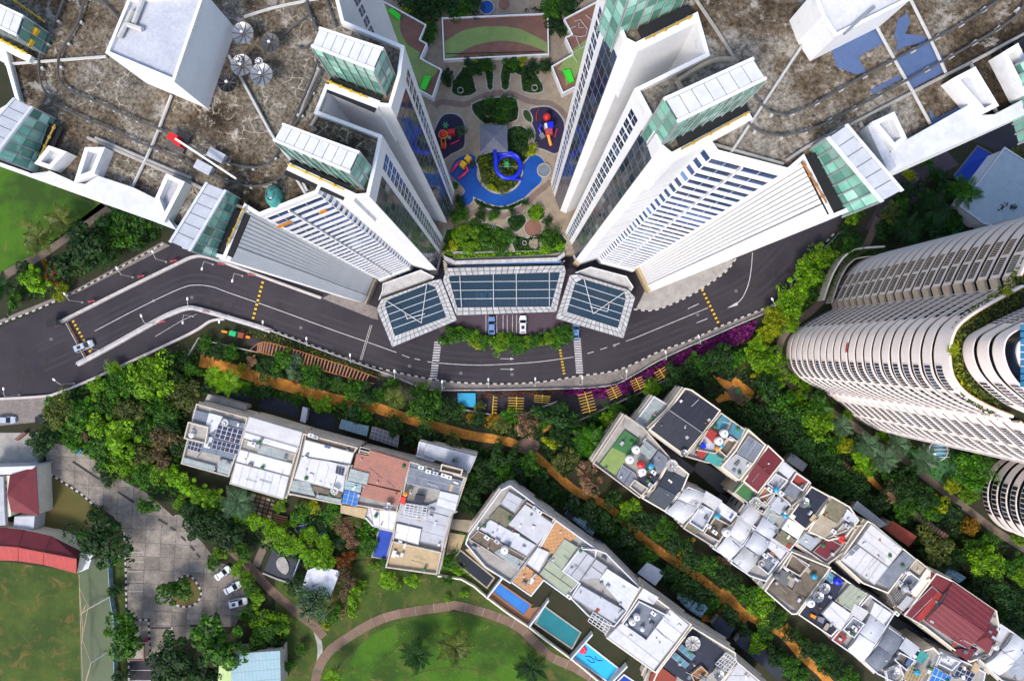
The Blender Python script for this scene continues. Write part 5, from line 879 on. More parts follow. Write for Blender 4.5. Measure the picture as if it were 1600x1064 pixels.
# ================================================================== terraced houses
SEAM = ('white_sheet', 'pale_sheet', 'grey_sheet', 'slate', 'maroon', 'white2', 'pale_green'); plain('steel_dull', (.30, .30, .31), .7)
def lerp4(q, u, v): a = Vector(q[0]).lerp(Vector(q[1]), u); b = Vector(q[3]).lerp(Vector(q[2]), u); return a.lerp(b, v)
HC = [0]
def roof_piece(t, z, kind, poly, dz, mat, *arg):
    zt = z + dz; P = XY(poly, zt)
    if kind == 'f':
        o = MB().prism(P, z - .25, zt).build('roof_slab', MT[mat], t); A = abs(area(P))
        if mat in SEAM and A > 14:                    # standing seams and a gutter edge
            q = ccw(P); e = max(range(len(q)), key=lambda i: math.hypot(q[i][0] - q[i - 1][0], q[i][1] - q[i - 1][1])); an = math.atan2(q[e][1] - q[e - 1][1], q[e][0] - q[e - 1][0]) + math.pi / 2 * (HC[0] % 2); HC[0] += 1
            for c in tiles(offset(q, .12), an, 400, 1.9 + .9 * rnd.random(), .0):
                g = max(range(len(c)), key=lambda i: math.hypot(c[i][0] - c[i - 1][0], c[i][1] - c[i - 1][1])); MB().beam((*c[g - 1], zt + .03), (*c[g], zt + .03), .1, .07).build('seam', MT['grey_sheet'], o)
            MB().ring(q, .14, zt - .12, zt + .05).build('gutter', MT['steel_dull'], o)
    elif kind == 't':                                 # lean-to: first edge low, opposite edge high
        h = arg[0]; n = len(P); MB().tilt([(*p, zt + (h if 2 <= i < 4 else 0)) for i, p in enumerate(P)], .18).build('roof_slope', MT[mat], t); MB().prism(offset(ccw(P), .2), z - .25, zt - .25).build('wall', MT['beige_wall'], t)
    elif kind == 'g':                                 # two slopes, ridge between the middles of the short sides
        h = arg[0]; a, b, c, d = [Vector(p) for p in P]; m0 = (a + d) / 2; m1 = (b + c) / 2
        r = MB().tilt([(*a, zt), (*b, zt), (*m1, zt + h), (*m0, zt + h)], .16).build('roof_slope', MT[mat], t); MB().tilt([(*d, zt), (*c, zt), (*m1, zt + h), (*m0, zt + h)], .16).build('roof_slope', MT[arg[1] if len(arg) > 1 else mat], t); MB().tube([(*m0, zt + h + .03), (*m1, zt + h + .03)], .12, 6).build('ridge', MT[arg[2] if len(arg) > 2 else mat], r)
        MB().prism(offset(ccw(P), .25), z - .25, zt - .2).build('wall', MT['beige_wall'], t)
    elif kind == 'h':                                 # hipped
        h = arg[0]; a, b, c, d = [Vector(p) for p in P]; m0 = (a + d) / 2; m1 = (b + c) / 2; e0 = m0.lerp(m1, .28); e1 = m0.lerp(m1, .72)
        r = MB().tilt([(*a, zt), (*b, zt), (*e1, zt + h), (*e0, zt + h)], .15).build('roof_slope', MT[mat], t); MB().tilt([(*c, zt), (*d, zt), (*e0, zt + h), (*e1, zt + h)], .15).build('roof_slope', MT[mat], t); MB().tilt([(*d, zt), (*a, zt), (*e0, zt + h)], .15).build('roof_hip', MT[mat], t); MB().tilt([(*b, zt), (*c, zt), (*e1, zt + h)], .15).build('roof_hip', MT[mat], t)
        MB().prism(offset(ccw(P), .3), z - .25, zt - .15).build('wall', MT['beige_wall'], t)
    elif kind == 'v':                                 # low barrel vault, axis along the first edge
        h = arg[0]; a, b, c, d = P; mb = MB(); N = 8; vs = []
        for i in range(N + 1):
            u = i / N; zz = zt + h * math.sin(math.pi * (.08 + .84 * u)); p = Vector(a).lerp(Vector(d), u); q = Vector(b).lerp(Vector(c), u); vs += [(*p, zz), (*q, zz)]
        vs2 = [(x, y, zz - .15) for x, y, zz in vs]; n = len(vs)
        mb.add(vs + vs2, [(2 * i, 2 * i + 1, 2 * i + 3, 2 * i + 2) for i in range(N)] + [(n + 2 * i + 2, n + 2 * i + 3, n + 2 * i + 1, n + 2 * i) for i in range(N)] + [(2 * i, 2 * i + 2, n + 2 * i + 2, n + 2 * i) for i in range(N)] + [(2 * i + 3, 2 * i + 1, n + 2 * i + 1, n + 2 * i + 3) for i in range(N)])
        mb.build('roof_vault', MT[mat], t, True); MB().prism(offset(ccw(P), .2), z - .25, zt - .1).build('wall', MT['white2'], t)
    elif kind == 'p':                                 # walled flat terrace
        MB().prism(P, z - .25, zt).build('terrace_floor', MT[mat], t); MB().ring(P, .28, zt - .02, zt + .75).build('terrace_wall', MT[arg[0] if arg else 'beige_wall'], t)
    elif kind == 'w':                                 # sunken light well
        MB().prism(P, z - .2, z + .02 + dz).build('light_well', MT[mat], t); MB().ring(P, .16, z, z + .35 + dz).build('well_kerb', MT['beige_wall'], t)
    elif kind in 'sk':                                # solar array or glazed grid: single panels on a frame
        nu, nv = arg[0], arg[1]; r = MB().prism(P, z - .2, zt).build('panel_frame', MT['white2' if kind == 's' else 'grey'], t)
        for i in range(nu):
            for j in range(nv):
                q = [lerp4(P, u, v) for u, v in (((i + .07) / nu, (j + .07) / nv), ((i + .93) / nu, (j + .07) / nv), ((i + .93) / nu, (j + .93) / nv), ((i + .07) / nu, (j + .93) / nv))]
                MB().tilt([(p.x, p.y, zt + .06) for p in q], .06).build('panel' if kind == 's' else 'pane', MT[mat], r)
    elif kind == 'b':                                 # open pergola of bars
        nu, nv = arg[0], arg[1]; mb = MB()
        for i in range(nu + 1): a, b = lerp4(P, i / nu, 0), lerp4(P, i / nu, 1); mb.beam((a.x, a.y, zt), (b.x, b.y, zt), .14, .16)
        for j in range(nv + 1): a, b = lerp4(P, 0, j / nv), lerp4(P, 1, j / nv); mb.beam((a.x, a.y, zt + .1), (b.x, b.y, zt + .1), .14, .12)
        mb.build('pergola', MT[mat], t)
HC = [0]
def clutter(t, P, z):                                 # roof_clutter: vents, boxes, pots and pipe runs left on the roofs
    p = ccw(P); x0, x1 = min(q[0] for q in p), max(q[0] for q in p); y0, y1 = min(q[1] for q in p), max(q[1] for q in p); k = 0; A = area(p); an = math.atan2(p[1][1] - p[0][1], p[1][0] - p[0][0]); inn = offset(p, .9)
    for _ in range(200):
        if k >= A / 13: break
        x, y = rnd.uniform(x0, x1), rnd.uniform(y0, y1)
        if not inside(inn, x, y): continue
        k += 1; c = rnd.random(); zz = z + .55; a = an + rnd.choice((0, math.pi / 2))
        if c < .35: MB().box(x, y, z - .25, rnd.uniform(.4, 1.3), rnd.uniform(.35, .8), rnd.uniform(.95, 1.5), a).build('roof_box', MT[rnd.choice(('white2', 'grey', 'pale_sheet', 'cream', 'dgrey', 'slate'))], t)
        elif c < .55: MB().lathe(x, y, [(.12, z - .25), (.12, zz + .5), (.2, zz + .52), (.16, zz + .68)], 8).build('vent_pipe', MT[rnd.choice(('steel', 'white2', 'rust'))], t)
        elif c < .8:
            L = rnd.uniform(1.5, 4.5); q = (x + L * math.cos(a), y + L * math.sin(a))
            if inside(inn, *q): MB().tube([(x, y, z + .98), (*q, z + .98)], .06, 5).build('pipe', MT[rnd.choice(('steel', 'rail_dark', 'white2'))], t)
        elif c < .9: MB().lathe(x, y, [(.2, z - .2), (.3, zz + .2), (.5, zz + .5), (.2, zz + .8)], 7).build('potted_plant', MT['turf'], t)
        else: MB().box(x, y, z + .55, rnd.uniform(.8, 1.8), rnd.uniform(.5, 1.0), .12, a).build('loose_board', MT[rnd.choice(('timber', 'blue_coat', 'brick_red', 'tan_concrete', 'white2', 'sand'))], t)
def house(label, plot, z, roofs, wall='beige_wall', deck_='concrete', par=.55, group=None):
    P = XY(plot, z); c = (sum(p[0] for p in P) / len(P), sum(p[1] for p in P) / len(P)); t = thing('town_house', label, 'house', (c[0], c[1], 0), group or 'terraced town houses')
    MB().prism(P, 0, z - .3, 0).build('wall', MT[wall], t); MB().sheet(offset(ccw(P), .1), z - .29).build('roof_deck', MT[deck_], t)
    if par: MB().ring(P, .3, z - .32, z + par).build('parapet', MT[wall], t)
    for i, r in enumerate(roofs): roof_piece(t, z, r[0], r[1], r[2] + .013 * i, r[3], *r[4:])
    clutter(t, P, z)
    # storey ledges and windows on the walls that face the gardens
    p = ccw(P); n = len(p)
    for i in range(n):
        a, b = Vector(p[i]), Vector(p[(i + 1) % n]); L = (b - a).length; nn = Vector(((b - a).y, -(b - a).x)).normalized()
        if L < 4 or nn.dot(-(a + b) / 2) < 0: continue
        d = (b - a) / L
        for k in range(1, int(z // 3.2) + 1):
            zz = z - k * 3.1
            if zz < .6: break
            m = (a + b) / 2 + nn * .25; MB().box(m.x, m.y, zz + 2.55, L * .98, .5, .16, math.atan2(d.y, d.x)).build('ledge', MT['beige_wall'], t)
            nw = max(1, int(L / 3.2))
            for j in range(nw): q = a + d * (L * (j + .5) / nw) + nn * .03; MB().box(q.x, q.y, zz + .8, 1.5, .12, 1.3, math.atan2(d.y, d.x)).build('window', MT['win_dark'], t)
    return t
GA, GB, GC, GD = 'row of houses beside the palm lined garden', 'row of houses with back pools facing the park', 'south row of the double terrace', 'north row of the double terrace'
L_ = lambda *v: C('L', *v); M_ = lambda *v: C('M', *v); N_ = lambda *v: C('N', *v); Q_ = lambda *v: C('Q', *v); R_ = lambda *v: C('R', *v); T_ = lambda *v: C('T', *v); U_ = lambda *v: C('U', *v)
# ---- west row
house('dark tiled end house carrying rows of solar panels', L_(135, 462, 420, 540, 395, 640, 345, 780, 315, 868, 50, 795), 10, [('f', L_(115, 495, 405, 575, 375, 690, 350, 775, 75, 705), .45, 'tile_slate'), ('f', L_(200, 515, 275, 535, 245, 600, 185, 640, 175, 610), .62, 'pale_sheet'), ('p', L_(92, 562, 205, 592, 190, 685, 68, 655), .75, 'concrete'), ('s', L_(252, 578, 392, 612, 368, 688, 230, 648), .7, 'pv', 5, 3), ('s', L_(226, 662, 374, 696, 358, 745, 215, 712), .7, 'pv', 6, 2), ('s', L_(90, 668, 166, 686, 152, 735, 76, 714), .7, 'pv', 4, 2), ('f', L_(180, 645, 222, 650, 205, 712, 170, 705), .62, 'pale_sheet'), ('k', L_(58, 760, 235, 808, 226, 848, 52, 798), .3, 'grey_glass', 6, 1), ('k', L_(256, 765, 342, 786, 312, 868, 245, 848), .2, 'grey_glass', 4, 3)], group=GA)
house('house with two broad plain white roofs next to the solar house', L_(425, 535, 722, 622, 615, 992, 318, 905), 10, [('f', L_(425, 535, 720, 622, 700, 705, 392, 615), .6, 'white_sheet'), ('f', L_(392, 617, 700, 707, 688, 740, 385, 655), .5, 'white2'), ('w', L_(392, 660, 690, 742, 668, 792, 372, 712), .0, 'concrete'), ('k', L_(478, 690, 645, 735, 630, 785, 465, 740), .25, 'grey_glass', 6, 2), ('f', L_(370, 715, 666, 795, 645, 866, 348, 786), .5, 'white2'), ('f', L_(347, 788, 645, 868, 614, 992, 318, 905), .7, 'white_sheet'), ('f', L_(418, 672, 462, 684, 455, 705, 412, 692), .8, 'white')], group=GA)
house('white roofed house with small skylight, third in the west row', L_(725, 625, 1030, 705, 1005, 740, 985, 800, 938, 1022, 640, 962, 690, 780), 10, [('w', L_(735, 632, 1020, 705, 1005, 735, 735, 662), .0, 'rooftop_dirt'), ('f', L_(732, 662, 1006, 735, 985, 798, 712, 752), .55, 'white_sheet'), ('f', L_(712, 756, 985, 802, 958, 865, 945, 955, 670, 880), .7, 'white_sheet'), ('f', L_(870, 785, 968, 808, 950, 870, 860, 850), .95, 'white_sheet'), ('k', L_(908, 805, 955, 818, 944, 866, 900, 850), 1.1, 'pv', 3, 1), ('k', L_(665, 885, 760, 900, 790, 975, 645, 945), .25, 'grey_glass', 4, 3), ('f', L_(775, 915, 940, 958, 930, 985, 770, 945), .5, 'rooftop_dirt'), ('k', L_(800, 965, 935, 992, 930, 1018, 790, 985), .3, 'grey_glass', 5, 1)], group=GA)
house('red tiled house with blue translucent lean-to in the west row', L_(1035, 715, 1315, 785, 1250, 1035, 1245, 1064, 930, 1010, 965, 890, 1000, 850), 10, [('w', L_(1040, 700, 1100, 715, 1085, 745, 1030, 735), .1, 'navy'), ('f', L_(1092, 720, 1312, 785, 1268, 945, 1060, 898, 1085, 860, 998, 825, 1018, 740, 1085, 752), .7, 'tile_red'), ('f', L_(1062, 905, 1265, 955, 1248, 1030, 1038, 975), .55, 'tile_red'), ('k', L_(985, 822, 1090, 850, 1075, 912, 968, 888), .95, 'grey_glass', 4, 3), ('k', L_(962, 888, 1048, 912, 1040, 958, 950, 935), .5, 'sheet_teal', 3, 2), ('k', L_(950, 938, 1038, 962, 1018, 1034, 934, 1012), .45, 'pool_blue', 3, 3)], group=GA)
t = house('grey decked end house with tan paved terrace in the west row', M_(143, 780, 450, 868, 385, 1064) + R_(420, 30, 370, 140, 325, 330, 295, 472, 8, 430, 50, 280, 60, 180, 90, 90), 10, [('f', M_(150, 785, 312, 835, 300, 868, 146, 822), .35, 'tile_slate'), ('f', M_(145, 815, 435, 892, 408, 970, 108, 900), .5, 'slate'), ('f', R_(95, 72, 235, 90, 290, 70, 410, 125, 380, 140, 330, 318, 192, 290, 212, 215, 65, 180), .4, 'grey_sheet'), ('f', M_(310, 945, 418, 970, 395, 1064, 285, 1030), .75, 'pale_sheet'), ('f', R_(70, 188, 208, 220, 192, 310, 58, 272), .8, 'white_sheet'), ('p', R_(48, 283, 322, 345, 294, 468, 10, 430), .0, 'sand'), ('b', R_(122, 80, 240, 100, 225, 170, 110, 150), 1.3, 'white2', 5, 5), ('p', M_(320, 795, 440, 825, 430, 860, 312, 832), .45, 'rooftop_dirt')], group=GA)
house('low white annexe behind the grey decked end house', M_(195, 672, 515, 752, 475, 842, 465, 848, 440, 815, 285, 775, 272, 785, 178, 755), 7, [('f', M_(235, 680, 512, 755, 472, 840, 288, 775, 215, 745), .35, 'pale_sheet')], 'white2', 'pale_sheet', .2, GA)
house('white terrace wing with tan box below the red tiled house', Q_(985, 50, 1165, 95, 1115, 235, 1000, 205, 965, 165, 825, 130, 830, 85, 975, 105), 9.3, [('f', Q_(825, 88, 972, 108, 955, 165, 822, 130), .8, 'sand'), ('f', Q_(985, 95, 1148, 100, 1115, 232, 1005, 205), .4, 'white_sheet')], 'white2', 'white_sheet', .2, GA)
# ---- middle row
house('pale grey end house with mossy patch and small back terrace', R_(650, 0, 700, -25, 950, 160, 905, 240, 850, 330, 700, 520, 560, 430, 450, 300, 470, 245), 10, [('f', R_(690, 12, 772, 58, 722, 132, 645, 82), .5, 'grey_sheet'), ('t', R_(690, 195, 850, 305, 938, 190, 782, 80), .35, 'grey_sheet', .9), ('f', R_(640, 95, 720, 145, 672, 222, 580, 160), .3, 'mossy'), ('f', R_(590, 168, 845, 310, 790, 372, 528, 222), .45, 'pale_sheet'), ('w', R_(522, 228, 790, 376, 740, 440, 470, 275), .0, 'rooftop_dirt'), ('k', R_(640, 330, 780, 400, 730, 440, 610, 350), .25, 'grey_glass', 5, 2), ('p', R_(790, 68, 945, 158, 930, 185, 785, 85), .1, 'rooftop_dirt')], 'white2', group=GB)
house('orange tiled house with pale green wing beside a narrow blue pool', R_(950, 165, 1180, 330, 1170, 385, 1070, 525, 1010, 595, 885, 505, 815, 592, 700, 512, 790, 400, 870, 305), 10, [('f', R_(952, 178, 1072, 258, 985, 330, 932, 358, 862, 308), .4, 'tile_orange'), ('f', R_(852, 320, 918, 350, 856, 462, 788, 412), .8, 'white_sheet'), ('f', R_(1000, 275, 1072, 320, 985, 450, 1072, 522, 1010, 590, 862, 470), .6, 'pale_green'), ('f', R_(780, 420, 886, 500, 815, 590, 703, 510), .35, 'tile_orange')], 'white2', group=GB)
house('grey ribbed roof house beside the teal pool', R_(1175, 330, 1230, 350, 1419, 540, 1340, 680, 1275, 760, 1130, 700, 1030, 600, 1080, 520, 985, 450, 1085, 325), 10.5, [('f', R_(1082, 325, 1170, 385, 1090, 500, 1062, 520, 985, 452), .45, 'grey_sheet'), ('t', R_(1195, 500, 1340, 672, 1412, 548, 1235, 435), .4, 'sheet_ribs', .8), ('f', R_(1175, 388, 1240, 430, 1195, 500, 1090, 505), .5, 'grey_sheet'), ('f', R_(1090, 532, 1335, 672, 1272, 742, 1040, 600), .6, 'pale_sheet'), ('b', R_(1160, 680, 1260, 745, 1230, 800, 1130, 730), .8, 'white2', 5, 4)], 'white2', group=GB)
house('broad white L-shaped roof house around a dark tank court', T_(370, 545, 640, 745, 440, 1015, 165, 820, 250, 730), 10.5, [('p', T_(345, 612, 500, 690, 388, 838, 250, 742), .1, 'slate', 'white2'), ('f', T_(375, 550, 458, 600, 430, 640, 345, 605), .55, 'white_sheet'), ('f', T_(520, 662, 628, 752, 430, 1005, 172, 820, 248, 742, 388, 842), .75, 'white_sheet')], 'cream', group=GB)
house('navy roof terrace house with large pale dish and twin skylights', T_(640, 755, 880, 900, 890, 960, 760, 1110, 400, 1110, 445, 1010), 10.5, [('f', T_(640, 772, 822, 900, 760, 1010, 640, 1090, 480, 985), .2, 'navy'), ('f', T_(415, 1025, 480, 990, 560, 1050, 520, 1110, 400, 1100), .5, 'brick_red'), ('k', T_(588, 860, 662, 922, 640, 948, 564, 885), .6, 'skylight', 3, 1), ('k', T_(552, 905, 630, 968, 606, 992, 528, 930), .6, 'skylight', 3, 1), ('b', T_(832, 905, 892, 950, 840, 1010, 772, 968), .9, 'white2', 5, 4), ('p', T_(630, 1020, 690, 970, 730, 1010, 660, 1080), .2, 'timber', 'sand')], 'cream', group=GB)
house('plain white roof at the bottom edge beside the navy terrace', T_(890, 950, 1080, 1110, 770, 1110), 10.5, [('f', T_(895, 965, 1050, 1100, 800, 1100), .5, 'white_sheet')], 'cream', group=GB)
# ---- double terrace, south row
house('house with green turf roof and white round tanks', N_(270, 522, 375, 595, 520, 760, 470, 860, 430, 940, 350, 985, 90, 792), 10, [('f', N_(275, 530, 370, 592, 345, 650, 260, 590), .2, 'concrete'), ('f', N_(270, 612, 356, 666, 215, 860, 130, 797), .4, 'turf'), ('f', N_(200, 705, 295, 750, 215, 858, 132, 797), .42, 'court_green'), ('k', N_(385, 665, 450, 720, 410, 775, 345, 720), .4, 'grey_glass', 4, 3), ('f', N_(455, 725, 520, 770, 470, 850, 410, 790), .55, 'slate'), ('f', N_(255, 800, 330, 850, 345, 905, 290, 925, 225, 870), .3, 'slate'), ('f', N_(350, 850, 478, 870, 440, 925, 360, 910), .45, 'navy'), ('p', N_(320, 880, 400, 930, 360, 975, 290, 920), .15, 'concrete')], group=GC)
house('dark ribbed tile roof house in the south row', N_(520, 765, 625, 850, 580, 960, 490, 1060, 360, 985, 470, 860), 10, [('g', N_(510, 830, 612, 882, 492, 1050, 398, 1002), .4, 'tile_dark', .8), ('f', N_(530, 770, 618, 840, 600, 872, 515, 825), .35, 'concrete')], 'cream', group=GC)
house('house of two white vaults beside the dark ribbed tile roof', T_(620, -15, 715, 22, 660, 120, 590, 190, 490, 125, 560, 20), 10, [('v', T_(600, -5, 712, 22, 672, 95, 560, 55), .5, 'white_sheet', .6), ('v', T_(560, 58, 670, 97, 590, 185, 498, 122), .5, 'white_sheet', .6)], 'white2', group=GC)
house('house with small tank filled terraces between white vaults', T_(712, 25, 905, 150, 850, 210, 770, 325, 590, 215, 690, 70), 10, [('f', T_(722, 10, 812, 65, 770, 120, 690, 65), .6, 'white_sheet'), ('p', T_(690, 80, 762, 120, 700, 232, 620, 180), .1, 'pale_sheet', 'white2'), ('f', T_(805, 70, 895, 135, 860, 182, 775, 122), .6, 'white_sheet'), ('p', T_(765, 150, 850, 195, 790, 290, 700, 240), .1, 'rooftop_dirt', 'beige_wall'), ('f', T_(620, 180, 700, 235, 660, 250, 590, 200), .3, 'mossy')], group=GC)
house('house of white vaults with a round white tank on its wall', T_(905, 150, 985, 215, 935, 330, 860, 395, 750, 325, 840, 225), 10, [('v', T_(895, 155, 972, 212, 922, 305, 842, 245), .5, 'white_sheet', .6), ('v', T_(840, 248, 922, 308, 852, 390, 775, 330), .5, 'white_sheet', .6)], 'white2', group=GC)
house('house of three white vaults beside the brown dirt terrace', T_(985, 215, 1090, 280, 1180, 345, 1050, 510, 960, 480, 850, 405), 10, [('v', T_(985, 228, 1078, 290, 1018, 372, 935, 310), .5, 'pale_sheet', .6), ('v', T_(930, 315, 1015, 375, 948, 465, 862, 395), .5, 'white_sheet', .6), ('f', T_(1080, 285, 1165, 345, 1135, 390, 1060, 320), .6, 'white_sheet'), ('p', T_(1058, 345, 1120, 395, 1060, 470, 1000, 420), .15, 'slate', 'white2')], 'white2', group=GC)
house('brown dirt stained roof terrace with blue drum', T_(1190, 340, 1410, 430, 1220, 690, 1190, 690, 1040, 560), 10.5, [('p', T_(1190, 355, 1290, 415, 1235, 480, 1150, 430), .1, 'rooftop_dirt'), ('f', T_(1290, 400, 1390, 440, 1280, 600, 1200, 560, 1230, 490), .15, 'rooftop_dirt'), ('f', T_(1110, 500, 1200, 560, 1275, 605, 1220, 665, 1060, 555), .12, 'rooftop_dirt'), ('f', T_(1130, 440, 1200, 475, 1165, 540, 1110, 505), .45, 'dgrey')], 'cream', group=GC)
house('navy roof terrace with round dishes and white shed', U_(345, 440, 430, 500, 545, 580, 460, 690, 345, 815, 160, 690), 10.5, [('f', U_(345, 455, 428, 510, 375, 600, 300, 690, 395, 780, 330, 805, 172, 690), .2, 'navy'), ('k', U_(462, 522, 548, 588, 458, 675, 372, 618), .6, 'pale_green', 4, 4), ('f', U_(362, 620, 465, 690, 400, 792, 298, 690), .8, 'white_sheet'), ('s', U_(340, 455, 380, 485, 355, 525, 315, 495), .7, 'skylight', 1, 2)], 'cream', group=GC)
house('house of pale ribbed vaults with small white boxes in the south row', U_(560, 580, 700, 680, 650, 760, 525, 955, 345, 830, 460, 690), 10.5, [('f', U_(480, 632, 560, 680, 520, 732, 455, 690), .8, 'white_sheet'), ('f', U_(590, 622, 692, 690, 640, 755, 562, 690), .9, 'white_sheet'), ('v', U_(565, 695, 650, 752, 592, 855, 505, 795), .5, 'sheet_ribs', .5), ('v', U_(505, 800, 592, 858, 520, 955, 440, 885), .5, 'white_ribs', .6), ('p', U_(465, 700, 530, 740, 470, 820, 405, 770), .1, 'slate', 'white2'), ('f', U_(380, 780, 440, 820, 400, 870, 345, 825), .3, 'brick_red')], 'white2', group=GC)
house('blue grey slate vault house near the bottom edge', U_(665, 760, 745, 818, 850, 900, 720, 1080, 600, 1020, 525, 950), 10.5, [('v', U_(665, 768, 745, 822, 690, 920, 605, 865), .5, 'slate', .5), ('v', U_(605, 868, 690, 922, 605, 1010, 535, 945), .5, 'slate', .6), ('f', U_(765, 822, 842, 880, 795, 935, 725, 880), .8, 'pale_sheet'), ('p', U_(720, 895, 810, 940, 760, 1000, 690, 940), .1, 'rooftop_dirt', 'white2')], 'white2', group=GC)
house('teal boxed and pergola roofed house at the bottom edge', U_(850, 890, 910, 870, 960, 920, 860, 1090, 700, 1090, 760, 1000), 10.5, [('f', U_(850, 890, 892, 920, 862, 970, 818, 945), .7, 'teal_glass'), ('b', U_(790, 980, 870, 1010, 830, 1080, 750, 1050), .9, 'yellow2', 5, 4), ('p', U_(640, 1000, 720, 960, 760, 1060, 660, 1090), .1, 'concrete', 'white2')], 'cream', group=GC)
house('solar roofed house at the bottom edge of the double terrace', U_(950, 895, 1110, 960, 1200, 1010, 1180, 1110, 860, 1110), 10.5, [('p', U_(960, 905, 1060, 950, 1010, 1000, 930, 960), .1, 'white_sheet', 'white2'), ('s', U_(925, 985, 1020, 1040, 990, 1100, 890, 1070), .8, 'pool_blue', 4, 2), ('s', U_(1060, 975, 1150, 1025, 1120, 1070, 1030, 1030), .7, 'pv', 4, 2)], 'white2', group=GC)
# ---- double terrace, north row
house('black ribbed roof house at the head of the double terrace', N_(600, 375, 640, 385, 800, 500, 600, 752, 400, 605, 510, 500), 10.5, [('g', N_(612, 392, 795, 502, 600, 745, 415, 602), .45, 'roof_black', .5, 'roof_black', 'steel')], 'cream', group=GD)
house('small glasshouse wing beside the black ribbed roof', N_(430, 420, 512, 470, 500, 500, 395, 605, 325, 560), 8, [('k', N_(440, 425, 508, 470, 395, 600, 330, 560), .3, 'grey_glass', 3, 7)], 'white2', group=GD)
house('terrace house with red awnings, teal glass and white dishes', N_(800, 510, 935, 605, 900, 690, 840, 800, 720, 790, 600, 755), 10, [('f', N_(815, 520, 860, 550, 820, 615, 760, 590), .4, 'skylight'), ('f', N_(870, 570, 935, 610, 900, 665, 845, 625), .4, 'skylight'), ('f', N_(745, 600, 800, 640, 765, 685, 718, 640), .9, 'red_roof'), ('f', N_(690, 710, 725, 735, 700, 770, 665, 740), .8, 'red_roof'), ('p', N_(720, 610, 840, 650, 770, 740, 660, 720), .05, 'pale_sheet', 'beige_wall'), ('p', N_(850, 640, 895, 672, 830, 760, 785, 720), .1, 'rooftop_dirt', 'beige_wall'), ('f', N_(745, 725, 820, 770, 790, 815, 712, 775), .5, 'teal_glass')], group=GD)
house('house with dark slate and pebble roof halves', N_(950, 600, 1050, 690, 985, 790, 900, 890, 800, 810, 880, 720), 10.5, [('f', N_(955, 640, 1042, 698, 990, 790, 890, 735), .4, 'slate'), ('f', N_(890, 740, 985, 795, 898, 880, 810, 808), .42, 'grey')], 'cream', group=GD)
house('dark red roofed house in the north row', N_(1060, 690, 1150, 775, 1090, 850, 1005, 960, 920, 890, 990, 800), 10.5, [('g', N_(1062, 705, 1142, 768, 1002, 950, 935, 882), .4, 'maroon', .6)], 'cream', group=GD)
house('patchwork house with green mat roof and cyan drum', N_(1150, 780, 1300, 900, 1230, 1000, 1130, 1090, 1010, 1060, 870, 955, 930, 890, 1000, 960), 10, [('f', N_(912, 900, 990, 960, 942, 1012, 870, 952), .45, 'turf'), ('f', N_(1150, 785, 1215, 835, 1180, 880, 1118, 830), .7, 'pale_sheet'), ('p', N_(1100, 845, 1170, 885, 1115, 950, 1050, 905), .1, 'grey_sheet', 'white2'), ('p', N_(1215, 840, 1290, 890, 1250, 945, 1180, 895), .1, 'brick_red', 'white2'), ('f', N_(1185, 900, 1250, 945, 1215, 1000, 1150, 955), .35, 'slate'), ('p', N_(1040, 920, 1100, 960, 1050, 1030, 990, 985), .1, 'timber', 'beige_wall'), ('k', N_(1085, 965, 1140, 1000, 1080, 1064, 1025, 1030), .4, 'grey_glass', 3, 3)], group=GD)
house('house with white slatted roof next to the black deck', T_(1100, 10, 1175, 70, 1270, 200, 1220, 290, 1180, 340, 900, 150, 960, 60), 10, [('v', T_(965, 75, 1030, 120, 975, 205, 905, 150), .5, 'white_sheet', .5), ('v', T_(1035, 150, 1122, 215, 1075, 280, 990, 225), .5, 'pale_sheet', .5), ('f', T_(1180, 165, 1265, 215, 1225, 275, 1140, 220), .7, 'white_ribs'), ('f', T_(1140, 225, 1222, 285, 1180, 335, 1098, 275), .5, 'mossy'), ('f', T_(1120, 40, 1180, 85, 1130, 145, 1070, 100), .6, 'pale_sheet'), ('k', T_(1060, 90, 1130, 150, 1095, 195, 1030, 140), .4, 'grey_glass', 4, 3), ('p', T_(1040, 60, 1070, 90, 1030, 140, 990, 110), .1, 'navy', 'beige_wall')], 'white2', group=GD)
house('black flat deck house with one grey dish', U_(235, -20, 345, 40, 300, 130, 205, 225, 110, 150), 10.5, [('f', U_(240, -5, 332, 45, 202, 215, 118, 152), .25, 'navy')], 'cream', group=GD)
house('tan stained concrete roof house with grey sheet roof', U_(345, 35, 450, 95, 500, 170, 430, 260, 330, 285, 215, 230), 10.5, [('f', U_(352, 42, 440, 102, 388, 190, 298, 132), .35, 'mossy'), ('f', U_(298, 140, 388, 192, 318, 272, 222, 225), .38, 'tan_concrete'), ('f', U_(440, 110, 502, 160, 475, 205, 415, 160), .6, 'pale_sheet')], 'cream', group=GD)
house('house with pink stained deck and ribbed grey sheet', U_(330, 262, 480, 200, 535, 190, 420, 345, 320, 420, 150, 300, 200, 230), 10, [('f', U_(330, 268, 412, 312, 322, 395, 248, 345), .3, 'maroon'), ('t', U_(165, 295, 238, 342, 280, 285, 205, 240), .5, 'sheet_ribs2', .4), ('p', U_(410, 185, 480, 215, 430, 300, 350, 250), .05, 'concrete', 'beige_wall')], group=GD)
house('large bright white roof house with blue grey annexe in the north row', U_(545, 170, 580, 190, 810, 380, 660, 575, 520, 520, 385, 395), 10.5, [('f', U_(570, 192, 748, 332, 668, 432, 490, 302), .75, 'white_sheet'), ('f', U_(488, 304, 667, 434, 590, 532, 398, 392), .72, 'white_sheet'), ('s', U_(490, 308, 512, 325, 462, 372, 440, 355), .95, 'slate', 1, 2), ('t', U_(605, 505, 680, 558, 808, 388, 748, 340), .3, 'slate', .4)], 'cream', group=GD)
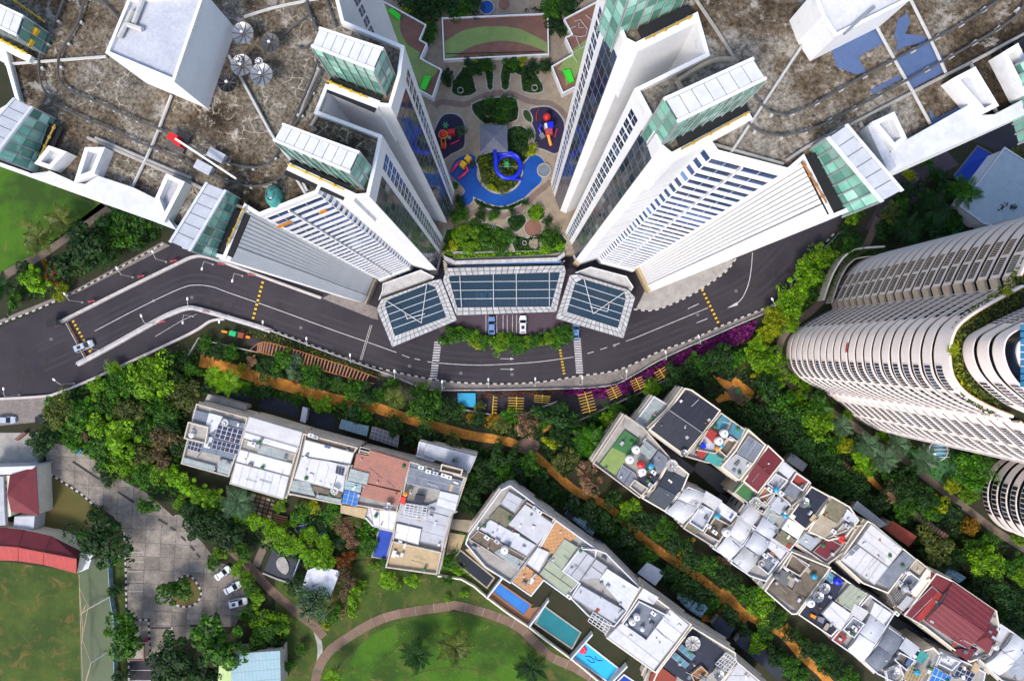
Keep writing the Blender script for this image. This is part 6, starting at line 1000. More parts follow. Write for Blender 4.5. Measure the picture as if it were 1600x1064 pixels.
house('house with tank terrace and cream lean-to beside the maroon roofs', U_(815, 380, 930, 470, 860, 560, 770, 690, 700, 640, 665, 575), 10, [('p', U_(775, 450, 840, 500, 780, 570, 715, 530), .1, 'slate', 'white2'), ('f', U_(880, 440, 928, 475, 822, 600, 790, 575), .7, 'cream'), ('f', U_(820, 395, 870, 435, 840, 475, 790, 440), .5, 'tan_concrete'), ('b', U_(705, 550, 755, 590, 710, 650, 660, 600), .8, 'dgrey', 6, 2), ('f', U_(770, 590, 830, 615, 770, 690, 720, 650), .4, 'grey_sheet')], group=GD)
house('maroon hipped house with ribbed sheet roof, largest in the north row', U_(925, 460, 1020, 505, 1260, 670, 1280, 780, 1220, 915, 1110, 955, 860, 760, 745, 695), 10.5, [('f', U_(905, 460, 1015, 515, 985, 580, 900, 530), .4, 'maroon'), ('f', U_(908, 535, 972, 590, 828, 752, 750, 692), .5, 'maroon'), ('f', U_(940, 565, 972, 590, 850, 735, 820, 715), .56, 'red_roof'), ('g', U_(1025, 512, 1258, 672, 1105, 888, 868, 730), .6, 'maroon_ribs', 1.3, 'maroon_ribs', 'maroon'), ('h', U_(1225, 745, 1278, 790, 1222, 908, 1140, 850), .5, 'maroon', .8), ('f', U_(1050, 885, 1165, 885, 1105, 952, 1030, 905), .5, 'maroon')], 'cream', group=GD)
house('pale grey roofed house at the lower right corner', U_(1280, 740, 1340, 780, 1480, 880, 1480, 1110, 1290, 1060, 1150, 930, 1220, 910), 10.5, [('f', U_(1285, 750, 1335, 780, 1290, 850, 1240, 815), .5, 'pale_sheet'), ('v', U_(1360, 800, 1440, 850, 1370, 950, 1295, 890), .5, 'pale_sheet', .5), ('v', U_(1293, 893, 1370, 952, 1280, 1030, 1200, 970), .5, 'white_ribs', .5), ('f', U_(1400, 900, 1480, 950, 1400, 1060, 1310, 1020), .5, 'sheet_ribs2')], 'white2', group=GD)
# dark service yards between the two rows
for i, q in enumerate((N_(460, 680, 480, 690, 660, 820, 640, 850, 520, 765), N_(670, 790, 690, 780, 900, 900, 850, 950, 800, 960, 650, 830), N_(800, 960, 960, 1040, 940, 1064, 780, 1000), U_(330, 370, 520, 520, 510, 545, 310, 410), U_(520, 540, 690, 640, 680, 680, 545, 590), U_(690, 700, 950, 850, 900, 900, 660, 760))): sheet('service_yard' if i == 0 else 'service_yard_' + 'bcdefg'[i - 1], [(x, y) for x, y in q], .03, 'dgrey')
# ---- gardens, pools and sheds that belong to the plots
def pool(label, q, mat, rim='concrete', z=.0):
    P = XY(q); c = (sum(p[0] for p in P) / len(P), sum(p[1] for p in P) / len(P)); t = thing('swimming_pool', label, 'swimming pool', (c[0], c[1], 0), 'swimming pools behind the houses'); MB().sheet(offset(ccw(P), .02), .12 + z).build('water', MT[mat], t); MB().ring(offset(ccw(P), -.35), .36, 0, .25 + z).build('coping', MT[rim], t); return t
pool('narrow deep blue pool left of the tan terrace', Q_(1040, 222, 1114, 238, 1075, 384, 1002, 370), 'pool_deep'); pool('rounded deep blue pool under shrubs in the west row gardens', smooth(Q_(580, 212, 640, 195, 680, 170, 735, 185, 730, 262, 640, 245, 590, 235), 3, True), 'pool_deep'); pool('narrow black pool below the mossy roofed house', R_(425, 342, 606, 490, 570, 540, 385, 392), 'pool_black', 'tan_concrete'); pool('narrow bright blue pool with timber deck', R_(640, 522, 812, 640, 775, 695, 605, 565), 'pool_blue', 'timber'); pool('teal pool below the grey ribbed roof house', R_(890, 652, 1085, 792, 1040, 875, 842, 740), 'pool_teal'); tp = pool('bright cyan pool with a pink float', R_(1112, 850, 1292, 990, 1240, 1060, 1045, 925), 'pool_cyan', 'white2'); pool('dark blue pool cut by the bottom edge', R_(1330, 1030, 1380, 1064, 1350, 1110, 1270, 1090), 'pool_deep', 'white2')
pool('deep blue pool in the shaded garden at upper right', C('J', 1160, 0, 1240, 45, 1120, 205, 1025, 170), 'pool_deep', 'dgrey'); tag(MB().prism(XY(M_(408, 405, 508, 405, 508, 485, 430, 475, 408, 455), .8), 0, .8).build('water_tank', MT['cyan_plastic']), 'bright cyan covered tank beside the yellow framed parking bays', 'tank')
x, y, _ = W(*R_(1102, 893)[0], .4); fl = thing('pool_float', 'pink rose shaped float on the cyan pool', 'pool float', (x, y, .15))
for k in range(6): a = 1.047 * k; MB().lathe(x + .62 * math.cos(a), y + .62 * math.sin(a), [(.34, .16), (.5, .28), (.34, .42)], 9).build('petal', MT['pink'], fl, True)
MB().lathe(x, y, [(.3, .18), (.42, .34), (.25, .5)], 10).build('heart', MT['dark_red_paint'], fl, True)
for i, q in enumerate(((1115, 925, 1140, 925, 1165, 945), (1170, 925, 1180, 945, 1210, 948), (1125, 940, 1150, 958, 1170, 955))): MB().tube([(*W(*p)[:2], .14) for p in smooth(R_(*q), 3)], .1, 5).build('painted_wave', MT['pool_deep'], tp)
sheet('pool_deck', R_(580, 592, 615, 545, 690, 590, 800, 660, 865, 650, 800, 745), .05, 'timber'); sheet('sand_yard', R_(500, 320, 690, 430, 640, 485, 560, 440, 450, 335), .06, 'sand'); sheet('slab_yard', R_(380, 165, 515, 175, 470, 240, 370, 220), .05, 'tan_concrete'); sheet('gravel_yard', R_(365, 240, 450, 255, 420, 340, 340, 370), .05, 'sand')
def shed(name, label, cat, q, z, mat, wall='beige_wall', k=None):
    P = XY(q, z); c = (sum(p[0] for p in P) / len(P), sum(p[1] for p in P) / len(P)); t = thing(name, label, cat, (c[0], c[1], 0)); MB().prism(offset(ccw(P), .25), 0, z - .2).build('wall', MT[wall], t)
    if k: roof_piece(t, z - .2, 'k', q, .2, mat, *k)
    else: MB().prism(P, z - .2, z).build('roof', MT[mat], t)
    return t
shed('garden_shed', 'pale grey angular shed roof at the park corner', 'shed', Q_(700, 425, 822, 455, 765, 600, 712, 580, 700, 595, 608, 548, 640, 450), 3.4, 'pale_sheet'); t = shed('sports_hall', 'teal grey panelled roof at the bottom edge', 'hall', Q_(218, 912, 488, 895, 492, 1110, 218, 1110), 6, 'sheet_teal'); MB().prism(XY(Q_(150, 960, 216, 940, 217, 1110, 140, 1110), 5.6), 0, 5.5).build('lean_to', MT['green_roof_sheet'], t)
shed('porch_roof', 'flat dark porch roof behind the solar house', 'porch', L_(195, 410, 410, 470, 405, 500, 180, 440), 4, 'concrete'); sheet('yard_dark_a', L_(300, 300, 430, 380, 425, 470, 200, 405, 210, 350), .04, 'navy'); sheet('yard_dark_b', L_(490, 440, 560, 420, 720, 460, 690, 540, 480, 480), .041, 'navy'); sheet('yard_dark_c', L_(740, 480, 900, 520, 890, 610, 720, 560), .042, 'navy'); shed('carport', 'blue glass carport by the orange path behind the white roofed house', 'carport', L_(935, 550, 1085, 590, 1075, 645, 920, 600), 3, 'skylight', k=(8, 4)); shed('carport', 'dark slatted carport behind the red tiled house', 'carport', L_(1105, 590, 1255, 640, 1245, 705, 1090, 655), 3, 'dgrey', k=(7, 3)); shed('carport', 'pale grey lean-to between the west row front yards', 'carport', L_(720, 480, 748, 490, 735, 570, 705, 560), 3, 'pale_sheet'); shed('carport', 'teal glass carport beside the middle row back gate', 'carport', R_(1090, 120, 1192, 200, 1155, 258, 1045, 170), 3, 'skylight', k=(4, 4)); shed('carport', 'navy lean-to beside the teal carport of the middle row', 'carport', R_(1045, 90, 1085, 115, 1040, 175, 1000, 150), 3, 'navy')
shed('carport', 'pale flat garage roof halfway along the middle row', 'garage', T_(395, 405, 495, 462, 440, 535, 340, 465), 3.2, 'pale_sheet'); shed('carport', 'dark teal glass roof left of the middle row pair', 'carport', T_(600, 560, 665, 605, 620, 665, 560, 605), 3, 'skylight', k=(3, 3)); shed('carport', 'dark teal glass roof right of the middle row pair', 'carport', T_(672, 610, 735, 655, 690, 710, 625, 668), 3.2, 'skylight', k=(3, 3)); shed('carport', 'navy covered yard beside the garden path bay', 'carport', T_(795, 700, 880, 770, 840, 835, 750, 755), 3, 'navy'); shed('carport', 'long navy covered yard near the bottom edge', 'carport', T_(950, 780, 1165, 1000, 1130, 1060, 880, 850), 3, 'navy'); shed('covered_yard', 'maroon lean-to roof beside the large white roof', 'lean-to', U_(690, 175, 825, 262, 780, 320, 655, 220), 5, 'brick_red'); shed('covered_yard', 'grey ribbed lean-to above the large white roof', 'lean-to', U_(495, 65, 660, 195, 620, 215, 465, 105), 5, 'sheet_ribs2'); shed('carport', 'blue framed glass canopy above the maroon house', 'carport', U_(1000, 430, 1100, 490, 1060, 520, 985, 470), 4, 'skylight', k=(6, 2)); shed('carport', 'small grey shed behind the dark red roofed house', 'shed', N_(1195, 735, 1285, 800, 1255, 840, 1165, 780), 3, 'grey')
x, y, _ = W(*C('O', 965, 730)[0], 2); t = thing('round_skylight', 'round blue glass dome in the lawn below the curved tower', 'skylight', (x, y, 0)); MB().lathe(x, y, [(2.3, 0), (2.3, .5), (1.8, 1.1), (.5, 1.5)], 18).build('dome', MT['skylight'], t, True); mb = MB()
for k in range(4): mb.beam((x - 2.2, y - 1.4 + k * .95, 1.45), (x + 2.2, y - 1.4 + k * .95, 1.45), .14, .14)
mb.build('bar', MT['white2'], t); MB().ring([(x + 2.5 * math.cos(a), y + 2.5 * math.sin(a)) for a in [.3142 * i for i in range(20)]], .25, 0, .6).build('kerb_ring', MT['white2'], t)
ph = C('J', 1310, 0, 1419, 70, 1560, 160, 1400, 480, 1190, 425, 1060, 330); t = thing('pool_house', 'long pale shingled pool house roof beside the curved tower', 'pool house', W(1550, 300, 0)); P = XY(ph, 6); MB().prism(offset(ccw(P), .4), 0, 5.6).build('wall', MT['wall_white'], t); lines('shingle_pale', (.40, .46, .50), (.30, .35, .38), R(35), .7, .9, noise_c=(.30, .37, .42)); MB().prism(P, 5.65, 6).build('roof', MT['shingle_pale'], t); MB().ring(P, .35, 5.95, 6.2).build('gutter', MT['white2'], t)
# ---- loose things on the roofs
def tank(p, z, r, h, mat, label, cat='water tank', name='water_tank'):
    x, y, _ = W(*p, z + h); t = thing(name, label, cat, (x, y, z), 'rooftop tanks'); MB().lathe(x, y, [(r, z), (r * 1.02, z + h * .8), (r * .85, z + h), (r * .3, z + h * 1.12)], 14).build('drum', MT[mat], t); MB().lathe(x, y, [(r * .3, z + h * 1.1), (r * .3, z + h * 1.2), (r * .05, z + h * 1.22)], 10).build('lid', MT['grey' if mat == 'white' else mat], t); b = MB()
    for k in range(4): a = .785 + 1.571 * k; b.beam((x + r * .6 * math.cos(a), y + r * .6 * math.sin(a), z - .25), (x + r * .6 * math.cos(a), y + r * .6 * math.sin(a), z + .02), .12, .12)
    b.build('stand', MT['grey'], t)
for p, r, m_, lb in ((N_(335, 720)[0], .95, 'white', 'white round tank beside the green turf roof'), (N_(300, 775)[0], .98, 'white', 'white round tank at the lower corner of the green turf'), (N_(370, 843)[0], .95, 'white', 'white round tank beside the navy patch'), (N_(363, 803)[0], .8, 'red', 'red round tank on the turf roofed house'), (N_(418, 811)[0], .65, 'cyan_plastic', 'blue round tank on the turf roofed house'), (N_(797, 672)[0], .95, 'white', 'white round tank on the red awning terrace'), (N_(825, 630)[0], .95, 'white', 'white round tank by the teal glass of the red awning house'), (N_(810, 698)[0], .45, 'cyan_plastic', 'small cyan drum on the red awning terrace'), (N_(785, 714)[0], .5, 'orange_plastic', 'small orange drum on the red awning terrace'), (N_(1115, 942)[0], .6, 'cyan_plastic', 'cyan drum beside the green mat roof'), (T_(838, 245)[0], .9, 'white', 'white round tank beside the white vaults'), (T_(788, 152)[0], .6, 'cyan_plastic', 'cyan drum on the dirt terrace among the white vaults'), (T_(1325, 488)[0], .6, 'cyan_plastic', 'cyan drum on the brown dirt terrace'), (T_(1120, 485)[0], .8, 'dgrey', 'dark tank on the brown dirt terrace'), (U_(242, 636)[0], .95, 'white', 'white round tank on the navy terrace'), (U_(393, 515)[0], .9, 'blue_plastic', 'deep blue tank on the navy terrace'), (U_(785, 466)[0], .5, 'white', 'small white tank on the tank terrace'), (U_(768, 556)[0], .7, 'grey_sheet', 'grey tank on the tank terrace'), (U_(100, 150)[0], .6, 'cyan_plastic', 'cyan drum beside the black flat deck'), (U_(832, 1018)[0], .7, 'cyan_plastic', 'cyan drum under the yellow pergola'), (T_(315, 742)[0], .75, 'white', 'left white tank in the dark court of the white L roof'), (T_(340, 715)[0], .75, 'white', 'right white tank in the dark court of the white L roof'), (T_(370, 780)[0], .5, 'white', 'small white tank low in the dark court'), (R_(668, 342)[0], .9, 'white', 'white round tank on the mossy patched house'), (T_(700, 120)[0], .5, 'white', 'small white tank on the narrow vault terrace'), (L_(100, 640)[0], .6, 'white', 'small white tank in the walled corner of the solar house'), (R_(118, 30)[0], .55, 'orange_plastic', 'orange drum on the grey decked house'), (U_(985, 940)[0], .5, 'pale_sheet', 'pale tank on the white terrace by the solar roof'), (U_(1270, 880)[0], .6, 'white', 'white tank beside the maroon hip'), (T_(1165, 130)[0], .5, 'steel', 'steel tank beside the white slatted roof')):
    tank(p, 10.9, r, 1.5 if r > .7 else 1.1, m_, lb)
for p, r, lb, c_m in ((T_(645, 850)[0], 1.75, 'large pale mesh dish on the navy terrace of the middle row', 'rail_light'), (N_(530, 805)[0], 1.4, 'pale mesh dish beside the dark ribbed tile roof', 'rail_light'), (T_(993, 70)[0], 1.2, 'pale mesh dish beside a white vault and navy well', 'rail_light'), (T_(1260, 72)[0], 1.25, 'grey mesh dish on the black flat deck', 'steel'), (U_(310, 548)[0], 1.3, 'upper grey dish on the navy terrace', 'steel'), (U_(275, 594)[0], 1.3, 'lower grey dish on the navy terrace', 'steel'), (U_(690, 1010)[0], 1.5, 'mesh dish at the bottom edge of the double terrace', 'steel'), (T_(790, 1025)[0], 1.2, 'grey mesh dish near the bottom edge beside the white roof', 'steel'), (T_(1025, 410)[0], .8, 'small mesh dish beside the three white vaults', 'rail_light'), (Q_(1085, 95)[0], 1.0, 'grey dish on the white terrace wing', 'steel'), (N_(598, 735)[0], .8, 'grey dish at the lower corner of the black ribbed roof', 'steel'), (L_(290, 570)[0], .8, 'small white dish on the solar house roof', 'white'), (Q_(790, 10)[0], .9, 'white dish on the glass corner of the third west house', 'white')): dish(p, 11.8, r, lb, c_m)
def unit(p, z, sx, sy, h, a, mat, label, cat, name): x, y, _ = W(*p, z + h); t = thing(name, label, cat, (x, y, z), 'small rooftop units'); MB().box(x, y, z, sx, sy, h, R(a)).build('casing', MT[mat], t); MB().lathe(x, y, [(min(sx, sy) * .32, z + h), (min(sx, sy) * .32, z + h + .06)], 10).build('fan_grille', MT['dgrey'], t)
AC = [(L_(445, 685)[0], 'beside the glazed strip of the two white roofs'), (M_(205, 818)[0], 'leftmost on the slate slope of the grey house'), (M_(245, 840)[0], 'second on the slate slope of the grey house'), (M_(285, 850)[0], 'third on the slate slope of the grey house'), (M_(330, 862)[0], 'fourth on the slate slope of the grey house'), (M_(360, 872)[0], 'last on the slate slope of the grey house'), (T_(665, 80)[0], 'on the narrow terrace among white vaults'), (T_(735, 205)[0], 'lowest on the dirt terrace among the vaults'), (T_(770, 240)[0], 'right of the dirt terrace among the vaults'), (T_(1100, 400)[0], 'beside the three white vaults'), (T_(1050, 370)[0], 'at the top of the slate well by three vaults'), (N_(430, 845)[0], 'on the navy patch of the turf house'), (N_(415, 915)[0], 'at the lower end of the turf house'), (N_(1075, 940)[0], 'left of the cyan drum'), (N_(1140, 960)[0], 'right of the cyan drum'), (U_(735, 520)[0], 'on the tank terrace near the maroon roofs'), (U_(480, 770)[0], 'on the slate well of the pale vault house'), (U_(455, 800)[0], 'low on the slate well of the pale vault house'), (R_(838, 108)[0], 'upper on the dirt ledge of the middle end house'), (R_(862, 128)[0], 'lower on the dirt ledge of the middle end house'), (R_(570, 270)[0], 'on the low glazed strip of the middle end house'), (R_(625, 292)[0], 'right on the low strip of the middle end house'), (R_(1025, 598)[0], 'at the corner of the grey ribbed house'), (T_(430, 690)[0], 'in the dark court of the white L roof'), (U_(975, 930)[0], 'left on the white terrace by the solar roof'), (U_(1000, 950)[0], 'right on the white terrace by the solar roof'), (U_(365, 235)[0], 'on the terrace beside the red sculpture'), (U_(440, 205)[0], 'at the top of the terrace with the red sculpture'), (U_(715, 690)[0], 'beside the dark yard of the south row'), (L_(765, 640)[0], 'left behind the white roofed third house'), (L_(790, 650)[0], 'second behind the white roofed third house')]
for i, (p, lb) in enumerate(AC): unit(p, 10.5, 1.25, .8, .75, -38 if p[0] > 740 else -15, 'white' if i % 3 else 'pale_sheet', ('white' if i % 3 else 'pale grey') + ' air conditioner ' + lb, 'air conditioner', 'air_conditioner')
x, y, _ = W(*U_(402, 278)[0], 11); t = thing('roof_sculpture', 'glossy red rounded chairs heap on a north row terrace', 'sculpture', (x, y, 10.2)); [MB().lathe(x + dx, y + dy, [(.35, 10.2), (.62, 10.7), (.5, 11.1), (.2, 11.25)], 10).build('lobe', MT['red'], t, True) for dx, dy in ((0, 0), (.6, .5), (.5, -.4))]
for q, m_, lb in ((R_(92, 40, 122, 48, 115, 85, 88, 76), 'red', 'red mat on the grey decked house roof'), (R_(175, 28, 225, 38, 215, 82, 165, 72), 'navy', 'navy mat on the grey decked house roof'), (U_(240, 690, 270, 705, 260, 720, 235, 705), 'orange_plastic', 'small orange crate on the navy terrace'), (U_(280, 705, 315, 715, 305, 745, 275, 730), 'slate', 'grey bundle on the navy terrace'), (U_(790, 925, 805, 935, 780, 985, 760, 970), 'blue_coat', 'blue sheet beside the pergola roof'), (N_(690, 690, 712, 680, 725, 705, 700, 715), 'blue_plastic', 'blue bundle on the red awning terrace'), (U_(1145, 965, 1178, 985, 1150, 1025, 1125, 1005), 'sand', 'yellow board by the solar roofs at the bottom edge')): tag(MB().prism(XY(q, 11.3), 10.4, 11.3).build('roof_mat', MT[m_]), lb, 'mat')
# ================================================================== walls, rails and street furniture
def wall_run(name, label, cat, pts, wd, h, mat, rail=None, z=0.0):
    P = XY(pts); t = thing(name, label, cat, (P[0][0], P[0][1], 0)); MB().band(side(P, -wd / 2), wd, z, h).build('wall', MT[mat], t)
    if rail:
        mb = MB(); mb.tube([(x, y, h + .55) for x, y in P], .06, 5); mb.tube([(x, y, h + .28) for x, y in P], .05, 5); r = mb.build('handrail', MT[rail], t); m2 = MB()
        for x, y, a in along(P, 2.4): m2.box(x, y, h - .01, .12, .12, .58, a)
        m2.build('post', MT[rail], r)
    return t
wall_run('barrier_wall', 'low concrete wall with pale rails along the upper edge of the main road', 'wall', smooth([(93, 505), (190, 456), (282, 411), (300, 403), (318.5, 401), (352, 411), (420, 436), (503, 466)], 4), .7, .9, 'kerb', 'paint_white'); wall_run('barrier_wall', 'white wall between the main road and the lower ramp lane', 'wall', smooth([(124, 569), (185, 536), (242, 504), (270, 490), (296, 481.5), (318, 485), (360, 497), (400, 509), (424, 517)], 4), 1.1, 1.0, 'paint_white', 'kerb'); wall_run('barrier_wall', 'pale kerb wall along the outer side of the ramp lane', 'wall', smooth([(-30, 624), (0, 623), (70, 619), (93, 613.5), (135, 597), (197, 569), (299, 521), (330, 502), (352, 499)], 4), .6, .7, 'kerb'); wall_run('guard_rail', 'white guard rail along the south pavement above the gardens', 'rail', smooth([(424, 517), (490, 542), (557, 567), (622, 590), (665, 607.5), (721, 609.5), (840, 608), (945, 603.5), (985, 588.5), (1032, 561.5), (1125, 519.5), (1198, 488)], 3), .25, .5, 'paint_white', 'paint_white'); wall_run('guard_rail', 'dark rail fence along the east road bend', 'rail', [(1212, 482), (1230, 466), (1253, 425), (1311, 363)], .25, .4, 'dgrey', 'grey'); wall_run('guard_rail', 'grey rail below the yellow framed parking bays', 'rail', smooth(M_(420, 490, 600, 522, 760, 522, 900, 472, 960, 450), 4), .3, .6, 'grey', 'rail_light'); wall_run('guard_rail', 'double pale rail in front of the glasshouse wing', 'rail', M_(1020, 585, 1200, 500, 1419, 400) + N_(400, 375, 540, 310), .4, .6, 'concrete', 'rail_light'); wall_run('garden_wall', 'pale stepped boundary wall of the middle row gardens', 'wall', R_(300, 472, 430, 490, 500, 530, 570, 590, 690, 680, 800, 752, 900, 830, 1030, 925, 1100, 980, 1200, 1064), .35, 1.4, 'cream'); wall_run('garden_wall', 'thin pale fence beside the fenced orange garden', 'fence', L_(65, 250, 155, 100, 215, 120, 480, 180), .25, 1.3, 'concrete'); wall_run('garden_wall', 'pale wall between the black and blue pools', 'wall', R_(570, 590, 690, 435), .35, 2.2, 'white2'); wall_run('garden_wall', 'pale wall between the blue and teal pools', 'wall', R_(800, 750, 910, 600), .35, 2.2, 'white2'); wall_run('garden_wall', 'pale wall between the teal and cyan pools', 'wall', R_(1028, 925, 1150, 785), .35, 2.2, 'white2'); wall_run('garden_wall', 'pale wall right of the cyan pool', 'wall', R_(1230, 1075, 1340, 960), .35, 2.2, 'white2')
sheet('lower_lane', [(372, 520), (400, 531), (560, 575), (640, 600), (700, 611), (840, 612), (945, 608), (1000, 590), (1125, 527), (1195, 495), (1190, 510), (1120, 560), (1000, 610), (890, 668), (885, 640), (840, 648), (740, 648), (640, 628), (400, 550)], .025, 'asphalt_warm')
# yellow pergola frames over the parking bays
t = thing('long_pergola', 'long orange framed slatted pergola below the west pavement', 'pergola', W(480, 560)); up_ = smooth(L_(430, 165, 500, 122, 660, 160, 815, 210, 980, 262, 1130, 318), 4); dn_ = smooth(L_(440, 175, 490, 182, 640, 222, 800, 270, 960, 315, 1110, 352), 4)
for ln in (up_, dn_): MB().tube([W(*p, 2.8) for p in ln], .09, 5).build('edge_beam', MT['rust'], t)
for i in range(36):
    k = 3 + i * (len(up_) - 5) / 36; a = Vector(up_[int(k)]).lerp(Vector(up_[int(k) + 1]), k % 1); b = Vector(dn_[int(k)]).lerp(Vector(dn_[int(k) + 1]), k % 1); MB().beam(W(a.x, a.y, 2.75), W(b.x, b.y, 2.75), .3, .12).build('slat', MT['timber'], t)
for p in (up_[4], up_[-1], dn_[6], dn_[-1]): x, y, _ = W(*p, 2.8); MB().tube([(x, y, 0), (x, y, 2.8)], .09).build('post', MT['rust'], t)
for s, n, wd_, lb in ((M_(607, 420, 600, 520), 6, 26, 'leftmost yellow fishbone frame beside the cyan tank'), (M_(735, 425, 732, 512), 6, 46, 'second yellow fishbone frame over the parking bays'), (M_(880, 415, 876, 462), 4, 46, 'third yellow fishbone frame over the parking bays'), (N_(48, 400, 78, 512), 7, 42, 'fourth yellow fishbone frame below the purple blooms'), (N_(198, 372, 226, 432), 5, 38, 'fifth yellow fishbone frame below the purple blooms'), (N_(330, 322, 358, 384), 5, 36, 'sixth yellow fishbone frame below the purple blooms'), (N_(460, 272, 490, 320), 4, 36, 'rightmost yellow fishbone frame under the purple blooms')):
    a, b = Vector(W(*s[0], 2.6)), Vector(W(*s[1], 2.6)); d = (b - a).normalized(); u = Vector((-d.y, d.x, 0)); hw = wd_ / 3.5475 * S; t = thing('bay_frame', lb, 'pergola', (a.x, a.y, 0), 'yellow bay frames'); MB().beam(a, b, .16, .2).build('spine', MT['yellow'], t)
    for i in range(n): c = a + (b - a) * ((i + .5) / n) + Vector((0, 0, .12)); MB().beam(c - u * hw * (0 if 'leftmost' in lb else 1), c + u * hw * .9, .14, .1).build('rib', MT['yellow'], t)
    for q in (a, b): MB().tube([(q.x, q.y, 0), q], .1).build('post', MT['yellow2'], t)
# street lamps
def lamp(p, ang, label, h=5.2):
    x, y, _ = W(*p); t = thing('street_lamp', label, 'street lamp', (x, y, 0), 'street lamps along the road'); dx, dy = math.cos(R(ang)), math.sin(R(ang)); MB().tube([(x, y, 0), (x, y, h)], .11, 6, r1=.07).build('pole', MT['rail_light'], t); MB().tube([(x, y, h - .1), (x + dx * .8, y + dy * .8, h + .25), (x + dx * 1.7, y + dy * 1.7, h + .3)], .06, 5).build('arm', MT['rail_light'], t); MB().prism([(x + dx * u - dy * v, y + dy * u + dx * v) for u, v in ((1.5, -.2), (2.2, -.16), (2.2, .16), (1.5, .2))], h + .22, h + .42).build('lamp_head', MT['white'], t); MB().lathe(x, y, [(.3, 0), (.26, .3), (.12, .5)], 8).build('foot', MT['kerb'], t)
LP = [((129, 472), 120, 'beside the boom gate lane'), ((208, 433), 120, 'second along the upper barrier wall'), ((260, 409), 110, 'third along the upper barrier wall'), ((333, 413), -100, 'at the road bend below the west tower lantern'), ((379, 431), -100, 'opposite the west tower speed bump'), ((243, 506), 110, 'on the white ramp wall'), ((164, 546), 110, 'near the lower end of the white ramp wall'), ((309, 481), 90, 'at the tip of the ramp wall bend'), ((357, 493), -90, 'where the ramp wall meets the pavement'), ((302, 494), -90, 'inside the ramp lane'), ((116, 599), 140, 'on the outer ramp wall'), ((31, 617), 90, 'at the left edge of the outer ramp wall'), ((423, 516), 90, 'first along the south guard rail'), ((489, 541), 90, 'second along the south guard rail'), ((555, 566), 90, 'third along the south guard rail'), ((622, 590), 90, 'fourth along the south guard rail'), ((694, 606), 90, 'below the western zebra crossing'), ((764, 603), 90, 'below the middle canopy on the south rail'), ((835, 602), 90, 'below the short speed bump on the south rail'), ((906, 600), 90, 'below the eastern zebra crossing'), ((973, 590), 90, 'first by the purple blooms'), ((1034, 561), 100, 'second by the purple blooms'), ((1086, 537), 110, 'third by the purple blooms'), ((1199, 480), 120, 'at the east road bend')]
for p, a, lb in LP: lamp(p, a, 'pale street lamp ' + lb)
x, y, _ = W(92, 505); t = thing('boom_gate', 'dark gate booth with long boom across the road', 'gate', (x, y, 0)); MB().box(x, y, 0, 2.0, 1.4, 2.6, R(10)).build('booth', MT['dgrey'], t); MB().box(x, y, 2.6, 2.5, 1.9, .18, R(10)).build('booth_roof', MT['black'], t); MB().beam(W(103, 505, 1.1), W(133, 561, 1.1), .14, .14).build('boom', MT['paint_white'], t); MB().beam(W(106, 504, .3), W(136, 559, .3), .1, .3).build('boom', MT['rust'], t); MB().beam(W(96, 505, 2.2), W(110, 500, 2.2), .2, .2).build('camera_arm', MT['dgrey'], t)
for p, lb in (((272, 408), 'first'), ((221, 432), 'second'), ((144, 471), 'third'), ((346, 413), 'fourth'), ((393, 430), 'fifth'), ((254, 503), 'sixth'), ((322, 487), 'seventh')):
    x, y, _ = W(*p, 1); tag(MB().box(x, y, .9, 1.7, .12, .5, R(25 if p[0] < 300 else -20)).add([(x - .8, y - .1, 1.42), (x + .8, y - .1, 1.42), (x + .8, y + .1, 1.42), (x - .8, y + .1, 1.42)], [(0, 1, 2, 3)]).build('red_banner', MT['dark_red_paint']), f'small red and pink sign on the barrier walls, {lb} around the bend', 'sign', 'red signs on the barrier walls')
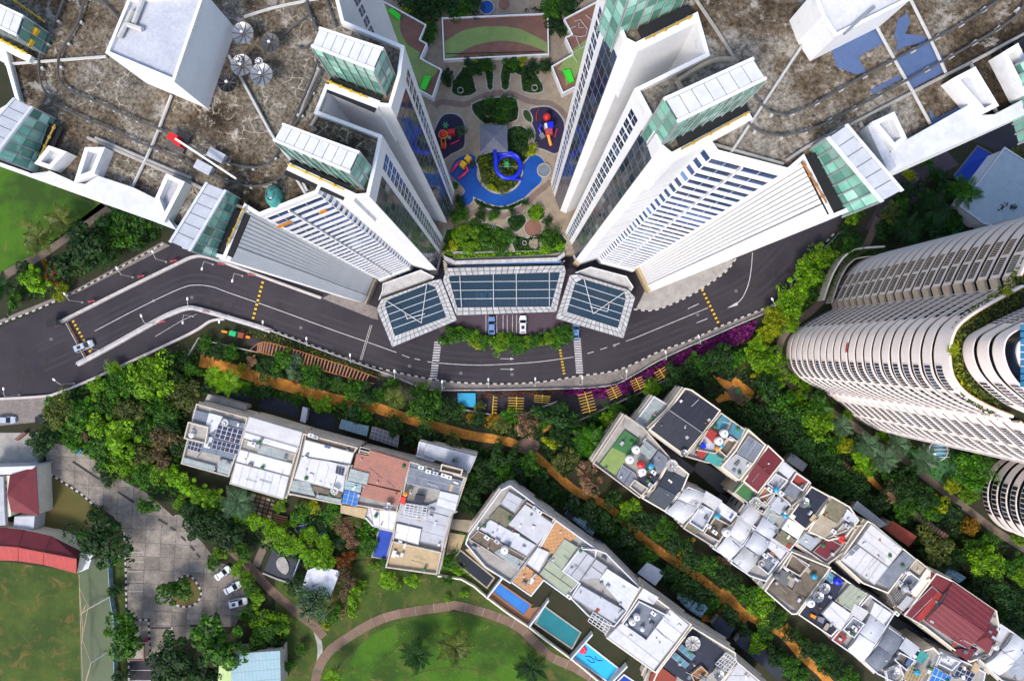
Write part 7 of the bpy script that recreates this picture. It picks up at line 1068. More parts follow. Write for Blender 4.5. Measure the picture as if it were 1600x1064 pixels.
# ------------------------------------------------------------------ cars
def car(p, ang, body, label, L=4.5, wd=1.8, suv=False):
    x, y, _ = W(*p, .8); t = thing('parked_car', label, 'car', (x, y, .05)); t.rotation_euler = (0, 0, R(ang)); h = 1.75 if suv else 1.45; l2, w2 = L / 2, wd / 2
    def part(mb, nm, mat, par=None): o = mb.build(nm, MT[mat]); o.parent = par or t; return o
    rr = [(-l2, -w2 * .80), (-l2 + .25, -w2 * .97), (l2 - .7, -w2), (l2 - .15, -w2 * .78), (l2, -w2 * .45), (l2, w2 * .45), (l2 - .15, w2 * .78), (l2 - .7, w2), (-l2 + .25, w2 * .97), (-l2, w2 * .80)]
    mb = MB().prism(rr, .28, .72); n = len(rr); q = [(a * .985, b * .94) for a, b in rr]; mb.add([(a, b, .72) for a, b in rr] + [(a, b, .88 if a < l2 - 1.3 else .80) for a, b in q], [(i, (i + 1) % n, n + (i + 1) % n, n + i) for i in range(n)] + [tuple(n + i for i in range(n))]); bo = part(mb, 'body', body)
    b0, b1, c0, c1 = -l2 + (.12 if suv else .55), l2 - 1.15, -l2 + (.45 if suv else 1.15), l2 - 1.95; wb, wt = w2 * .92, w2 * .76
    B = [(b0, -wb, .87), (b1, -wb * .95, .83), (b1, wb * .95, .83), (b0, wb, .87)]; Tt = [(c0, -wt, h), (c1, -wt * .96, h), (c1, wt * .96, h), (c0, wt, h)]
    cb = part(MB().add(B + Tt, [(0, 1, 5, 4), (1, 2, 6, 5), (2, 3, 7, 6), (3, 0, 4, 7), (4, 5, 6, 7)]), 'cabin', body); B, Tt = [Vector(v) for v in B], [Vector(v) for v in Tt]
    def glass(i, j, nm, e=.12):
        a, b, c, d = B[i], B[j], Tt[j], Tt[i]; nn = (b - a).cross(d - a).normalized() * .02; f_ = lambda u, v: a.lerp(b, u).lerp(d.lerp(c, u), v) + nn
        part(MB().add([f_(e, .1), f_(1 - e, .1), f_(1 - e, .93), f_(e, .93)], [(0, 1, 2, 3)]), nm, 'car_glass', cb)
    glass(1, 2, 'windscreen', .06); glass(3, 0, 'rear_window', .1); glass(0, 1, 'side_window'); glass(2, 3, 'side_window')
    if suv: part(MB().box((c0 + c1) / 2, 0, h, .9, .8, .012), 'sunroof', 'car_glass', cb)
    for u in (-l2 + .85, l2 - .85):
        for v in (-w2 + .1, w2 - .1):
            wl = part(MB().tube([(u, v - .11, .32), (u, v + .11, .32)], .32, 12), 'wheel', 'tyre'); part(MB().tube([(u, v - .125, .32), (u, v + .125, .32)], .2, 8), 'rim', 'steel', wl)
    for v in (-w2 * .62, w2 * .62): part(MB().box(l2 - .12, v, .58, .2, .34, .16), 'headlight', 'white', bo); part(MB().box(-l2 + .04, v, .62, .12, .34, .16), 'tail_light', 'lamp_red', bo); part(MB().box(l2 - 1.75, v * 1.72, .86, .16, .22, .12), 'mirror', body, bo)
car((817, 507), 90, 'car_white', 'white car parked half under the middle canopy', suv=True); car((768, 509), 90, 'car_blue', 'light blue car parked left of the white one below the canopy'); car((757, 462), 0, 'car_silver', 'pale car seen through the middle canopy glass'); car((900, 517), 88, 'car_blue', 'blue car half hidden by the east canopy corner'); car((131, 541), 22, 'car_silver', 'pale blue grey van stopped at the boom gate', 4.9, 1.9, True); car((10, 656), 0, 'car_silver', 'silver car at the left edge below the ramp'); car((69, 655), 5, 'car_black', 'dark car half under the tree left of the wood'); car((348, 895), 38, 'car_white', 'topmost white car in the slab car park', 4.4); car((363.5, 918), 30, 'car_silver', 'silver car between two white ones in the slab car park', 4.6); car((372, 941), 12, 'car_white', 'lowest white van in the slab car park', 4.7, 1.9, True)
# ------------------------------------------------------------------ halls and huts at the lower left
t = thing('red_roof_hall', 'long bent hall with red ribbed roof beside the sports field', 'hall', W(60, 855)); rd = C('P', -60, 308, 100, 322, 242, 350, 425, 385); bk = C('P', -60, 205, 130, 226, 285, 262, 447, 345); ft = C('P', -60, 392, 100, 397, 240, 418, 422, 466)
for i in range(3):
    a, b = [(*W(*q, 7)[:2], 7) for q in rd[i:i + 2]]; c, d = [(*W(*q, 5)[:2], 5) for q in bk[i:i + 2]]; e, f = [(*W(*q, 5)[:2], 5) for q in ft[i:i + 2]]; r = MB().tilt([a, b, f, e], .15).build('roof_slope', MT['red_ribs'], t); MB().tilt([c, d, b, a], .15).build('roof_slope', MT['maroon'], t); MB().tube([b, (f[0], f[1], f[2] + .05)], .1, 5).build('seam', MT['brick_red'], r); MB().tube([b, d], .1, 5).build('seam', MT['maroon'], r)  # one red roof: the back slope's shade is painted in as maroon
    MB().prism([c[:2], d[:2], f[:2], e[:2]], 0, 4.8, top=False).build('wall', MT['cream'], t)
MB().tube([(*W(*q, 7)[:2], 7.05) for q in rd], .14, 6).build('ridge', MT['brick_red'], t); shed('hall_porch', 'white stepped porch at the end of the red roofed hall', 'porch', C('P', 440, 350, 515, 365, 490, 440, 425, 465), 2.6, 'white2')
t = thing('maroon_hall', 'hall with maroon hipped roof and white gutter at the left edge', 'hall', W(30, 770)); K_ = lambda *v: C('K', *v); P_ = lambda *v: C('P', *v); z5 = lambda q, z: (*W(*q, z)[:2], z)
a, b, c, d, e = z5(K_(200, 810)[0], 6), z5(K_(40, 965)[0], 8), z5(P_(215, 145)[0], 6), z5(K_(55, 858)[0], 6.6), z5(P_(60, 125)[0], 6.2); MB().tilt([a, b, c], .15).build('roof_slope', MT['maroon'], t); MB().tilt([a, d, b], .15).build('roof_slope', MT['maroon'], t); MB().tilt([b, e, c], .15).build('roof_slope', MT['maroon'], t)
MB().prism(XY(K_(-120, 818, 197, 808, 150, 852, -120, 860), 6.2), 0, 6.2).build('gutter_wing', MT['white_sheet'], t); MB().prism(XY(K_(-120, 860, 60, 862, 60, 900, 60, 1064) + P_(60, 150, -120, 210), 5), 0, 5).build('wall', MT['cream'], t); MB().prism(XY(K_(60, 862, 200, 815) + P_(212, 140, 60, 120), 5.4), 0, 5.3).build('wall', MT['cream'], t); MB().prism(XY(K_(-120, 865, 18, 868, 25, 1064) + P_(30, 200, -120, 205), 5.8), 4.9, 5.8).build('grey_roof', MT['grey_sheet'], t); MB().prism(XY(P_(80, 152, 192, 150, 186, 222, 75, 212), 4), 0, 4).build('blue_lean_to', MT['pale_sheet'], t)
for i in range(5): q = K_(32, 900 + 38 * i)[0]; MB().box(*W(*q, 5)[:2], 5.0, .5, 1.0, .12).build('vent', MT['dgrey'], t)
wall_run('garden_wall', 'pale curved wall above the red roofed hall', 'wall', P_(200, 212, 330, 228, 440, 272), .6, 1.6, 'cream'); wall_run('guard_rail', 'dark fence strip beside the maroon hall', 'fence', K_(238, 740, 238, 1010), .5, 1.6, 'dgrey'); t = shed('gate_hut', 'small pinkish flat roofed gate hut at the car park exit', 'hut', P_(712, 870, 800, 858, 800, 948, 706, 950), 3, 'pavers', 'beige_wall'); MB().ring(XY(P_(712, 870, 800, 858, 800, 948, 706, 950), 3.1), .25, 2.9, 3.2).build('roof_rim', MT['court_brown'], t); MB().ring(XY(P_(795, 835, 815, 835, 815, 910, 800, 910), 1), .2, 0, 1).build('bollard_fence', MT['pink'], t)
t = thing('net_frame', 'yellow pole frame of the ball net beside the sports field', 'net frame', W(125, 960))
for q in (P_(438, 470, 446, 700, 460, 1100), P_(440, 545, 490, 645, 455, 830, 505, 960, 470, 1080), P_(448, 700, 478, 640), P_(455, 850, 460, 780, 440, 540), P_(450, 690, 492, 660), P_(505, 960, 480, 1060)): MB().tube([W(*p, 2.5) for p in q], .1, 5).build('pole', MT['sand'], t)
for q in (P_(490, 662, 620, 590), P_(505, 962, 590, 905)): MB().tube([W(*q[0], 2.6), W(*q[1], .3)], .12, 5).build('stay', MT['rail_light'], t)
wall_run('guard_rail', 'pale green fence between the net court and the car park verge', 'fence', P_(620, 380, 632, 600, 650, 700, 655, 1064), .12, 1.8, 'sheet_teal')
tag(MB().prism(XY(K_(78, 660, 130, 618, 142, 628, 92, 668), 1.2), 0, 1.2).build('red_canvas', MT['bloom_red'] if False else MT['court_brown']), 'faded red slide lying in the yard at the left edge', 'slide')
t = blocks('play_set', 'small colourful play set beside the fenced orange garden', 'play structure', [(L_(330, 75)[0], 1.6, 1.2, 0, 2.2, -15, 'green_plastic', 'roof'), (L_(285, 65)[0], 1.4, .5, 0, 1.2, -10, 'orange_plastic', 'slide'), (L_(375, 85)[0], 1.4, 1.3, 0, 1.8, -15, 'brick_red', 'roof'), (L_(415, 95)[0], 1.0, .6, 0, 1.0, -15, 'orange_plastic', 'step')], 0)
sheet('dark_paved_court', Q_(455, 315, 600, 370, 555, 520, 395, 460), .06, 'navy'); tag(MB().prism(XY(smooth(Q_(470, 395, 510, 370, 540, 430, 520, 470, 480, 440), 3, True)), .06, .4).build('rock_bed', MT['concrete']), 'pale rough rock bed in the dark paved court', 'rock'); wall_run('garden_wall', 'teal glass wall of the dark paved court', 'wall', Q_(608, 375, 555, 518), .2, 1.8, 'sheet_teal'); wall_run('garden_wall', 'pale low edge of the dark paved court', 'wall', Q_(395, 462, 475, 495, 555, 520), .35, .5, 'concrete')
st = structure('stone_patio', MB().sheet(XY(Q_(330, 20, 460, 60, 440, 165, 310, 130)), .03), MT['soil'])
for p in tiles(XY(Q_(330, 20, 460, 60, 440, 165, 310, 130)), R(-15), 1.35, 1.1, .16): MB().prism(offset(ccw(p), .03 + rnd.random() * .08), .03, .1 + rnd.random() * .03).build('slab', MT['path_brown' if rnd.random() > .4 else 'tan_concrete'], st)
t = thing('timber_rack', 'slatted timber rack beside the stone patio', 'rack', W(438, 810)); [MB().beam(W(*Q_(455, 140 + 13 * i)[0], .6), W(*Q_(530, 158 + 13 * i)[0], .6), .3, .2).build('slat', MT['timber'], t) for i in range(4)]
t = thing('garden_bench_circle', 'ring of small seats on the round garden patio', 'seats', W(825, 697)); [MB().box(*W(825 + 13 * math.cos(a), 697 + 9 * math.sin(a))[:2], .08, .9, .6, .45, -a).build('seat', MT['path_brown2'], t) for a in (.3, 1.1, 1.9, 2.7)]
def umbrella(p, r, z, mat, label): x, y, _ = W(*p, z); t = thing('parasol', label, 'parasol', (x, y, 0)); MB().lathe(x, y, [(r, z - .5), (r * .55, z - .2), (.08, z)], 8).build('canopy', MT[mat], t); MB().tube([(x, y, 0), (x, y, z)], .05).build('pole', MT['steel'], t)
umbrella(P_(660, 375)[0], .5, 2.2, 'white', 'tiny white parasol at the verge above the net court')
tag(MB().prism(XY(K_(412, 738, 430, 715, 452, 722, 440, 742), .8), .1, .8).build('market_mat', MT['cyan_plastic']), 'small cyan and green mat at the wood edge', 'mat')
# ================================================================== trees and planting
import array
rv = random.Random(5)
def unit_vec(): 
    while True:
        v = Vector((rv.uniform(-1, 1), rv.uniform(-1, 1), rv.uniform(-1, 1)))
        if .05 < v.length < 1: return v.normalized()
def leafmesh(name, pts, mat):                          # pts: (position, normal, size)
    vs, fs = [], []
    for p, n, s in pts:
        u = n.orthogonal().normalized(); a = rv.random() * 6.28; u = (Matrix.Rotation(a, 3, n) @ u) * s; v = n.cross(u) * .62; o = len(vs)
        vs += [p - u, p + v * .9, p + u, p - v * .9 + n * s * .15]; fs.append((o, o + 1, o + 2, o + 3))
    me = bpy.data.meshes.new(name); me.from_pydata([tuple(v) for v in vs], [], fs); me.materials.append(mat); me.update(); return me
def crown(k, lobes, per, spread, flat, ls):
    pts = []
    for i in range(lobes):
        d = unit_vec(); d.z = abs(d.z) * .9 - .12; c = Vector((d.x * spread, d.y * spread, d.z * spread * flat)) * (rv.choice((.5, .7, .85, 1.0, 1.22)) if i else .1); lr = rv.choice((.16, .22, .3, .4))
        for j in range(per): n = unit_vec(); n.z = n.z if n.z > -.3 else -n.z * .6; pts.append((c + n.normalized() * lr * rv.uniform(.72, 1.05), (n + unit_vec() * .55 + Vector((0, 0, .35))).normalized(), ls * rv.uniform(.6, 1.3)))
    return leafmesh('crown_%d' % k, pts, MT['leaf_mid'])
CROWNS = [crown(0, 26, 95, .72, .8, .075), crown(1, 20, 100, .74, .7, .085), crown(2, 34, 70, .80, .6, .07), crown(3, 15, 120, .66, .9, .09), crown(4, 40, 65, .78, .75, .065)]
trunkmesh = []
for k in range(2):
    mb = MB().tube([(0, 0, 0), (.03, .02, .5), (0, .05, 1.0)], .085, 7, r1=.05)
    for i in range(6): a = 1.05 * i + k; mb.tube([(0, .04, .8), (.25 * math.cos(a), .25 * math.sin(a), 1.05), (.6 * math.cos(a), .6 * math.sin(a), 1.3)], .04, 5, r1=.012)
    me = bpy.data.meshes.new('trunk_%d' % k); me.from_pydata(mb.v, [], mb.f); me.materials.append(MT['bark']); trunkmesh.append(me)
ORD = ['first', 'second', 'third', 'fourth', 'fifth', 'sixth', 'seventh', 'eighth', 'ninth', 'tenth', 'eleventh', 'twelfth', 'thirteenth', 'fourteenth', 'fifteenth', 'sixteenth', 'seventeenth', 'eighteenth', 'nineteenth', 'twentieth'] + ['number %d' % i for i in range(21, 60)]
TONE = dict(d=('leaf_dark', 'dark green'), m=('leaf_mid', 'mid green'), b=('leaf_bright', 'bright green'), l=('leaf_lime', 'lime green'), y=('leaf_yellow', 'yellow green'), o=('leaf_olive', 'olive green'), r=('leaf_dry', 'brownish dry'), u=('leaf_blue', 'blue green'), p=('bloom_pink', 'pink flowering'), g=('bloom_orange', 'orange flowering'), k=('bloom_red', 'red flowering'))
def tree(p, r, tone, label, group, kind='tree', zbase=0.0):
    rm = r * S * 1.05; hz = zbase + max(.9, rm * (.95 if kind == 'tree' else .45)); x, y, _ = W(*p, hz); t = thing('leafy_tree' if kind == 'tree' else 'shrub', label, kind, (x, y, zbase), group)
    c = bpy.data.objects.new('crown' if kind == 'tree' else 'foliage', CROWNS[rv.randrange(5)]); col.objects.link(c); c.parent = t; c.location = (0, 0, hz - zbase); c.rotation_euler = (0, 0, rv.random() * 6.28); c.scale = (rm * rv.uniform(.88, 1.2), rm * rv.uniform(.85, 1.15), rm * (.8 if kind == 'tree' else .6)); c.material_slots[0].link = 'OBJECT'; c.material_slots[0].material = MT[TONE[tone][0]]
    b = bpy.data.objects.new('trunk' if kind == 'tree' else 'stem', trunkmesh[rv.randrange(2)]); col.objects.link(b); b.parent = t; b.scale = (rm * .8, rm * .8, max(.3, (hz - zbase) * .9))
def grove(place, group, data, kind='tree', zb=0.0):
    items = []; v = data.split()
    for s in v: q = s.split(','); items.append((float(q[0]), float(q[1]), float(q[2]), q[3]))
    for tone in sorted(set(i[3] for i in items)):
        L = sorted(i for i in items if i[3] == tone)
        for n, i in enumerate(L):
            w_ = 'lone ' + TONE[tone][1] + ' ' + kind + ' ' + place if len(L) == 1 else f'{ORD[n]} {TONE[tone][1]} {kind} from the left {place}'
            tree(i[:2], i[2], tone, w_, group, kind, zb)
grove('by the lawn below the west tower', 'trees by the north-west lawn', '128,385,44,d 195,362,30,m 237,350,24,d 58,437,23,l 95,457,14,y 86,430,15,k 40,425,16,d 25,470,14,m 72,411,7,g 160,400,26,d 215,375,20,d')
grove('in the wood beside the slab car park', 'trees of the wood', '95,640,25,o 130,648,22,m 68,686,24,d 150,608,16,b 185,600,22,m 240,588,32,b 213,600,22,m 272,590,22,d 287,615,24,o 312,606,18,d 170,630,20,m 205,640,24,o 250,640,24,m 160,665,24,b 195,682,30,b 225,668,24,m 155,702,24,m 190,716,26,b 222,704,22,o 256,682,22,r 277,690,16,d 118,690,16,m 250,716,20,r 200,655,16,r 140,675,14,r 112,662,18,m 172,748,15,d 232,788,17,m 265,660,20,d 180,575,12,b 300,580,16,m 285,570,14,d 228,740,18,m 165,728,16,d')
grove('in the tall bamboo hedge', 'bamboo hedge clumps', '222,730,15,l 245,735,16,l 270,742,16,l 292,755,17,l 312,770,17,l 335,782,18,l 358,795,18,l 380,806,18,l 403,816,17,l 425,830,17,l 447,845,17,l 468,856,17,l 490,866,17,l 512,876,17,l 505,850,14,b 480,838,14,b')
grove('behind the bamboo hedge near the cars', 'trees by the parked cars', '318,822,28,d 352,832,28,d 300,800,18,d 285,785,14,b 345,862,12,b 332,880,13,m 372,888,13,b 385,902,14,b 396,918,14,m 400,935,15,b 390,960,16,m 408,968,18,b 424,985,20,m 405,1000,20,m 438,972,16,b 378,862,16,m 430,1005,16,d')
grove('around the slab car park', 'car park trees', '345,998,40,m 282,1026,38,d 275,925,24,m 160,843,38,d 192,993,34,m 150,805,15,d 180,922,12,d 270,1062,26,d 330,1050,24,d 188,870,9,m 190,1060,14,d')
grove('along the park edge', 'park trees', '490,938,28,u 465,915,16,d 520,957,15,m 425,1030,14,d 555,930,15,b 563,915,10,l 551,955,9,l 605,908,13,l 620,915,8,l 645,905,12,l 541,905,16,r 540,930,12,r 510,978,7,y 470,1015,10,m 452,1040,10,m 700,905,9,m 535,880,12,k 548,865,10,k 725,928,7,l 700,935,6,l')
grove('north of the orange garden path', 'garden trees north of the orange path', '320,537,12,m 343,548,14,d 360,551,14,m 392,565,10,p 380,575,8,y 422,576,18,d 440,563,20,m 462,573,20,u 484,585,18,m 501,594,16,d 532,604,16,m 552,609,18,m 574,613,18,d 594,614,15,m 461,594,7,k 430,584,7,b 492,600,6,b 664,630,27,m 693,643,18,d 719,640,10,m 746,652,12,d 770,655,12,g 783,662,14,o 825,664,22,p 868,644,27,d 871,676,20,d 862,690,12,y 885,717,20,o 921,744,26,p 958,779,16,d 986,793,16,b 952,650,16,b 750,636,9,o 735,650,7,g 800,650,14,m 845,655,14,m 895,665,18,d 905,700,18,d 650,610,12,m 615,600,10,m')
grove('in the front yards of the west row', 'front yard trees', '411,613,14,d 377,604,14,m 464,624,12,m 498,632,13,b 513,631,12,l 552,641,16,d 572,648,12,m 619,663,16,d 665,681,20,d 707,693,15,o 685,704,12,m 640,690,12,d 650,700,9,k 335,600,12,m 395,610,10,d 535,632,10,m')
grove('in the dark grove between the house rows', 'dark grove trees', '752,725,18,d 780,714,18,d 803,717,18,d 831,726,18,m 842,745,18,d 763,754,18,d 741,770,18,d 732,784,14,d 817,741,18,d 790,735,18,m 770,740,16,d 850,765,16,d 730,748,14,m 745,795,13,d 700,880,12,m 715,890,9,b')
grove('left of the lower orange path', 'trees left of the lower path', '917,795,20,d 942,815,22,d 973,837,20,d 993,856,16,d 1012,868,14,m 1049,896,16,d 1069,916,18,d 1092,930,18,d 1109,940,14,m 1137,961,16,d 1182,1006,16,b 1210,1023,18,d 1233,1038,16,m 955,830,14,m 1000,880,12,d 1160,985,14,d 1195,985,14,m 893,786,14,u 1250,1055,14,m')
grove('right of the lower orange path', 'trees right of the lower path', '1007,817,20,d 1030,829,20,m 1049,846,18,d 1080,868,20,d 1103,882,18,m 1125,896,18,d 1145,911,16,d 1171,936,20,m 1188,944,22,b 1204,962,18,d 1266,1012,18,d 1289,1032,16,m 1217,967,14,m 1307,1043,18,d 1285,1026,16,d 1327,1057,16,m 1073,855,12,y 1130,880,12,p 975,805,12,m 1235,990,12,d 1340,1068,14,d')
grove('in the garden north of the double terrace', 'east garden trees', '1075,587,20,d 1058,580,16,d 1092,570,18,m 1120,559,24,d 1138,568,14,d 965,641,16,m 1021,607,14,b 1046,596,16,d 1184,580,10,y 1160,566,12,o 1193,559,24,b 1182,545,18,b 1207,573,20,b 1210,594,18,b 1196,520,16,y 1216,511,14,b 1204,608,24,d 1176,647,26,d 1199,660,26,d 1224,636,24,m 1238,658,22,d 1264,636,24,m 1281,660,26,b 1252,684,22,d 1275,709,22,d 1224,682,20,d 1290,726,20,d 1256,650,18,m 1150,560,14,m 1140,655,14,d 1192,612,9,m 1245,620,14,b 930,655,12,d 990,630,12,d 1105,590,14,d 1300,700,18,m')
grove('along the east road bend', 'shrubs of the east road bend', '1286,399,20,b 1266,420,22,l 1247,447,22,b 1233,473,22,l 1210,500,20,y 1238,507,14,b 1275,408,12,b 1222,485,14,b 1328,337,16,b 1327,362,16,d 1330,388,16,m 1312,378,12,d 1256,432,14,l')
grove('in the garden below the curved tower', 'trees below the curved tower', '1318,694,16,y 1341,717,16,l 1358,729,15,l 1293,732,24,d 1313,754,22,d 1335,754,20,d 1369,782,20,d 1397,771,18,p 1414,759,24,d 1440,777,24,d 1414,794,20,m 1462,788,18,y 1518,742,30,m 1513,773,14,b 1454,793,20,m 1482,798,18,d 1518,820,13,g 1535,877,26,b 1553,886,22,b 1518,857,20,m 1462,851,28,o 1448,872,24,d 1482,872,20,d 1533,913,26,d 1561,930,26,d 1581,948,26,d 1595,968,24,d 1518,928,20,d 1390,740,14,m 1425,735,14,d 1500,705,16,d 1530,710,14,d 1545,850,16,m 1580,880,18,m 1600,900,20,b 1340,780,16,d 1355,800,14,m 1590,840,14,b 1490,760,12,y 1240,590,10,b 1258,603,11,b 1320,648,11,b 1378,683,10,b 1425,840,16,d 1400,815,14,d')
grove('in the shaded garden at upper right', 'upper right garden trees', '1394,334,18,o 1476,292,20,d 1460,275,14,d 1566,326,24,d 1581,300,22,d 1596,280,20,m 1410,300,14,d 1440,345,16,d 1380,360,14,d 1490,345,14,m 1445,255,12,m 1405,322,14,m 1590,245,14,o 1340,330,12,m 1420,275,10,y')
grove('in the clipped island hedge below the canopies', 'island hedge shrubs', '703,524,18,m 722,522,15,m 740,530,13,b 758,535,14,m 780,537,15,b 796,531,12,m 809,537,15,m 822,533,12,b 836,530,14,m 854,529,14,b 878,524,18,m 866,532,12,m 746,538,9,y', 'shrub')
grove('at the back of the courtyard', 'courtyard trees', '655,12,22,d 690,8,26,d 715,12,20,m 640,18,14,y 735,8,16,d 865,14,20,m 890,10,18,d 670,48,16,m 700,122,13,d 855,105,12,d 740,105,16,d 830,112,16,d 760,100,14,m 800,98,13,m 745,95,8,y 816,95,8,y 870,45,16,d 665,60,10,d', 'shrub', 5)
grove('in the front courtyard garden', 'front courtyard shrubs', '838,330,12,b 808,348,12,d 863,372,18,m 855,345,8,d 770,337,9,m 750,340,9,d 735,363,13,b 758,372,12,m 790,372,13,m 715,368,13,b 705,385,9,y 735,388,12,b 780,385,12,m 720,335,14,m 700,390,8,m 850,388,8,l 875,385,8,l 742,352,10,m 717,312,8,d 722,322,7,d', 'shrub', 5)
grove('on the pool island and beds', 'pool island shrubs', '758,272,8,o 768,294,7,y 785,297,8,o 772,255,7,d 800,243,9,d 757,285,6,o 822,240,7,o 765,245,6,m 812,228,13,d 830,235,10,y 770,175,14,d 790,165,14,m 765,160,10,m 783,185,12,m 800,178,10,d 712,290,6,m 720,205,8,u 825,210,9,d 775,331,6,d 800,329,6,d 820,318,6,d 752,327,6,d', 'shrub', 5)
# ---- palms with single fronds
fr = MB(); N = 9
for i in range(N):
    u0, u1 = i / N, (i + 1) / N; z0 = .30 * u0 - .62 * u0 * u0; z1 = .30 * u1 - .62 * u1 * u1
    for s in (-1, 1):
        for k in range(2):
            ua = u0 + (u1 - u0) * k / 2; za = .30 * ua - .62 * ua * ua; wl = .30 * math.sin(math.pi * min(.97, .12 + ua * .86)) ; fr.add([(ua, 0, za), (ua + .05, 0, za), (ua + .17, s * wl, za - .13), (ua + .12, s * wl * .95, za - .12)], [(0, 1, 2, 3)])
    fr.add([(u0, -.012, z0 + .01), (u1, -.012, z1 + .01), (u1, .012, z1 + .01), (u0, .012, z0 + .01)], [(0, 1, 2, 3)])
frond = bpy.data.meshes.new('frond'); frond.from_pydata(fr.v, [], fr.f); frond.materials.append(MT['leaf_mid'])
pt = MB().tube([(0, 0, 0), (.02, 0, .5), (0, .02, 1)], .05, 8, r1=.035); ptm = bpy.data.meshes.new('palm_trunk'); ptm.from_pydata(pt.v, [], pt.f); ptm.materials.append(MT['bark'])
def palm(p, r, mat, label, zb=0.0, h=5.5, n=13):
    hz = zb + h; x, y, _ = W(*p, hz); t = thing('palm_tree', label, 'palm', (x, y, zb), 'palms'); rm = r * S * 1.1; b = bpy.data.objects.new('trunk', ptm); col.objects.link(b); b.parent = t; b.scale = (4, 4, h)
    for k in range(n):
        f = bpy.data.objects.new('frond', frond); col.objects.link(f); f.parent = t; f.location = (0, 0, h); f.rotation_euler = (rv.uniform(-.25, .25), rv.uniform(-.35, .15) + (.0 if k % 2 else -.35), 6.2832 * k / n + rv.uniform(-.15, .15)); s = rm * rv.uniform(.85, 1.1); f.scale = (s, s, s); f.material_slots[0].link = 'OBJECT'; f.material_slots[0].material = MT[mat]
for p, r, m_, lb in (((60, 372), 22, 'leaf_olive', 'olive palm at the left side of the big dark tree'), ((97, 345), 22, 'leaf_olive', 'pale palm above the big dark tree near the tower frame'), ((2, 447), 18, 'leaf_dark', 'dark palm cut by the left edge'), ((650, 1023), 22, 'leaf_dark', 'dark palm at left on the round lawn'), ((710, 1010), 24, 'leaf_olive', 'bright palm in the middle of the round lawn'), ((831, 1043), 22, 'leaf_dark', 'dark palm at right on the round lawn'), ((520, 1058), 14, 'leaf_bright', 'small bright palm at the bottom edge by the path'), ((335, 587), 15, 'leaf_bright', 'small palm left in the fenced orange garden'), ((357, 597), 19, 'leaf_bright', 'larger palm in the fenced orange garden'), ((617, 621), 17, 'leaf_olive', 'palm beside the end of the long slatted pergola'), ((923, 689), 24, 'leaf_mid', 'palm in front of the turf roofed house'), ((373, 785), 24, 'leaf_blue', 'silvery palm beside the stone patio'), ((1356, 695), 19, 'leaf_blue', 'silvery palm below the curved tower, leftmost of the four by the walk'), ((1383, 717), 20, 'leaf_blue', 'silvery palm lowest of the four by the tower walk'), ((1404, 694), 17, 'leaf_blue', 'silvery palm closest to the curved tower wall'), ((1445, 720), 20, 'leaf_blue', 'silvery palm beside the round blue dome'), ((1316, 667), 15, 'leaf_blue', 'small silvery palm beside the winding tower path'), ((1282, 635), 16, 'leaf_mid', 'palm on the inner bend of the winding tower path'), ((1504, 300), 24, 'leaf_mid', 'palm beside the deep blue pool at upper right'), ((1459, 329), 27, 'leaf_dark', 'dark palm in the middle of the upper right garden'), ((1417, 357), 23, 'leaf_dark', 'dark palm low in the upper right garden'), ((1574, 456), 9, 'leaf_yellow', 'yellow palm on the curved tower roof terrace'), ((1490, 547), 11, 'leaf_yellow', 'yellow palm at the left rim of the tower roof terrace')):
    if 'roof terrace' in lb: palm(p, r * 1.0 / .64 * .64, m_, lb, ZC - .2, 1.2) if False else palm(p, r * .55, m_, lb, ZC - .2, 1.2)
    else: palm(p, r, m_, lb)
# ---- uncountable ground cover
EXCL = [XY(strip(smooth(q, 4), w_)) for q, w_ in ((OP1, 15), (OP2, 10), ([(1372, 340), (1352, 385), (1321, 410), (1307, 444), (1270, 484), (1249, 500), (1224, 525), (1216, 556), (1224, 585), (1247, 610), (1275, 624), (1304, 647), (1335, 666), (1375, 697), (1403, 711), (1440, 740), (1482, 773), (1518, 800), (1552, 826), (1600, 857)], 9), ([(1181, 617), (1216, 646)], 11), ([(1283, 697), (1331, 736)], 11), ([(1376, 765), (1480, 840)], 11), ([(1331, 736), (1352, 742), (1376, 765)], 9), ([(1480, 868), (1500, 872), (1515, 890), (1550, 905)], 11))] + [XY(C('N', 750, 300, 800, 320, 860, 345, 880, 310, 905, 330, 990, 400, 975, 430, 920, 480, 860, 440, 790, 460, 770, 440, 830, 390)), XY([(825 + 19 * math.cos(a), 697 + 13 * math.sin(a)) for a in [i * .2618 for i in range(24)]])]
def cover(name, label, poly, mat, dens=2.4, h=.7, size=.3, z=0.0, cat='ground cover', world=False):
    P = poly if world else XY(poly, z); x0, x1 = min(p[0] for p in P), max(p[0] for p in P); y0, y1 = min(p[1] for p in P), max(p[1] for p in P); pts = []
    for _ in range(int((x1 - x0) * (y1 - y0) * dens)):
        x, y = rv.uniform(x0, x1), rv.uniform(y0, y1)
        if not inside(P, x, y) or (z == 0 and any(inside(e, x, y) for e in EXCL)): continue
        k = noise.noise((x * .35, y * .35, 3.1)) * .5 + .5; pts.append((Vector((x, y, z + .08 + h * k * rv.uniform(.5, 1.15))), (unit_vec() * .6 + Vector((0, 0, .9))).normalized(), size * rv.uniform(.6, 1.4)))
    me = leafmesh(name, pts, MT[mat]); o = bpy.data.objects.new(name, me); col.objects.link(o); return tag(o, label, cat, kind='stuff')
GN = [(300, 540), (330, 528), (400, 550), (640, 628), (740, 650), (840, 650), (890, 670), (950, 655), (960, 700), (920, 730), (880, 745), (828, 690), (735, 668), (636, 640), (520, 612), (400, 578), (318, 556)]
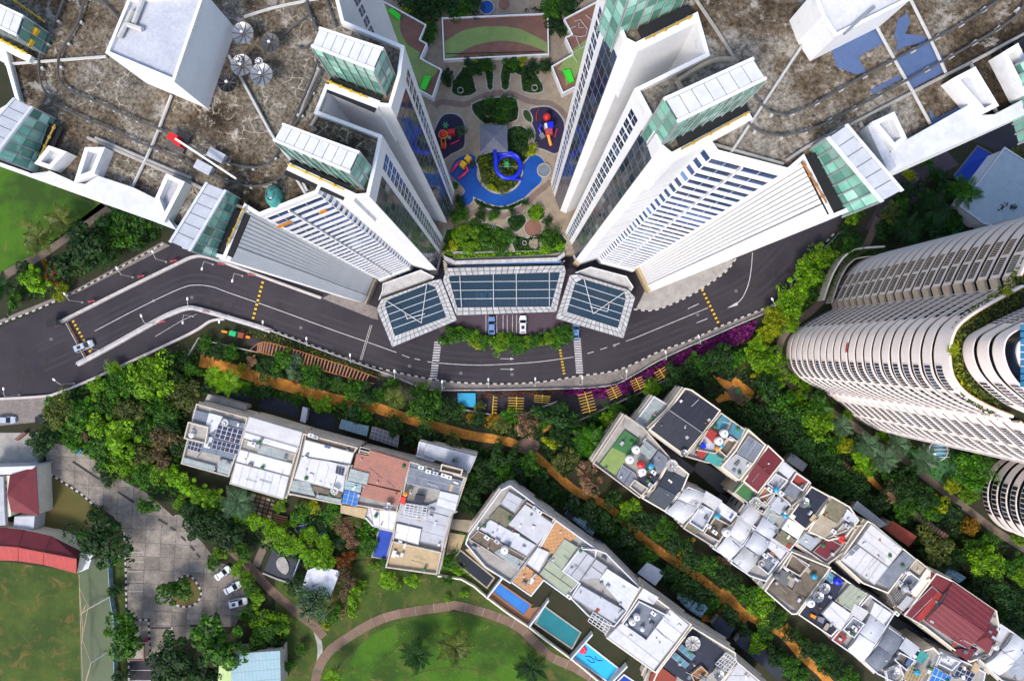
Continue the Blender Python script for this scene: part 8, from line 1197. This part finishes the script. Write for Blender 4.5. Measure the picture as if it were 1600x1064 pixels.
cover('garden_shrubs', 'dense low shrubs north of the orange path', GN, 'leaf_dark', 4.56, 1.1, 0.432); cover('garden_shrubs', 'low mixed shrubs south of the orange path', [(318, 572), (400, 600), (520, 636), (636, 668), (735, 692), (815, 712), (880, 770), (880, 790), (760, 760), (740, 720), (690, 705), (620, 680), (500, 645), (400, 612), (320, 590)], 'leaf_mid', 3.8, .9, 0.40800000000000003)
cover('wood_floor', 'undergrowth of the wood beside the car park', [(75, 620), (140, 600), (200, 570), (300, 545), (318, 560), (300, 620), (285, 720), (310, 770), (230, 770), (180, 740), (120, 700), (95, 690), (65, 670)], 'leaf_mid', 3.8, 1.2, 0.48); cover('hedge_floor', 'undergrowth below the bamboo hedge', [(240, 760), (300, 770), (500, 870), (470, 880), (400, 850), (340, 850), (280, 800)], 'leaf_dark', 3.8, .8, 0.432); cover('grove_floor', 'dark undergrowth between the house rows', [(740, 700), (830, 715), (870, 760), (880, 790), (830, 770), (780, 740), (730, 800), (715, 800)], 'leaf_dark', 4.56, .9, 0.432)
cover('path_shrubs', 'hedge growth left of the lower orange path', [(860, 745), (900, 778), (950, 805), (985, 838), (1035, 876), (1090, 915), (1125, 942), (1160, 972), (1210, 998), (1245, 1034), (1290, 1075), (1240, 1075), (1190, 1030), (1130, 985), (1070, 935), (1000, 890), (940, 840), (885, 795)], 'leaf_dark', 4.56, 1.0, 0.432); cover('path_shrubs', 'hedge growth right of the lower orange path', [(900, 755), (945, 776), (1000, 825), (1050, 862), (1105, 898), (1140, 925), (1175, 952), (1225, 975), (1262, 1015), (1310, 1060), (1350, 1075), (1300, 1020), (1200, 955), (1100, 875), (1000, 800), (985, 780), (930, 770)], 'leaf_mid', 4.56, 1.0, 0.432)
cover('east_shrubs', 'dense shrubs around the winding tower path', [(1050, 575), (1130, 540), (1200, 500), (1215, 540), (1208, 560), (1222, 598), (1260, 625), (1330, 672), (1400, 722), (1480, 782), (1540, 830), (1600, 870), (1620, 1000), (1520, 940), (1420, 860), (1330, 780), (1250, 710), (1160, 660), (1110, 620), (1060, 610)], 'leaf_dark', 3.61, 1.1, 0.48); cover('tower_bed', 'green bed at the foot of the curved tower', [(1222, 560), (1232, 590), (1262, 606), (1300, 625), (1345, 665), (1385, 685), (1500, 705), (1560, 730), (1530, 780), (1500, 775), (1440, 730), (1380, 690), (1310, 640), (1250, 605), (1226, 585)], 'leaf_mid', 1.6, .5, .32); cover('bend_shrubs', 'shrubs between the east road bend and the tower path', [(1330, 345), (1345, 372), (1312, 410), (1298, 445), (1262, 482), (1240, 500), (1212, 520), (1195, 510), (1235, 470), (1258, 425), (1312, 365)], 'leaf_mid', 4.18, .9, 0.432)
cover('purple_blooms', 'purple flowering creeper below the east pavement', [(880, 607), (945, 606), (990, 590), (1034, 565), (1125, 523), (1180, 500), (1172, 528), (1105, 562), (1035, 596), (990, 614), (940, 622), (885, 617)], 'bloom_purple', 12, 1.3, .4); cover('red_blooms', 'reddish creeper below the middle pavement', [(690, 612), (800, 611), (880, 608), (885, 616), (800, 620), (700, 620)], 'bloom_red', 5, .5, .32); cover('verge_creeper', 'green creeper below the west pavement rail', [(375, 515), (430, 523), (500, 549), (560, 572), (640, 602), (690, 612), (690, 618), (630, 608), (500, 560), (400, 528)], 'leaf_olive', 6, .5, .32)
cover('garden_cover_northeast', 'dark planting of the upper right garden', [(1395, 300), (1440, 280), (1480, 270), (1520, 300), (1500, 330), (1540, 350), (1500, 365), (1400, 385), (1370, 360), (1390, 330)], 'leaf_dark', 4.18, .8, 0.432); cover('lawn_edge_shrubs', 'low shrubs between the north lane and the lawn', [(10, 500), (30, 470), (90, 465), (130, 430), (200, 395), (250, 372), (250, 350), (150, 370), (60, 420), (20, 450)], 'leaf_mid', 3.8, .7, 0.384); cover('park_bed', 'brownish flower bed between the shed and the park lawn', [(525, 860), (560, 850), (560, 910), (545, 960), (530, 970), (535, 910)], 'leaf_dry', 3, .7, .32); cover('ramp_slope_weeds', 'weeds on the slope below the ramp lane', [(140, 602), (200, 573), (290, 530), (310, 520), (300, 545), (215, 570), (150, 615)], 'leaf_olive', 1.0, .3, .26); cover('backyard_shrubs', 'shrubs in the back gardens of the west row', [(455, 800), (600, 800), (580, 870), (540, 860), (470, 840)], 'leaf_mid', 6, .8, .4); cover('pool_side_shrubs', 'leafy strip beside the black pool', [(690, 860), (715, 850), (735, 900), (700, 890)], 'leaf_bright', 3, .6, .3)
for nm, lb, q, m_, h in (('courtyard_hedge', 'bright hedge along the podium front parapet', k_(40, 905, 130, 925, 700, 900, 1000, 890, 1190, 845, 1195, 880, 1040, 925, 150, 960, 30, 930), 'leaf_lime', .7), ('courtyard_bed', 'green bed around the stairs of the front garden', k_(50, 690, 430, 620, 640, 700, 680, 820, 600, 870, 520, 890, 80, 890), 'leaf_mid', .5), ('courtyard_bed', 'dark planting right of the round brick patio', k_(730, 740, 840, 770, 1000, 690, 1180, 740, 1190, 850, 720, 890), 'leaf_dark', .6), ('courtyard_bed', 'dark planting on the pool island', C('H', 520, 50, 680, 30, 760, 110, 755, 170, 720, 225, 640, 250, 590, 235, 545, 190, 525, 110), 'leaf_pool', .4), ('courtyard_bed', 'planting along the south pool rim', C('H', 500, 285, 570, 318, 640, 334, 700, 325, 770, 292, 780, 300, 700, 345, 600, 345, 520, 320), 'leaf_dark', .5), ('courtyard_bed', 'round dark bed above the pavilion', c_(340, 240, 500, 180, 700, 165, 830, 190, 840, 400, 700, 440, 560, 440, 480, 450, 370, 350), 'leaf_dark', .5), ('courtyard_bed', 'dark bed below the hall on the left', C('C', 380, 480, 440, 380, 590, 350, 600, 490, 575, 490, 560, 400, 490, 420, 510, 510, 440, 535, 385, 520), 'leaf_dark', .5), ('courtyard_bed', 'dark bed below the hall on the right', C('C', 660, 360, 800, 370, 880, 480, 860, 515, 770, 505, 760, 420, 700, 410, 690, 490, 655, 490), 'leaf_dark', .5), ('courtyard_bed', 'planting right of the pavilion', c_(735, 520, 880, 480, 960, 560, 950, 720, 990, 780, 880, 890, 820, 800, 740, 770), 'leaf_dark', .5), ('courtyard_bed', 'dark green mass at the back of the courtyard', C('C', 50, 0, 330, 0, 320, 90, 240, 200, 230, 130, 100, 60), 'leaf_dark', .8), ('courtyard_bed', 'dark green strip behind the hall on the right', C('C', 770, 60, 900, 30, 1150, -30, 1000, 100, 1000, 180, 930, 190, 915, 70, 780, 70), 'leaf_dark', .8)):
    cover(nm, lb, q, m_, 11, h, .27, ZP)
cover('trough_hedge', 'clipped hedge inside the curved trough', side(P_h, .8) + side(P_h, -.8)[::-1], 'leaf_mid', 14, .4, .16, 3.0, world=True) if (P_h := hedge_line) else None
TG = [(1600, 400), (1578, 430), (1550, 457), (1514, 483), (1488, 508), (1481, 530), (1477, 552), (1481, 573), (1488, 600), (1507, 624), (1534, 643), (1552, 649), (1562, 640), (1545, 610), (1525, 585), (1514, 558), (1514, 536), (1528, 515), (1560, 495), (1600, 470)]
cover('terrace_garden', 'overgrown planting on the curved tower roof terrace', [(x, y) for x, y in TG], 'leaf_olive', 16, .6, .26, ZC - .15); cover('terrace_garden_bright', 'yellow green clumps along the roof terrace rim', [(1487, 520), (1484, 552), (1492, 590), (1510, 618), (1538, 640), (1530, 620), (1505, 590), (1495, 555), (1496, 525)], 'leaf_yellow', 10, .8, .24, ZC - .1)
grove('in the back gardens of the west row', 'back garden shrubs', '440,790,12,b 470,800,16,m 500,815,13,d 520,800,16,m 540,820,18,p 560,812,15,o 488,790,12,y 575,850,12,m 530,845,12,d 552,845,13,p 455,815,10,b 585,885,9,b 600,880,8,m', 'shrub')
# grass blades that give the lawns their nap
for nm, lb, q, m_, d in (('lawn_grass', 'short grass of the round park lawn', [(540, 1060), (570, 1005), (640, 978), (710, 968), (780, 985), (830, 1030), (850, 1064)], 'leaf_bright', 1.2), ('lawn_grass', 'short grass of the upper park lawn', [(570, 890), (700, 895), (760, 950), (700, 938), (620, 948), (560, 970)], 'leaf_mid', 1.0)): cover(nm, lb, q, m_, d, .1, .14, cat='grass')
